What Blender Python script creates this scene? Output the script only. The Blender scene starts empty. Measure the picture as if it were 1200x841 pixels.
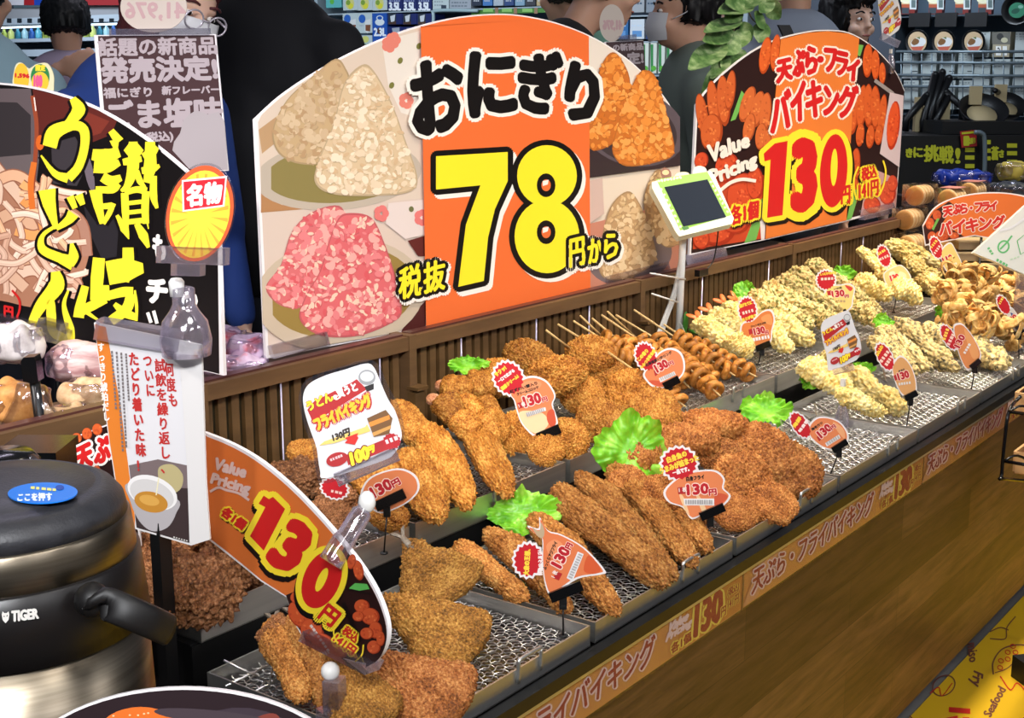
import bpy, math, random
import numpy as np
from mathutils import Matrix, Vector

# ------------------------------------------------------------------ camera
SC = bpy.context.scene
COL = SC.collection
FPX, VPX, VPY, CAMH = 1550.0, 1775.0, 85.0, 1.45      # focal length in px (1200x841 frame), vanishing point of the counter
_ex = np.array([VPX - 600, 420.5 - VPY, FPX]); _ex /= np.linalg.norm(_ex)
_th = math.atan((420.5 - VPY) / FPX)
_up = np.array([0, math.cos(_th), -math.sin(_th)])
_ey = np.cross(_up, _ex)
if _ey[0] > 0: _ey = -_ey
RM = np.array([_ex, _ey, _up])
CC = np.array([0, 0, CAMH])
cam_d = bpy.data.cameras.new('camera'); cam = bpy.data.objects.new('camera', cam_d); COL.objects.link(cam)
cam_d.sensor_width = 36; cam_d.lens = FPX / 1200 * 36; cam_d.clip_start = 0.05; cam_d.clip_end = 100
_m = Matrix.Identity(4)
for i in range(3):
    _m[i][0], _m[i][1], _m[i][2], _m[i][3] = RM[i, 0], RM[i, 1], -RM[i, 2], CC[i]
cam.matrix_world = _m
SC.camera = cam

# ------------------------------------------------------------------ light and exposure
SC.view_settings.view_transform = 'Standard'; SC.view_settings.look = 'None'
SC.view_settings.gamma = 1; SC.view_settings.use_curve_mapping = False
SC.view_settings.exposure = 0.0
W = bpy.data.worlds.new('world'); SC.world = W; W.use_nodes = True
W.node_tree.nodes['Background'].inputs[0].default_value = (0.50, 0.55, 0.68, 1)
W.node_tree.nodes['Background'].inputs[1].default_value = 0.16

def area(name, loc, target, size, power, color, sy=None, spread=180):
    d = bpy.data.lights.new(name, 'AREA'); d.energy = power; d.color = color
    d.shape = 'RECTANGLE' if sy else 'DISK'; d.size = size
    if sy: d.size_y = sy
    d.spread = math.radians(spread)
    o = bpy.data.objects.new(name, d); COL.objects.link(o); o.location = loc
    o.rotation_euler = (0, 0, 0) if name == 'reflection_light_line' else (Vector(target) - Vector(loc)).to_track_quat('-Z', 'Y').to_euler()
    return o
WARM = (1.0, 0.87, 0.68)
for i, (x, pw) in enumerate([(1.05, 0.8), (1.7, 2.8), (2.4, 3.7), (3.1, 5.6), (3.8, 6.4), (4.5, 6.0)]):      # track spots over the counter
    area('counter_spotlight', (x, 1.05, 2.5), (x, 1.22, 0.75), 0.16, pw, WARM, spread=75)
for x, pw in [(-0.5, 2.9), (0.9, 3.3), (2.3, 3.7), (3.7, 3.8)]:                  # lamps of the aisle in front, they light the boards
    area('aisle_fill_lamp', (x, -0.5, 2.6), (x + 0.25, 1.64, 1.2), 0.9, pw, (1.0, 0.97, 0.93), 0.25, 70)
area('led_strip', (1.15, 1.95, 2.2), (1.2, 1.0, 0.72), 0.8, 4, (0.86, 0.78, 1.0), 0.06)     # violet-white strip light over the bagged goods
area('aisle_fill_lamp', (-0.9, -0.5, 2.5), (1.1, 1.4, 1.1), 0.9, 11.5, (0.95, 0.97, 1.0), 0.25, 60)  # added fill from behind the camera, brightens the left boards and cards
area('side_fill_lamp', (-0.6, 2.3, 2.5), (1.25, 1.95, 1.1), 0.7, 5.5, (1.0, 0.95, 0.92), 0.25, 50)  # added fill aimed at the udon board, no lamp known here
for x in (0.5, 3.2): area('aisle_fill_lamp', (x, -2.4, 2.85), (x, -2.2, 0), 1.2, 30, (0.97, 0.97, 1.0), 0.3)  # added behind the camera so the tray fronts mirror a lit floor
area('reflection_light_line', (6.6, 4.1, 2.88), (6.6, 4.1, 0), 8.0, 40, (0.90, 0.86, 1.0), 0.22)  # added overhead line for the pans and wire meshes to reflect
for x, y, tx, ty, pw in [(3.6, 4.4, 6.9, 4.6, 30), (3.6, 6.6, 6.9, 6.6, 30), (8.6, 3.6, 10.0, 3.8, 22), (4.2, 3.2, 5.2, 4.2, 10), (5.0, 8.6, 6.3, 9.0, 22), (5.2, 1.6, 6.0, 2.2, 8)]:
    area('store_ceiling_lamp', (x, y, 2.85), (tx, ty, 1.3), 1.2, pw, (0.76, 0.88, 1.0), 0.3, 120)

# ------------------------------------------------------------------ pixel <-> place
def ray(px, py):
    return RM @ np.array([(px - 600) / FPX, (420.5 - py) / FPX, 1.0])
def at(px, py, zc):
    return CC + ray(px, py) * zc
class Plane:
    """a real plane in the place; u = px -> point, lifted by l metres along its normal (towards the camera)"""
    def __init__(s, p, n):
        s.p = np.array(p, float); n = np.array(n, float); s.n = n / np.linalg.norm(n)
        if np.dot(s.n, CC - s.p) < 0: s.n = -s.n
    def pts(s, P, l=0.0):
        P = np.atleast_2d(np.asarray(P, float))
        d = np.stack([(P[:, 0] - 600) / FPX, (420.5 - P[:, 1]) / FPX, np.ones(len(P))], 1) @ RM.T
        t = (np.dot(s.p - CC, s.n) + np.asarray(l)) / (d @ s.n)
        return CC + d * t[:, None]
    def pt(s, px, py, l=0.0): return s.pts([(px, py)], l)[0]
def plY(y): return Plane((0, y, 0), (0, 1, 0))
def plX(x): return Plane((x, 0, 0), (1, 0, 0))
def plZ(z): return Plane((0, 0, z), (0, 0, 1))
FWD = RM[:, 2].copy(); FH = np.array([FWD[0], FWD[1], 0]); FH /= np.linalg.norm(FH)
def plF(p, yaw=0.0, tilt=0.0):
    """upright plane through p that looks back along the view, turned by yaw degrees, leaning back by tilt degrees"""
    a = math.radians(yaw); c, s_ = math.cos(a), math.sin(a)
    n = np.array([-(c * FH[0] - s_ * FH[1]), -(s_ * FH[0] + c * FH[1]), 0])
    t = math.radians(tilt)
    return Plane(p, n * math.cos(t) + np.array([0, 0, math.sin(t)]))

# ------------------------------------------------------------------ mesh builder
class MB:
    def __init__(s): s.v = []; s.f = []; s.m = []; s.n = 0; s.sm = []
    def add(s, V, F, m=0, smooth=False):
        V = np.asarray(V, float); s.v.append(V)
        for q in F: s.f.append([i + s.n for i in q]); s.m.append(m); s.sm.append(smooth)
        s.n += len(V); return s
    def box(s, c, d, m=0, R=None, taper=1.0):
        x, y, z = d[0] / 2, d[1] / 2, d[2] / 2
        V = np.array([[sx * x * (taper if sz < 0 else 1), sy * y * (taper if sz < 0 else 1), sz * z] for sz in (-1, 1) for sy in (-1, 1) for sx in (-1, 1)])
        if R is not None: V = V @ np.asarray(R).T
        return s.add(V + np.array(c), [(0, 2, 3, 1), (4, 5, 7, 6), (0, 1, 5, 4), (2, 6, 7, 3), (0, 4, 6, 2), (1, 3, 7, 5)], m)
    def tube(s, P, r, n=8, m=0, caps=True, closed=False):
        P = np.asarray(P, float); k = len(P); r = np.broadcast_to(np.asarray(r, float), (k,))
        T = np.gradient(P, axis=0) if not closed else np.roll(P, -1, 0) - np.roll(P, 1, 0)
        T = T / np.maximum(np.linalg.norm(T, axis=1, keepdims=True), 1e-9)
        a = np.array([0, 0, 1.0]) if abs(T[0][2]) < 0.9 else np.array([1.0, 0, 0])
        V = []
        for i in range(k):
            u = a - T[i] * np.dot(a, T[i]); u /= np.linalg.norm(u); a = u; w = np.cross(T[i], u)
            for j in range(n):
                an = 2 * math.pi * j / n; V.append(P[i] + r[i] * (math.cos(an) * u + math.sin(an) * w))
        F = []
        for i in range(k if closed else k - 1):
            i2 = (i + 1) % k
            for j in range(n): F.append((i * n + j, i * n + (j + 1) % n, i2 * n + (j + 1) % n, i2 * n + j))
        if caps and not closed: F.append(tuple(range(n))[::-1]); F.append(tuple((k - 1) * n + j for j in range(n)))
        return s.add(V, F, m, True)
    def lathe(s, prof, c=(0, 0, 0), n=48, m=0, smooth=True, ax=None):
        V = []; k = len(prof)
        for r, z in prof:
            for j in range(n):
                a = 2 * math.pi * j / n; V.append((r * math.cos(a), r * math.sin(a), z))
        V = np.array(V)
        if ax is not None: V = V @ np.asarray(ax).T
        F = [(i * n + j, i * n + (j + 1) % n, (i + 1) * n + (j + 1) % n, (i + 1) * n + j) for i in range(k - 1) for j in range(n)]
        if prof[0][0] > 1e-6: F.append(tuple(range(n))[::-1])
        if prof[-1][0] > 1e-6: F.append(tuple((k - 1) * n + j for j in range(n)))
        return s.add(V + np.array(c), F, m, smooth)
    def prism(s, P3, vec, m=0):
        """closed slab: outline P3 (front), pushed back by vec"""
        P3 = np.asarray(P3, float); k = len(P3)
        V = np.vstack([P3, P3 + np.array(vec)])
        F = [tuple(range(k)), tuple(range(2 * k - 1, k - 1, -1))] + [(i, i + k, (i + 1) % k + k, (i + 1) % k) for i in range(k)]
        return s.add(V, F, m)
    def ell(s, c, r, m=0, R=None, nu=12, nv=8):
        V = []; F = []
        for i in range(nv + 1):
            t = math.pi * i / nv
            for j in range(nu):
                a = 2 * math.pi * j / nu; V.append((math.sin(t) * math.cos(a) * r[0], math.sin(t) * math.sin(a) * r[1], math.cos(t) * r[2]))
        V = np.array(V)
        if R is not None: V = V @ np.asarray(R).T
        F = [(i * nu + j, (i + 1) * nu + j, (i + 1) * nu + (j + 1) % nu, i * nu + (j + 1) % nu) for i in range(nv) for j in range(nu)]
        return s.add(V + np.array(c), F, m, True)
    def grid(s, G, m=0, smooth=True):
        G = np.asarray(G, float); a, b = G.shape[:2]
        return s.add(G.reshape(-1, 3), [(i * b + j, i * b + j + 1, (i + 1) * b + j + 1, (i + 1) * b + j) for i in range(a - 1) for j in range(b - 1)], m, smooth)
    def mesh(s, name, mats, off=(0, 0, 0)):
        me = bpy.data.meshes.new(name)
        V = (np.vstack(s.v) - np.array(off)) if s.v else np.zeros((0, 3))
        me.from_pydata(V.tolist(), [], s.f)
        for mm in (mats if isinstance(mats, (list, tuple)) else [mats]): me.materials.append(mm)
        me.polygons.foreach_set('material_index', s.m); me.polygons.foreach_set('use_smooth', s.sm)
        me.update(); return me
    def build(s, name, mats, parent=None, base=None, **kw):
        if parent is not None: off = WL[parent.name]
        elif base is not None: off = np.array(base, float)
        else:
            A = np.vstack(s.v); off = np.array([(A[:, 0].min() + A[:, 0].max()) / 2, (A[:, 1].min() + A[:, 1].max()) / 2, A[:, 2].min()])
        o = bpy.data.objects.new(name, s.mesh(name, mats, off)); COL.objects.link(o)
        if parent is not None: o.parent = parent
        else: o.location = off
        WL[o.name] = np.array(off, float)
        for k_, v_ in kw.items(): o[k_] = v_
        return o
WL = {}
def tag(o, label, cat, group=None):
    o['label'] = label; o['category'] = cat
    if group: o['group'] = group
    return o
def thing(name, label, cat, loc, group=None):
    o = bpy.data.objects.new(name, None); COL.objects.link(o); o.location = loc; o.empty_display_size = 0.05
    WL[o.name] = np.array(loc, float); return tag(o, label, cat, group)
def put(name, me, label, cat, M, group=None):
    """an object that shares mesh data ME, placed by matrix M"""
    o = bpy.data.objects.new(name, me); COL.objects.link(o); o.matrix_world = M; WL[o.name] = np.array(M.translation)
    return tag(o, label, cat, group)
def frame(c, xdir, up=(0, 0, 1), s=(1, 1, 1), roll=0.0):
    x = Vector(xdir).normalized(); z = Vector(up); z = (z - x * z.dot(x)).normalized(); y = z.cross(x)
    R = Matrix((x, y, z)).transposed() @ Matrix.Rotation(roll, 3, 'X')
    M = R.to_4x4() @ Matrix.Diagonal((s[0], s[1], s[2], 1)); M.translation = Vector(c); return M
def rotz(a):
    a = math.radians(a); return np.array([[math.cos(a), -math.sin(a), 0], [math.sin(a), math.cos(a), 0], [0, 0, 1]])
def structure(o): o['kind'] = 'structure'; return o

# ------------------------------------------------------------------ materials
def S(r, g, b):
    """sRGB 0-255 -> linear"""
    f = lambda c: ((c / 255 + 0.055) / 1.055) ** 2.4 if c > 10.3 else c / 255 / 12.92
    return (f(r), f(g), f(b), 1)
MATS = {}
def mat(key, col=(200, 200, 200), rough=0.5, metal=0.0, spec=0.5, trans=0.0, alpha=1.0, coat=0.0, emit=0.0, ior=1.45, sss=0.0):
    if key in MATS: return MATS[key]
    m = bpy.data.materials.new(key); m.use_nodes = True; b = m.node_tree.nodes['Principled BSDF']
    b.inputs['Base Color'].default_value = S(*col); b.inputs['Roughness'].default_value = rough; b.inputs['Metallic'].default_value = metal
    b.inputs['Specular IOR Level'].default_value = spec; b.inputs['Transmission Weight'].default_value = trans; b.inputs['Alpha'].default_value = alpha
    b.inputs['Coat Weight'].default_value = coat; b.inputs['IOR'].default_value = ior
    if sss: b.inputs['Subsurface Weight'].default_value = sss; b.inputs['Subsurface Radius'].default_value = (0.006, 0.003, 0.0015); b.inputs['Subsurface Scale'].default_value = 1.0
    if emit: b.inputs['Emission Color'].default_value = S(*col); b.inputs['Emission Strength'].default_value = emit
    MATS[key] = m; return m
def nodes(m): return m.node_tree.nodes, m.node_tree.links, m.node_tree.nodes['Principled BSDF']
def noise_col(m, stops, scale=8, detail=5, rough=0.6, coord='Object', stretch=(1, 1, 1), bump=0.0, bscale=None, bdist=0.002):
    N, L, b = nodes(m)
    tc = N.new('ShaderNodeTexCoord'); mp = N.new('ShaderNodeMapping'); mp.inputs['Scale'].default_value = stretch
    L.new(tc.outputs[coord], mp.inputs[0])
    nz = N.new('ShaderNodeTexNoise'); nz.inputs['Scale'].default_value = scale; nz.inputs['Detail'].default_value = detail; nz.inputs['Roughness'].default_value = rough
    L.new(mp.outputs[0], nz.inputs['Vector'])
    r = N.new('ShaderNodeValToRGB'); e = r.color_ramp.elements
    e[0].position, e[0].color = stops[0][0], S(*stops[0][1]); e[1].position, e[1].color = stops[-1][0], S(*stops[-1][1])
    for p, c in stops[1:-1]:
        q = e.new(p); q.color = S(*c)
    L.new(nz.outputs['Fac'], r.inputs[0]); L.new(r.outputs[0], b.inputs['Base Color'])
    if bump:
        n2 = N.new('ShaderNodeTexNoise'); n2.inputs['Scale'].default_value = bscale or scale * 4; n2.inputs['Detail'].default_value = 3
        L.new(mp.outputs[0], n2.inputs['Vector'])
        bp = N.new('ShaderNodeBump'); bp.inputs['Strength'].default_value = bump; bp.inputs['Distance'].default_value = bdist
        L.new(n2.outputs['Fac'], bp.inputs['Height']); L.new(bp.outputs[0], b.inputs['Normal'])
    return m
STEEL = noise_col(mat('stainless_steel', (206, 206, 202), 0.38, 1.0), [(0.3, (204, 204, 202)), (0.7, (224, 224, 220))], 3, 2, stretch=(1, 1, 30))
WIRE = mat('wire_steel', (226, 224, 220), 0.3, 1.0)
BLACK = mat('black_plastic', (14, 14, 15), 0.4)
BLACKG = mat('black_gloss', (10, 10, 11), 0.18)
WHITE = mat('white_plastic', (228, 226, 222), 0.4)

def thin_clear(key, col=(240, 238, 248), f=0.12, rough=0.12, k=0.5):
    """thin film: mostly see-through, a little glossy"""
    m = bpy.data.materials.new(key); m.use_nodes = True; N, L = m.node_tree.nodes, m.node_tree.links; N.clear()
    o = N.new('ShaderNodeOutputMaterial'); t = N.new('ShaderNodeBsdfTransparent'); g = N.new('ShaderNodeBsdfGlossy'); g.inputs['Roughness'].default_value = rough
    g.inputs[0].default_value = S(*col); t.inputs[0].default_value = (0.93, 0.93, 0.94, 1)
    lw = N.new('ShaderNodeLayerWeight'); lw.inputs[0].default_value = 0.35
    mx = N.new('ShaderNodeMixShader'); ma = N.new('ShaderNodeMath'); ma.operation = 'MULTIPLY_ADD'; ma.inputs[1].default_value = k; ma.inputs[2].default_value = f
    L.new(lw.outputs['Fresnel'], ma.inputs[0]); L.new(ma.outputs[0], mx.inputs[0]); L.new(t.outputs[0], mx.inputs[1]); L.new(g.outputs[0], mx.inputs[2]); L.new(mx.outputs[0], o.inputs[0])
    MATS[key] = m; return m
FILM = thin_clear('clear_film')
CLEAR = thin_clear('clear_acrylic', (250, 246, 255), .16, .1, .8)
_N, _L = CLEAR.node_tree.nodes, CLEAR.node_tree.links; _o = [n for n in _N if n.type == 'OUTPUT_MATERIAL'][0]; _p = _o.inputs[0].links[0].from_socket
_d = _N.new('ShaderNodeBsdfTranslucent'); _d.inputs[0].default_value = S(226, 222, 236); _x = _N.new('ShaderNodeMixShader'); _x.inputs[0].default_value = .22; _L.new(_p, _x.inputs[1]); _L.new(_d.outputs[0], _x.inputs[2]); _L.new(_x.outputs[0], _o.inputs[0])
PRINT = {}
def ink(r, g, b):
    k = 'ink_%02x%02x%02x' % (r, g, b)
    return mat(k, (r, g, b), 0.42, spec=0.35)

# ------------------------------------------------------------------ printing: lettering and flat artwork on a board's plane
GLY = {}
def glyph(s):
    if s in GLY: return GLY[s]
    c = bpy.data.curves.new('lettering', 'FONT'); c.body = s; c.size = 1; c.resolution_u = 2
    o = bpy.data.objects.new('lettering', c); COL.objects.link(o)
    dg = bpy.context.evaluated_depsgraph_get(); dg.update()
    e = o.evaluated_get(dg); m = e.to_mesh()
    V = np.array([(v.co.x, v.co.y) for v in m.vertices]) if len(m.vertices) else np.zeros((0, 2))
    F = [tuple(p.vertices) for p in m.polygons]
    e.to_mesh_clear(); bpy.data.objects.remove(o); bpy.data.curves.remove(c)
    GLY[s] = (V, F); return V, F
def disk_offs(r, k=8):
    return [(0, 0)] if r <= 0 else [(r * math.cos(2 * math.pi * i / k), r * math.sin(2 * math.pi * i / k)) for i in range(k)] + [(0, 0)]
class Print:
    """collects printed layers on one plane; every layer a little nearer the eye than the one before"""
    def __init__(s, plane, z0=0.0003): s.pl = plane; s.mb = MB(); s.mats = []; s.z = z0
    def mi(s, c):
        m = c if not isinstance(c, tuple) else ink(*c)
        if m not in s.mats: s.mats.append(m)
        return s.mats.index(m)
    def lift(s, d=2.5e-6): s.z += d; return s.z
    def poly(s, P, c):
        l = s.lift(2e-5)
        P = np.asarray(P, float); a = np.sum(P[:, 0] * np.roll(P[:, 1], -1) - P[:, 1] * np.roll(P[:, 0], -1))
        if a > 0: P = P[::-1]
        s.mb.add(s.pl.pts(P, l), [tuple(range(len(P)))], s.mi(c)); return s
    def text(s, st, quad, layers, em=False, shadow=None):
        """quad: px corners TL TR BR BL of the tight box; layers: list of (rgb, px radius), outermost first"""
        V, F = glyph(st)
        if not len(V): return s
        if em: lo, hi = np.array([0, -0.12]), np.array([max(V[:, 0].max(), 1.0), 0.88])
        else: lo, hi = V.min(0), V.max(0)
        t = (V - lo) / np.maximum(hi - lo, 1e-6); q = np.asarray(quad, float)
        u, v = t[:, :1], 1 - t[:, 1:]
        P = (1 - u) * (1 - v) * q[0] + u * (1 - v) * q[1] + u * v * q[2] + (1 - u) * v * q[3]
        for lay in layers:
            c, r = lay[:2]; sh = np.array(lay[2]) if len(lay) > 2 else np.zeros(2)
            mi = s.mi(c); s.lift(1e-5)
            for dx, dy in disk_offs(r, 14 if r > 4 else 10 if r > 1.5 else 6):
                s.mb.add(s.pl.pts(P + sh + np.array([dx, dy]), s.lift()), F, mi)
        return s
    def line(s, st, a, b, h, layers, adv=1.0, em=True):
        """characters along px line a->b standing h px tall, the box of each char em"""
        a = np.array(a, float); b = np.array(b, float); d = (b - a) / len(st); L_ = np.linalg.norm(d); n = np.array([d[1], -d[0]]) / L_ * h
        if n[1] > 0: n = -n
        for lay in layers:
            for i, ch in enumerate(st):
                if ch == ' ': continue
                p = a + d * i; w = d * adv
                s.text(ch, [p + n, p + w + n, p + w, p], [lay], em)
        return s
    def column(s, st, a, b, w, layers):
        """characters set downwards from px a to px b (centres of the column's top and bottom), w px wide"""
        a = np.array(a, float); b = np.array(b, float); d = (b - a) / len(st); hx = np.array([w / 2, 0.0])
        for lay in layers:
            for i, ch in enumerate(st):
                if ch == ' ': continue
                p = a + d * i
                if ch in 'ー―': 
                    s.text('|', [p - hx * .2, p + hx * .2, p + d + hx * .2, p + d - hx * .2], [lay]); continue
                s.text(ch, [p - hx, p + hx, p + d * 0.95 + hx, p + d * 0.95 - hx], [lay], True)
        return s
    def ellipses(s, L_, cols):
        """many little flat ellipses (cx, cy, rx, ry, ang, colour index)"""
        for i, (cx, cy, rx, ry, an, ci) in enumerate(L_):
            t = np.arange(10) / 10 * 2 * math.pi; c_, s_ = math.cos(an), math.sin(an)
            P = np.stack([cx + rx * np.cos(t) * c_ - ry * np.sin(t) * s_, cy + rx * np.cos(t) * s_ + ry * np.sin(t) * c_], 1)[::-1]
            s.mb.add(s.pl.pts(P, s.lift(1.3e-6)), [tuple(range(10))], s.mi(cols[ci % len(cols)]))
        return s
    def build(s, name, parent, **kw):
        return s.mb.build(name, s.mats, parent, **kw)
def inside(p, poly):
    x, y = p; c = False; n = len(poly)
    for i in range(n):
        x1, y1 = poly[i]; x2, y2 = poly[i - 1]
        if (y1 > y) != (y2 > y) and x < (x2 - x1) * (y - y1) / (y2 - y1) + x1: c = not c
    return c
def grains(poly, n, r, rng, asp=0.62, nc=4):
    xs = [p[0] for p in poly]; ys = [p[1] for p in poly]; out = []
    while len(out) < n:
        p = (rng.uniform(min(xs), max(xs)), rng.uniform(min(ys), max(ys)))
        if inside(p, poly):
            k = rng.uniform(0.7, 1.25); out.append((p[0], p[1], r * k, r * k * asp, rng.uniform(0, 3.14), rng.randrange(nc)))
    return out
def smooth_poly(P, k=6):
    """closed Catmull-Rom through px points"""
    P = np.asarray(P, float); n = len(P); out = []
    for i in range(n):
        p0, p1, p2, p3 = P[i - 1], P[i], P[(i + 1) % n], P[(i + 2) % n]
        for j in range(k):
            t = j / k; out.append(0.5 * ((2 * p1) + (-p0 + p2) * t + (2 * p0 - 5 * p1 + 4 * p2 - p3) * t * t + (-p0 + 3 * p1 - 3 * p2 + p3) * t ** 3))
    return np.array(out)
def smooth_line(P, k=6):
    P = np.asarray(P, float); Q = np.vstack([2 * P[0] - P[1], P, 2 * P[-1] - P[-2]]); out = []
    for i in range(1, len(Q) - 2):
        p0, p1, p2, p3 = Q[i - 1], Q[i], Q[i + 1], Q[i + 2]
        for j in range(k):
            t = j / k; out.append(0.5 * ((2 * p1) + (-p0 + p2) * t + (2 * p0 - 5 * p1 + 4 * p2 - p3) * t * t + (-p0 + 3 * p1 - 3 * p2 + p3) * t ** 3))
    out.append(Q[-2]); return np.array(out)
def clip_poly(P, edge_a, edge_b):
    """keep the part of P on the left of the px line a->b (image y down: right-hand side)"""
    a = np.array(edge_a, float); b = np.array(edge_b, float); out = []; P = [np.array(p, float) for p in P]
    sd = lambda p: (b[0] - a[0]) * (p[1] - a[1]) - (b[1] - a[1]) * (p[0] - a[0])
    for i in range(len(P)):
        p, q = P[i - 1], P[i]; d0, d1 = sd(p), sd(q)
        if (d0 >= 0) != (d1 >= 0): out.append(p + (q - p) * d0 / (d0 - d1))
        if d1 >= 0: out.append(q)
    return np.array(out)
def slab(name, plane, P, thick, m, parent, **kw):
    """board: px outline on its plane, thick metres deep behind the plane"""
    P = np.asarray(P, float); a = np.sum(P[:, 0] * np.roll(P[:, 1], -1) - P[:, 1] * np.roll(P[:, 0], -1))
    if a > 0: P = P[::-1]
    mb = MB(); mb.prism(plane.pts(P), -plane.n * thick); return mb.build(name, m, parent, **kw)
def star(cx, cy, rx, ry, n=18, k=0.86, rot=0.0):
    out = []
    for i in range(2 * n):
        a = math.pi * i / n; q = 1 if i % 2 == 0 else k; x, y = rx * q * math.cos(a), ry * q * math.sin(a)
        out.append((cx + x * math.cos(rot) - y * math.sin(rot), cy + x * math.sin(rot) + y * math.cos(rot)))
    return out
def oval(cx, cy, rx, ry, rot=0.0, n=28, a0=0, a1=2 * math.pi):
    out = []
    for i in range(n):
        a = a0 + (a1 - a0) * i / (n if abs(a1 - a0 - 2 * math.pi) < 1e-6 else n - 1); x, y = rx * math.cos(a), ry * math.sin(a)
        out.append((cx + x * math.cos(rot) - y * math.sin(rot), cy + x * math.sin(rot) + y * math.cos(rot)))
    return out
def rot_quad(cx, cy, w, h, ang):
    c, s_ = math.cos(math.radians(ang)), math.sin(math.radians(ang)); q = []
    for x, y in ((-w / 2, -h / 2), (w / 2, -h / 2), (w / 2, h / 2), (-w / 2, h / 2)): q.append((cx + x * c - y * s_, cy + x * s_ + y * c))
    return q
# ================================================================== the setting
rng = random.Random(7)
FLOOR_M = noise_col(mat('store_floor', (120, 118, 116), 0.35), [(0.3, (104, 103, 102)), (0.7, (130, 128, 126))], 3)
mb = MB(); mb.box((4, 3.5, -0.05), (14, 15, 0.1)); structure(mb.build('floor', FLOOR_M, base=(4, 3.5, -0.1)))
WALL_M = mat('far_wall', (96, 104, 116), 0.8)
mb = MB(); mb.box((4, 11.0, 1.6), (14, 0.1, 3.2)); structure(mb.build('wall_back', WALL_M))
mb = MB(); mb.box((11.0, 4, 1.6), (0.1, 14, 3.2)); structure(mb.build('wall_right', WALL_M))
mb = MB(); mb.box((4, -3.45, 1.6), (14, 0.1, 3.2)); structure(mb.build('wall_front', mat('front_wall', (196, 196, 192), 0.7)))

# yellow floor sheet in front of the counter, printed with food sketches
YEL = mat('yellow_sheet', (236, 190, 40), 0.3)
sheet = thing('floor_sheet', 'yellow floor sheet with red and brown food sketches, in front of the wooden counter', 'floor mat', (3.2, 0.3, 0))
mb = MB(); mb.box((3.2, 0.33, 0.002), (4.4, 1.2, 0.004)); mb.build('sheet', YEL, sheet)
pr = Print(plZ(0.0045)); BR = (120, 70, 60); RD = (206, 44, 36)
def stroke(p, P, w, c, close=False):
    P = np.asarray(P, float); 
    if close: P = np.vstack([P, P[:1]])
    T = np.gradient(P, axis=0); T /= np.maximum(np.linalg.norm(T, axis=1, keepdims=True), 1e-9); Nn = np.stack([-T[:, 1], T[:, 0]], 1) * w / 2
    l = p.lift(); V = p.pl.pts(np.vstack([P + Nn, P - Nn]), l); k = len(P)
    p.mb.add(V, [(i, i + 1, k + i + 1, k + i) for i in range(k - 1)], p.mi(c))
pr.text('Fry', [(1152, 790), (1150, 806), (1134, 800), (1138, 784)], [(BR, 0.5)])
pr.text('Seafood', [(1152, 836), (1170, 803), (1179, 808), (1161, 840)], [(BR, 0.4)])
pr.text('miso', [(1144, 752), (1146, 774), (1136, 776), (1134, 754)], [(BR, 0.4)])
stroke(pr, smooth_line([(1164, 790), (1164, 775), (1175, 760), (1196, 755), (1208, 760)]), 1.6, BR)
stroke(pr, smooth_line([(1166, 788), (1180, 783), (1192, 772), (1203, 764)]), 1.2, BR)
for a in ((1172, 782), (1173, 774), (1181, 772), (1181, 764), (1190, 764), (1187, 757)): stroke(pr, oval(a[0], a[1], 3, 2.3, 0.4), 1.1, RD, True)
stroke(pr, smooth_line([(1172, 792), (1184, 808), (1192, 800), (1204, 812)]), 1.4, RD)
stroke(pr, oval(1106, 803, 14, 11, -0.6), 1.3, BR, True); stroke(pr, smooth_line([(1090, 812), (1100, 805), (1104, 815), (1116, 800)]), 1.2, RD)
stroke(pr, smooth_line([(1190, 722), (1180, 735), (1178, 748), (1160, 748)]), 1.3, BR); stroke(pr, smooth_line([(1160, 740), (1172, 735), (1182, 738)]), 1.3, BR)
pr.poly([(1112, 828), (1137, 830), (1137, 836), (1112, 834)], RD); pr.poly([(1108, 841), (1122, 838), (1124, 849), (1106, 849)], RD); pr.poly([(1128, 840), (1136, 840), (1136, 850), (1128, 850)], RD)
stroke(pr, smooth_line([(1066, 838), (1074, 846), (1082, 842)]), 1.3, BR)
pr.build('sketches', sheet)

# ------------------------------------------------------------------ the counter
Y0, ZF, XB0, TW = 0.907, 0.722, 0.993, 0.4145         # front edge, front tray rim, first front tray, tray pitch
WOOD = mat('counter_wood', (110, 76, 46), 0.45)
N, L, b = nodes(WOOD)
tc = N.new('ShaderNodeTexCoord'); sx = N.new('ShaderNodeSeparateXYZ'); cb = N.new('ShaderNodeCombineXYZ'); L.new(tc.outputs['Object'], sx.inputs[0]); L.new(sx.outputs[0], cb.inputs[0]); L.new(sx.outputs[2], cb.inputs[1])
br = N.new('ShaderNodeTexBrick'); br.inputs['Scale'].default_value = 1.0; br.inputs['Brick Width'].default_value = 0.72; br.inputs['Row Height'].default_value = 0.098; br.inputs['Bias'].default_value = 0.0
br.inputs['Mortar Size'].default_value = 0.0007; br.inputs['Color1'].default_value = S(108, 78, 50); br.inputs['Color2'].default_value = S(66, 43, 26); br.inputs['Mortar'].default_value = S(38, 25, 15); br.offset = 0.37; br.offset_frequency = 2
L.new(cb.outputs[0], br.inputs[0])
m2 = N.new('ShaderNodeMapping'); m2.inputs['Scale'].default_value = (2.2, 26, 1); L.new(cb.outputs[0], m2.inputs[0])
nz = N.new('ShaderNodeTexNoise'); nz.inputs['Scale'].default_value = 1.8; nz.inputs['Detail'].default_value = 9; nz.inputs['Roughness'].default_value = 0.7; nz.inputs['Distortion'].default_value = 0.4; L.new(m2.outputs[0], nz.inputs['Vector'])
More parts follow.
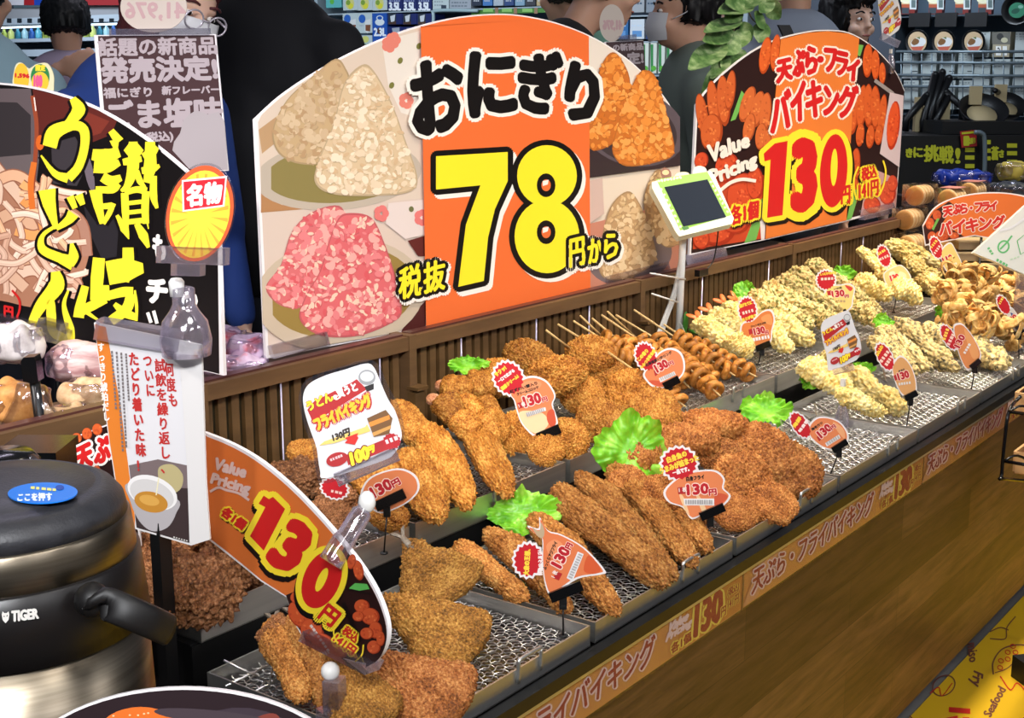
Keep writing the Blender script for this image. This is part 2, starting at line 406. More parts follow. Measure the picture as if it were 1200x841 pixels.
rp = N.new('ShaderNodeValToRGB'); e = rp.color_ramp.elements; e[0].position = 0.34; e[0].color = (0.42, 0.38, 0.34, 1); e[1].position = 0.66; e[1].color = (1.4, 1.35, 1.3, 1); L.new(nz.outputs['Fac'], rp.inputs[0])
mx = N.new('ShaderNodeMix'); mx.data_type = 'RGBA'; mx.blend_type = 'MULTIPLY'; mx.inputs[0].default_value = 1.0
L.new(br.outputs[0], mx.inputs[6]); L.new(rp.outputs[0], mx.inputs[7]); L.new(mx.outputs[2], b.inputs['Base Color'])
BROWN = noise_col(mat('brown_laminate', (96, 70, 46), 0.5), [(0.3, (86, 62, 40)), (0.7, (106, 78, 50))], 6, stretch=(1, 1, 6))
DARKTOP = mat('dark_worktop', (16, 15, 15), 0.3)
counter = thing('counter', 'long wooden food counter with orange price strips along its front edge', 'counter', (2.6, 1.27, 0))
X0, X1 = 0.1, 3.93
mb = MB(); mb.box(((X0 + X1) / 2, 1.30, 0.35), (X1 - X0, 0.78, 0.56)); mb.build('cabinet', WOOD, counter)
mb = MB(); mb.box(((X0 + X1) / 2, 1.31, 0.036), (X1 - X0 - 0.05, 0.70, 0.068)); mb.build('kickplate', mat('dark_kick', (30, 22, 16), 0.5), counter)
mb = MB(); mb.box(((X0 + X1) / 2, 1.29, 0.655), (X1 - X0, 0.78, 0.05)); mb.box(((X0 + X1) / 2, 0.897, 0.682), (X1 - X0, 0.018, 0.018)); mb.build('worktop', DARKTOP, counter)
mb = MB(); mb.box((2.465, 1.42, 0.7115), (2.91, 0.33, 0.061)); mb.box((2.465, 1.2535, 0.7115), (2.91, 0.003, 0.058)); tag(mb.build('tray_riser', BLACK), 'long low black riser carrying the rear row of trays', 'stand')
mb = MB(); mb.box(((X0 + X1) / 2, 0.896, 0.670), (X1 - X0, 0.012, 0.007)); mb.build('edge_trim', STEEL, counter)
STRIP = mat('price_strip', (196, 130, 76), 0.3, coat=0.3)
STRIPP = plY(0.8955)
mb = MB(); mb.box(((X0 + X1) / 2, 0.9025, 0.635), (X1 - X0, 0.014, 0.066)); strip = mb.build('price_rail', STRIP, counter)
mb = MB()
for x in (1.832, 2.66, 3.46): mb.box((x, 0.8952, 0.635), (0.004, 0.003, 0.068))
mb.build('joint', mat('strip_joint', (120, 84, 54), 0.3), strip)
pr = Print(STRIPP)
MAR, SWH, YE = (150, 44, 48), (226, 196, 190), (226, 202, 90)
def strip_unit(a, sc, first=True):
    """one printed strip starting at x = a (metres); drawn in strip metres and turned into px of the plane"""
    def P(x, z):
        c = RM.T @ (np.array([a + x, 0.8955, z]) - CC); return (600 + FPX * c[0] / c[2], 420.5 - FPX * c[1] / c[2])
    def q(x0, x1, z0, z1, sl=0.0): return [P(x0 + sl, z1), P(x1 + sl, z1), P(x1, z0), P(x0, z0)]
    pr.poly(q(0.62, 0.825, 0.604, 0.667), (190, 122, 62)); 
    pr.poly([P(0.0, 0.604), P(0.05, 0.604), P(0.14, 0.667), P(0.06, 0.667)], (206, 146, 100))
    s = '天ぷら・フライバイキング'; w = 0.044
    for lay in ((SWH, 0.0030), (MAR, 0.0008)):
        for i, ch in enumerate(s):
            x = 0.03 + i * w * 0.98; k = FPX * lay[1] / np.dot(np.array([a + x, .8955, .63]) - CC, FWD)
            pr.text(ch, q(x, x + w, 0.613, 0.660, 0.006), [(lay[0], k)], True)
    k = FPX * 0.001 / np.dot(np.array([a + .6, .8955, .63]) - CC, FWD)
    pr.text('Value', q(0.585, 0.645, 0.646, 0.660, 0.01), [(SWH, k)]); pr.text('Pricing', q(0.580, 0.655, 0.630, 0.645, 0.01), [(SWH, k)])
    pr.text('各1個', q(0.60, 0.660, 0.608, 0.624), [(YE, 2.4 * k), (MAR, 0.6 * k)])
    pr.text('130', q(0.67, 0.755, 0.610, 0.662, 0.004), [(YE, 5 * k), (MAR, 2.2 * k)])
    pr.text('円', q(0.757, 0.772, 0.612, 0.628), [(YE, 1.6 * k), (MAR, 0.5 * k)])
    pr.text('(税込)', q(0.776, 0.815, 0.638, 0.654), [(YE, 1.2 * k), (MAR, 0.4 * k)]); pr.text('141円', q(0.778, 0.815, 0.618, 0.634), [(YE, 1.2 * k), (MAR, 0.4 * k)])
for a in (1.005, 1.835, 2.66, 3.46): strip_unit(a, 1)
pr.build('lettering', strip)
mb = MB(); mb.box(((X0 + X1) / 2, 0.8915, 0.635), (X1 - X0, 0.0012, 0.066)); mb.build('clear_cover', thin_clear('strip_film', f=0.01, rough=0.25, k=0.10), strip)

# shelf for bagged goods behind the divider + its rail, dividers
SHY = 1.62
back_shelf = thing('shelf_table', 'low brown shelf behind the slatted divider carrying the bagged goods', 'shelf', (2.6, 1.95, 0))
mb = MB(); mb.box((2.05, 1.80, 0.88), (4.10, 0.30, 0.03)); mb.build('shelf_board', BROWN, back_shelf)
mb = MB(); mb.box((2.05, 1.82, 0.43), (4.06, 0.24, 0.86)); mb.build('shelf_base', mat('shelf_base_dark', (38, 30, 26), 0.6), back_shelf)
PY = plY(1.60)
def xat(px, py, y=1.60): return float(plY(y).pt(px, py)[0])
posts = [xat(-160, 560), xat(232, 470), xat(478, 420), xat(748, 355), xat(926, 300), xat(1056, 262)]
GAP = mat('divider_back', (44, 37, 20), 0.5)
SLAT = noise_col(mat('divider_slat', (92, 66, 38), 0.45), [(0.3, (78, 55, 30)), (0.7, (104, 76, 44))], 5, stretch=(1, 1, 4))
for k in range(len(posts) - 1):
    a, c = posts[k] + 0.012, posts[k + 1] - 0.012
    names = ['slatted brown divider panel behind the black jug at the far left', 'slatted brown divider panel above the dark fried chicken tray', 'slatted brown divider panel directly under the large rice ball board', 'slatted brown divider panel behind the small monitor stand', 'slatted brown divider panel at the far right end, below the tempura board']
    t = thing('slatted_divider', names[k], 'divider panel', ((a + c) / 2, 1.6, 0.73), 'slatted divider panels')
    mb = MB(); mb.box(((a + c) / 2, 1.622, 0.84), (c - a, 0.008, 0.21)); mb.build('back_board', GAP, t)
    mb = MB(); n = int((c - a) / 0.027)
    for i in range(n):
        x = a + (i + 0.5) * (c - a) / n
        mb.prism([(x - 0.0085, 1.606, 0.745), (x + 0.004, 1.602, 0.745), (x + 0.007, 1.606, 0.945), (x - 0.0055, 1.610, 0.945)][:4], (0, 0.012, 0))
    mb.build('slats', SLAT, t)
    mb = MB(); mb.box(((a + c) / 2, 1.607, 0.957), (c - a + 0.004, 0.036, 0.026)); r_ = mb.build('rail', BROWN, t)
    mb = MB(); mb.box(((a + c) / 2, 1.613, 0.9715), (c - a + 0.004, 0.020, 0.004)); mb.build('rail_cap', mat('rail_cap_maroon', (78, 44, 40), 0.3), r_)
    mb = MB(); mb.box(((a + c) / 2, 1.604, 0.742), (c - a, 0.02, 0.012)); mb.build('foot_strip', STEEL, t)
BRK = ['brown divider bracket at the left by the soup card', 'brown divider bracket left of the bagged goods behind the orange price board', 'brown divider bracket just right of the udon offer card', 'brown divider bracket behind the monitor pole', 'brown divider bracket under the middle of the tempura board', 'brown divider bracket at the right end of the tempura board']
for k, x in enumerate(posts):
    t = thing('divider_bracket', BRK[k], 'bracket', (x, 1.6, 0.73), 'divider brackets')
    mb = MB(); mb.box((x, 1.612, 0.850), (0.020, 0.05, 0.244)); mb.build('upright', BROWN, t)
    mb = MB(); mb.box((x + 0.002, 1.583, 0.80), (0.026, 0.02, 0.13)); mb.box((x + 0.002, 1.579, 0.873), (0.03, 0.028, 0.006)); mb.build('socket', SLAT, t)
# thin wire card hooks standing in front of the slats
HK = [(330, 462, 520), (445, 432, 470), (540, 388, 420), (628, 368, 398), (690, 352, 385), (822, 322, 375), (900, 302, 352), (985, 280, 318), (1010, 272, 330)]
for i, (px, pt, pb) in enumerate(HK):
    x = xat(px, (pt + pb) / 2, 1.595)
    nm = ['left of the udon offer card', 'right behind the udon offer card', 'under the white plate edge of the board photo', 'under the figure seven', 'under the figure eight', 'right of the monitor pole', 'above the left green-flecked tempura', 'above the prawn-shaped card', 'near the right end of the divider'][i]
    mb = MB(); z1 = 0.945; z0 = 0.80 if i not in (0, 5, 6) else 0.775
    mb.tube([(x, 1.594, z1), (x, 1.594, z0), (x - 0.03, 1.594, z0)] if i in (0, 5, 6) else [(x, 1.594, z1), (x, 1.594, z0)], 0.0016, 6)
    tag(mb.build('wire_hook', mat('hook_white', (214, 206, 232), 0.25, 0.3)), 'thin white wire hook on the divider, ' + nm, 'hook', 'wire hooks on the divider')

# ------------------------------------------------------------------ stainless trays with wire mesh
def tray_meshes(w, d, h, mz):
    g = 0.0012
    mb = MB()
    mb.box((w / 2, d / 2, 0.001), (w, d, 0.002), 1)
    for c, s_ in (((w / 2, g, h / 2), (w, 2 * g, h)), ((w / 2, d - g, h / 2), (w, 2 * g, h)), ((g, d / 2, h / 2), (2 * g, d, h)), ((w - g, d / 2, h / 2), (2 * g, d, h))): mb.box(c, s_)
    pan = mb
    wire = MB(); p = 0.0115
    for i in range(int(w / p) - 1):
        x = p * (i + 1); ys = np.arange(0.006, d - 0.004, p / 2)
        wire.tube([(x + 0.0022 * math.sin((y / p) * math.pi), y, mz + 0.0016 * math.cos((y / p + i) * math.pi)) for y in ys], 0.00105, 4, caps=False)
    for j in range(int(d / p) - 1):
        y = p * (j + 1); xs = np.arange(0.006, w - 0.004, p / 2)
        wire.tube([(x, y + 0.0022 * math.sin((x / p) * math.pi), mz - 0.0016 * math.cos((x / p + j) * math.pi)) for x in xs], 0.00105, 4, caps=False)
    hd = MB()
    return pan, wire, hd
PAN_F, WIRE_F, _ = tray_meshes(TW - 0.012, 0.305, 0.030, 0.012)
PAN_R, WIRE_R, _ = tray_meshes(TW - 0.012, 0.31, 0.042, 0.021)
PANFL = mat('pan_floor', (92, 87, 86), .2, 1.0); mPF = PAN_F.mesh('pan', [STEEL, PANFL]); mWF = WIRE_F.mesh('wire_mesh', WIRE); mPR = PAN_R.mesh('pan', [STEEL, PANFL]); mWR = WIRE_R.mesh('wire_mesh', WIRE)
def handle_mesh(x, h):
    mb = MB(); P = smooth_line([(x - 0.024, -0.002, h - 0.018), (x - 0.024, -0.0025, h + 0.008), (x - 0.020, -0.0025, h + 0.013), (x + 0.020, -0.0025, h + 0.013), (x + 0.024, -0.0025, h + 0.008), (x + 0.024, -0.002, h - 0.018)], 3)
    mb.tube(P, 0.0028, 8); return mb.mesh('handle', STEEL)
mHF = handle_mesh(0.26, 0.030); mHR = handle_mesh(0.22, 0.042)
def tray(x, y, z, kind, label):
    t = thing('serving_tray', label, 'tray', (x, y, z), 'stainless serving trays')
    for nm, me in (('pan', mPF if kind else mPR), ('wire_mesh', mWF if kind else mWR), ('handle', mHF if kind else mHR)):
        o = bpy.data.objects.new(nm, me); COL.objects.link(o); o.parent = t; WL[o.name] = WL[t.name]
    return t
FL = ['stainless tray holding the horse mackerel fries, front row nearest the camera', 'stainless tray holding the long fish sticks, front row', 'stainless tray holding the round brown cutlets, front row', 'nearly empty stainless tray with one small card, front row middle', 'stainless tray holding three pale yellow tempura fillets, front row', 'stainless tray holding the dark-skinned tempura row, front row', 'stainless tray holding the tangled fritters, front row right end']
RL = ['stainless tray holding the dark fried chicken, rear row by the jug', 'stainless tray holding the golden oval cutlets beside the udon offer card, rear row', 'stainless tray holding the big pile of croquettes, rear row', 'stainless tray holding the ring skewers, rear row', 'stainless tray holding the prawn tempura, rear row', 'stainless tray holding the green-flecked tempura sticks, rear row', 'stainless tray holding the pale yellow tempura pile, rear row right end']
for i in range(7): tray(XB0 + i * TW + 0.006, Y0, ZF - 0.030, 1, FL[i])
XR0 = 1.0155
for i in range(7): tray(XR0 + i * 0.4165 + 0.006, 1.247, 0.743, 0, RL[i])
FMZ = ZF - 0.030 + 0.0145; RMZ = 0.743 + 0.0235           # top of the wire meshes
# ================================================================== boards and cards
BW = mat('board_white', (238, 232, 232), 0.35)
def fat(pr, P, layers):
    """a px outline drawn thick: layers (rgb, px radius, offset)"""
    P = np.asarray(P, float)
    for lay in layers:
        c, r = lay[:2]; sh = np.array(lay[2]) if len(lay) > 2 else np.zeros(2); mi = pr.mi(c); pr.lift(1e-5)
        for dx, dy in disk_offs(r, 16): pr.mb.add(pr.pl.pts(P + sh + np.array([dx, dy]), pr.lift()), [tuple(range(len(P)))], mi)
def fryheap(pr, L_, base=(198, 84, 40), w=8):
    """fried pieces of a printed photo: (x, y, rx, ry, rot)"""
    r = random.Random(3)
    for x, y, rx, ry, a in L_:
        pr.poly(oval(x, y, rx, ry, a, 18), (base[0] - 40, base[1] - 30, base[2] - 18)); pr.poly(oval(x - rx * .08, y - ry * .05, rx * .88, ry * .9, a, 18), base)
        E_ = [(x + r.uniform(-.6, .6) * rx * math.cos(a) - r.uniform(-.7, .7) * ry * math.sin(a), y + r.uniform(-.6, .6) * ry, 1.6, 1.1, r.uniform(0, 3), r.randrange(2)) for _ in range(int(rx * ry / 14) + 2)]
        pr.ellipses(E_, [(min(255, base[0] + 18), base[1] + 26, base[2] + 16), (base[0] - 18, base[1] - 16, base[2] - 8)])
def clip_box(parent, px0, py0, px1, py1, plane, h, m=None, name='clear_clip', th=0.012):
    """a clip seen as a bar from px0 to px1, h px tall, straddling its plane"""
    a = np.array([px0, py0], float); b_ = np.array([px1, py1], float); d = (b_ - a) / np.linalg.norm(b_ - a); n = np.array([-d[1], d[0]]) * h / 2
    pf = Plane(plane.p + plane.n * th / 2, plane.n)
    return slab(name, pf, [a - n, b_ - n, b_ + n, a + n], th, m or CLEAR, parent)

# ------------------------------------------------------------------ the large rice ball board
BP = plY(1.645)
ARC = [(299, 140), (330, 112), (370, 85), (410, 63), (450, 45), (493, 30), (540, 19.5), (590, 16), (630, 21), (660, 29), (690, 41), (720, 58), (745, 77), (770, 103), (785, 123), (797, 147)]
def arc_in(P, d=2.5): return [(x, y + d) for x, y in P]
t = thing('rice_ball_board', 'large arched orange board with four rice ball photos and a big yellow 78', 'sign board', BP.pt(545, 365))
slab('board', BP, smooth_line(ARC, 4).tolist() + [(795, 318), (692, 342), (500, 384), (312, 420)], 0.006, BW, t)
pr = Print(BP)
A2 = smooth_line(ARC, 4); A2 = A2 + np.array([0, 1.6])
TOPL = [p for p in A2.tolist() if p[0] < 493]; TOPM = [p for p in A2.tolist() if 493 <= p[0] <= 690]; TOPR = [p for p in A2.tolist() if p[0] > 690]
TOPL[0] = (302.5, 143)
CREAM = (216, 197, 180)
pr.poly(TOPL + [(493, 32), (497, 232), (307, 250)], CREAM)
pr.poly([(307, 250), (497, 232), (499, 383), (315, 416)], (212, 192, 178))
pr.poly([(691, 208), (797, 194), (795, 318), (692, 341)], (226, 208, 188))
pr.poly([(690, 43)] + TOPR + [(797, 194), (691, 208)], (226, 214, 202))
rg = random.Random(11)
def onigiri(P, cols, n, r, base):
    Q = smooth_poly(P, 5); c = Q.mean(0); sh = tuple(int(v * .88) for v in base)
    for k in (1.035, 1.015): pr.poly((Q - c) * k + c, sh)
    pr.poly(Q, base); I_ = ((Q - c) * .985 + c).tolist()
    G1 = grains(I_, n, r * .9, rg, .5); pr.ellipses([(x + .8, y + 1.0, a, b_, t_, 0) for x, y, a, b_, t_, i in G1[:n // 2]], [tuple(int(v * .9) for v in base)]); pr.ellipses(G1, cols); pr.ellipses(grains(I_, n // 5, r * 1.15, rg, .72), cols[:2])
# upper left photo
pr.poly([(303, 152), (330, 132), (345, 150), (307, 180)], (186, 150, 112))
pr.poly([(448, 52), (470, 42), (493, 36), (496, 140), (470, 132), (455, 100)], (226, 216, 206))
for x, y in ((456, 52), (476, 118), (461, 47)):
    for k in range(5): a = k * 1.256; pr.poly(oval(x + 5 * math.cos(a), y + 6 * math.sin(a), 4, 5, a, 10), (222, 128, 112))
for x, y in ((469, 71), (459, 100), (491, 54)): pr.poly(oval(x, y, 3, 4, .4, 10), (120, 118, 60))
def plate(P, rim, ins, dx=0.9):
    c = np.mean(P, 0); pr.poly(P, rim); pr.poly((np.asarray(P) - c) * np.array([.88, .82]) + c + np.array([0, -1]), ins)
pr.poly([(306, 225), (330, 240), (380, 243), (306, 249)], (176, 128, 86))
PL1 = clip_poly(clip_poly(oval(396, 205, 98, 41, -.08, 40), (493, 0), (497, 240)), (306, 250), (306, 100)); plate(PL1, (188, 174, 158), (140, 126, 76))
WG = [(228, 206, 176), (238, 220, 194), (220, 194, 160), (210, 178, 140), (232, 212, 182)]
onigiri([(392, 71), (404, 82), (408, 100), (395, 140), (380, 185), (352, 190), (328, 178), (321, 152), (337, 118), (365, 92)], [(204, 176, 142), (214, 188, 154), (192, 162, 126), (184, 150, 112)], 190, 4.6, (196, 166, 126))
onigiri([(424, 79), (438, 86), (458, 122), (472, 160), (487, 205), (480, 222), (446, 227), (395, 226), (372, 214), (374, 190), (392, 145), (404, 100)], WG, 360, 4.4, (214, 188, 152))
# lower left photo
pr.poly([(455, 238), (496, 234), (498, 275), (475, 280), (452, 262)], (222, 206, 200))
for x, y in ((447, 250), (494, 255)):
    for k in range(5): a = k * 1.256; pr.poly(oval(x + 5 * math.cos(a), y + 6 * math.sin(a), 4, 5, a, 10), (222, 120, 116))
pr.poly(oval(482, 245, 3, 3.5, 0, 10), (110, 110, 70)); pr.poly([(478, 282), (498, 276), (499, 300), (490, 300)], (96, 40, 36)); pr.poly([(480, 372), (499, 352), (499, 383), (470, 389)], (78, 34, 32))
PL2 = clip_poly(clip_poly(oval(398, 345, 100, 66, -.12, 40), (497, 230), (499, 390)), (308, 420), (306, 250)); PL2 = clip_poly(PL2, (499, 383.5), (315, 416)); plate(PL2, (196, 178, 156), (150, 124, 66))
PK = [(226, 130, 132), (236, 168, 160), (242, 200, 178), (214, 92, 98), (232, 150, 146)]
onigiri([(396, 243), (402, 262), (388, 300), (376, 330), (356, 357), (330, 356), (313, 336), (330, 310), (343, 272), (366, 250)], PK, 210, 4.4, (214, 110, 112))
onigiri([(410, 252), (434, 257), (448, 283), (462, 325), (469, 362), (458, 376), (420, 391), (378, 391), (354, 374), (358, 350), (376, 318), (386, 285), (397, 258)], PK, 380, 4.3, (216, 104, 108))
# upper right photo
pr.poly([(691, 150), (797, 150), (797, 194), (691, 208)], (58, 44, 46))
pr.poly(clip_poly(clip_poly(clip_poly(oval(742, 150, 62, 44, .25, 40), (691, 208), (691, 40)), (797, 0), (797, 300)), (797, 194), (691, 208)), (92, 80, 86)); pr.poly(clip_poly(clip_poly(oval(742, 154, 52, 37, .25, 40), (691, 208), (691, 40)), (797, 194), (691, 208)), (64, 52, 54))
OG = [(228, 142, 62), (236, 160, 82), (204, 112, 42), (218, 128, 52)]
onigiri([(715, 64), (727, 70), (738, 100), (728, 150), (716, 168), (692, 172), (692, 130), (702, 86)], OG, 150, 4.0, (196, 108, 44))
onigiri([(755, 84), (768, 92), (780, 132), (789, 176), (770, 188), (735, 193), (720, 180), (721, 160), (736, 115), (746, 92)], OG, 260, 3.9, (204, 116, 48))
# lower right photo
pr.poly([(691, 262), (797, 236), (795, 318), (692, 341)], (196, 130, 108)); pr.poly([(691, 212), (706, 208), (708, 250), (691, 262)], (206, 176, 164))
pr.poly(clip_poly(clip_poly(oval(738, 300, 50, 34, -.2, 36), (691, 345), (691, 200)), (795, 318), (692, 341)), (120, 104, 104))
SG = [(216, 182, 138), (228, 200, 158), (190, 150, 106), (204, 168, 122)]
onigiri([(766, 204), (778, 204), (790, 240), (795, 280), (780, 288), (764, 270), (755, 236)], SG, 130, 3.8, (176, 138, 98))
onigiri([(735, 226), (748, 238), (760, 268), (768, 300), (752, 317), (722, 327), (704, 318), (705, 285), (716, 244)], SG, 220, 3.8, (186, 148, 106))
pr.build('photos', t)
pr = Print(BP, pr.z + 0.0002)
pr.poly([(493, 31)] + TOPM + [(690, 42), (692, 340), (499.5, 382.5)], (234, 110, 54))
WHT, BLK, YEL2 = (240, 234, 226), (18, 14, 14), (250, 226, 46)
for ch, q in (('お', [(482, 80), (537, 63), (543, 147), (488, 158)]), ('に', [(551, 64), (602, 62), (603, 131), (552, 135)]), ('ぎ', [(612, 62), (657, 64), (653, 134), (609, 126)]), ('り', [(670, 74), (702, 85), (696, 147), (662, 134)])):
    pr.text(ch, q, [(WHT, 8.6)])
for ch, q in (('お', [(482, 80), (537, 63), (543, 147), (488, 158)]), ('に', [(551, 64), (602, 62), (603, 131), (552, 135)]), ('ぎ', [(612, 62), (657, 64), (653, 134), (609, 126)]), ('り', [(670, 74), (702, 85), (696, 147), (662, 134)])):
    pr.text(ch, q, [(BLK, 4.2)])
SEV = [(511, 183), (595, 178), (595, 212), (580, 245), (572, 278), (567, 329), (537, 336), (546, 263), (563, 217), (511, 222)]
fat(pr, SEV, [(WHT, 6.5, (4, 5))]); E1, E2 = oval(641, 206, 35, 36, 0, 36), oval(641, 277, 38, 43, 0, 36)
for e_ in (E1, E2): fat(pr, e_, [(WHT, 6.5, (4, 4))])
fat(pr, SEV, [(BLK, 6.5)])
for e_ in (E1, E2): fat(pr, e_, [(BLK, 6.5)])
pr.poly(SEV, YEL2); pr.poly(E1, YEL2); pr.poly(E2, YEL2)
for y in (217, 272): pr.poly(oval(640, y, 11, 14, 0, 20), BLK); pr.poly(oval(640, y, 5.5, 7, 0, 16), (234, 110, 54)); pr.poly([(636, y - 5), (643, y - 6.5), (642, y - 1), (636, y + 1)], WHT)
for ch, q in (('税', [(468, 315), (493, 308), (494, 345), (468, 351)]), ('抜', [(497, 309), (521, 303), (521, 338), (497, 344)]), ('円', [(668, 281), (684, 277), (685, 309), (668, 313)]), ('か', [(689, 282), (705, 277), (706, 304), (690, 309)]), ('ら', [(708, 276), (723, 271), (724, 299), (709, 304)])):
    pr.text(ch, q, [(WHT, 6.5, (1.5, 2))])
for ch, q in (('税', [(468, 315), (493, 308), (494, 345), (468, 351)]), ('抜', [(497, 309), (521, 303), (521, 338), (497, 344)]), ('円', [(668, 281), (684, 277), (685, 309), (668, 313)]), ('か', [(689, 282), (705, 277), (706, 304), (690, 309)]), ('ら', [(708, 276), (723, 271), (724, 299), (709, 304)])):
    pr.text(ch, q, [(BLK, 5), (YEL2, 1.1)])
pr.build('lettering', t)
clip_box(t, 320, 413, 385, 396, BP, 15, name='clear_foot', th=0.02); clip_box(t, 712, 330, 785, 312, BP, 12, name='clear_foot', th=0.02)

# ------------------------------------------------------------------ the tempura board
t = thing('tempura_board', 'large arched tempura and fry board with big red 130 at the back right', 'sign board', BP.pt(930, 272))
ARC2 = [(816, 123), (830, 104), (850, 84), (880, 61), (910, 46), (945, 37), (970, 35), (995, 38), (1020, 52), (1040, 71), (1052, 88), (1060, 106)]
slab('board', BP, smooth_line(ARC2, 4).tolist() + [(1050, 243), (990, 260), (897, 281), (808, 299)], 0.006, BW, t)
pr = Print(BP); DK = (44, 24, 22)
B2 = smooth_line(ARC2, 4) + np.array([0, 1.3]); B2[0] = (818, 125)
pr.poly(B2.tolist() + [(1049, 242), (897, 280), (810, 297)], DK)
pr.poly([(812, 292), (813, 205), (870, 205), (896, 205), (897, 279)], (196, 70, 38))
GR = (112, 176, 84)
pr.poly([(869, 106), (874, 112), (862, 140), (856, 142)], GR); pr.poly([(893, 232), (898, 240), (886, 281), (872, 285)], GR); pr.poly([(1006, 52), (1012, 53), (1008, 66), (1004, 64)], GR)
pr.poly([(900, 214), (896, 280), (892, 281), (890, 250)], (226, 216, 214))
fryheap(pr, [(823, 135, 7, 26, -.15), (836, 122, 7, 28, -.1), (848, 118, 8, 30, -.05), (834, 155, 13, 22, .1), (856, 106, 6, 24, .1)], (204, 96, 46))
fryheap(pr, [(876, 122, 8, 22, .3), (888, 128, 8, 22, .2), (897, 132, 7, 24, .1), (878, 150, 7, 18, .2), (892, 160, 7, 16, .1), (900, 165, 6, 14, .1)], (206, 104, 52))
fryheap(pr, [(897, 65, 7, 22, .15), (909, 62, 6, 22, .1), (915, 75, 5, 16, .1)], (216, 96, 40))
fryheap(pr, [(822, 188, 8, 10, .3), (852, 196, 14, 18, .2), (870, 228, 18, 26, .2), (840, 262, 24, 26, 0), (822, 280, 10, 12, 0), (862, 258, 18, 16, 0), (885, 215, 10, 20, 0)], (206, 76, 42))
fryheap(pr, [(1017, 71, 6, 20, .05), (1026, 76, 5, 18, 0), (1034, 86, 4, 13, 0)], (216, 94, 38))
pr.poly([(1026, 92), (1048, 108), (1046, 112), (1024, 96)], (150, 140, 138))
fryheap(pr, [(1001, 130, 6, 28, .1), (1010, 125, 6, 26, .1), (1018, 124, 6, 26, 0), (1026, 126, 6, 26, 0), (1034, 136, 5, 26, .1), (1008, 158, 5, 14, .1), (1020, 160, 5, 14, .1), (1030, 158, 5, 12, .1)], (208, 92, 40))
pr.poly([(1043, 108), (1059, 112), (1054, 196), (1031, 180)], (206, 186, 190)); fryheap(pr, [(1047, 147, 7.5, 29, .1)], (222, 84, 40))
fryheap(pr, [(1002, 195, 6, 22, .1), (1000, 225, 7, 18, .1)], (206, 86, 40))
pr.poly([(1018, 195), (1052, 210), (1050, 242), (1008, 254)], (196, 150, 148)); fryheap(pr, [(1040, 226, 10, 14, 0), (1022, 240, 10, 10, 0), (1046, 215, 6, 10, 0)], (208, 78, 48))
pr.poly([(1000, 222), (1008, 222), (998, 256), (992, 258)], GR)
pr.poly([(915, 46), (945, 38.5), (970, 36.5), (995, 39.5), (1007, 45), (999, 130), (992, 258), (897, 280), (904, 160)], (226, 122, 52))
RED, WH2 = (206, 34, 34), (242, 226, 214)
C1 = (('天', [(911, 72), (927, 68), (928, 92), (911, 97)]), ('ぷ', [(930, 60), (943, 58), (942, 87), (930, 90)]), ('ら', [(945, 55), (957, 55), (957, 85), (945, 87)]), ('・', [(959, 67), (964, 67), (964, 72), (959, 72)]), ('フ', [(967, 57), (980, 58), (979, 84), (968, 83)]), ('ラ', [(981, 60), (994, 63), (991, 89), (980, 86)]), ('イ', [(994, 67), (1007, 71), (1004, 95), (993, 92)]),
      ('バ', [(904, 112), (926, 104), (926, 148), (904, 156)]), ('イ', [(927, 98), (943, 95), (944, 139), (928, 143)]), ('キ', [(946, 95), (963, 95), (963, 136), (945, 137)]), ('ン', [(966, 101), (983, 102), (981, 135), (966, 134)]), ('グ', [(984, 98), (1006, 102), (1000, 141), (983, 136)]))
for ch, q in C1: pr.text(ch, q, [(WH2, 4.0)])
for ch, q in C1: pr.text(ch, q, [(RED, 1.7)])
YB = (250, 220, 52)
ONE = [(895, 180), (908, 168), (923, 165), (917, 252), (899, 255), (903, 187), (896, 189)]; ZER = oval(977, 200, 16, 43, .06, 32); THREE = [(929, 164), (957, 157), (956, 247), (928, 251)]
for c, r, o_ in ((BLK, 6, (2.5, 4)), (YB, 6, (0, 0))):
    fat(pr, ONE, [(c, r, o_)]); fat(pr, ZER, [(c, r, o_)]); pr.text('3', THREE, [(c, r + 4.5, o_)])
pr.text('円', [(986, 219), (996, 217), (996, 237), (986, 239)], [(YB, 4)])
pr.poly(oval(944, 203, 13, 36, .05), YB); pr.poly(ONE, RED); pr.text('3', [(933, 169), (953, 163), (952, 241), (932, 245)], [(RED, 5.9)]); pr.poly(ZER, RED); pr.poly(oval(977.5, 196, 4, 22, .04, 20), YB)
pr.text('円', [(986, 219), (996, 217), (996, 237), (986, 239)], [(RED, .8)])
for st, q in (('税込', [(1010, 197), (1027, 193), (1027, 208), (1010, 212)]), ('141円', [(1007, 215), (1029, 210), (1029, 228), (1007, 234)])): pr.text(st, q, [(YB, 3), (RED, .7)])
stroke(pr, smooth_line([(1006, 195), (1001, 208), (1001, 222), (1004, 234)]), 2, YB); stroke(pr, smooth_line([(1035, 188), (1038, 200), (1036, 215), (1031, 228)]), 2, YB)
pr.text('各1個', [(856, 242), (889, 234), (888, 255), (857, 264)], [(BLK, 3.4, (1, 2)), (YB, 3.4), (RED, .9)])
pr.text('Value', [(829, 171), (877, 155), (878, 171), (832, 191)], [(WH2, 1.3)]); pr.text('Pricing', [(831, 200), (886, 179), (887, 197), (836, 222)], [(WH2, 1.3)])
stroke(pr, smooth_line([(843, 224), (856, 214), (870, 210), (886, 212)]), 4, WH2)
pr.build('print', t)
clip_box(t, 812, 305, 852, 296, BP, 12, name='clear_foot', th=0.02); clip_box(t, 1012, 252, 1049, 243, BP, 12, name='clear_foot', th=0.02)

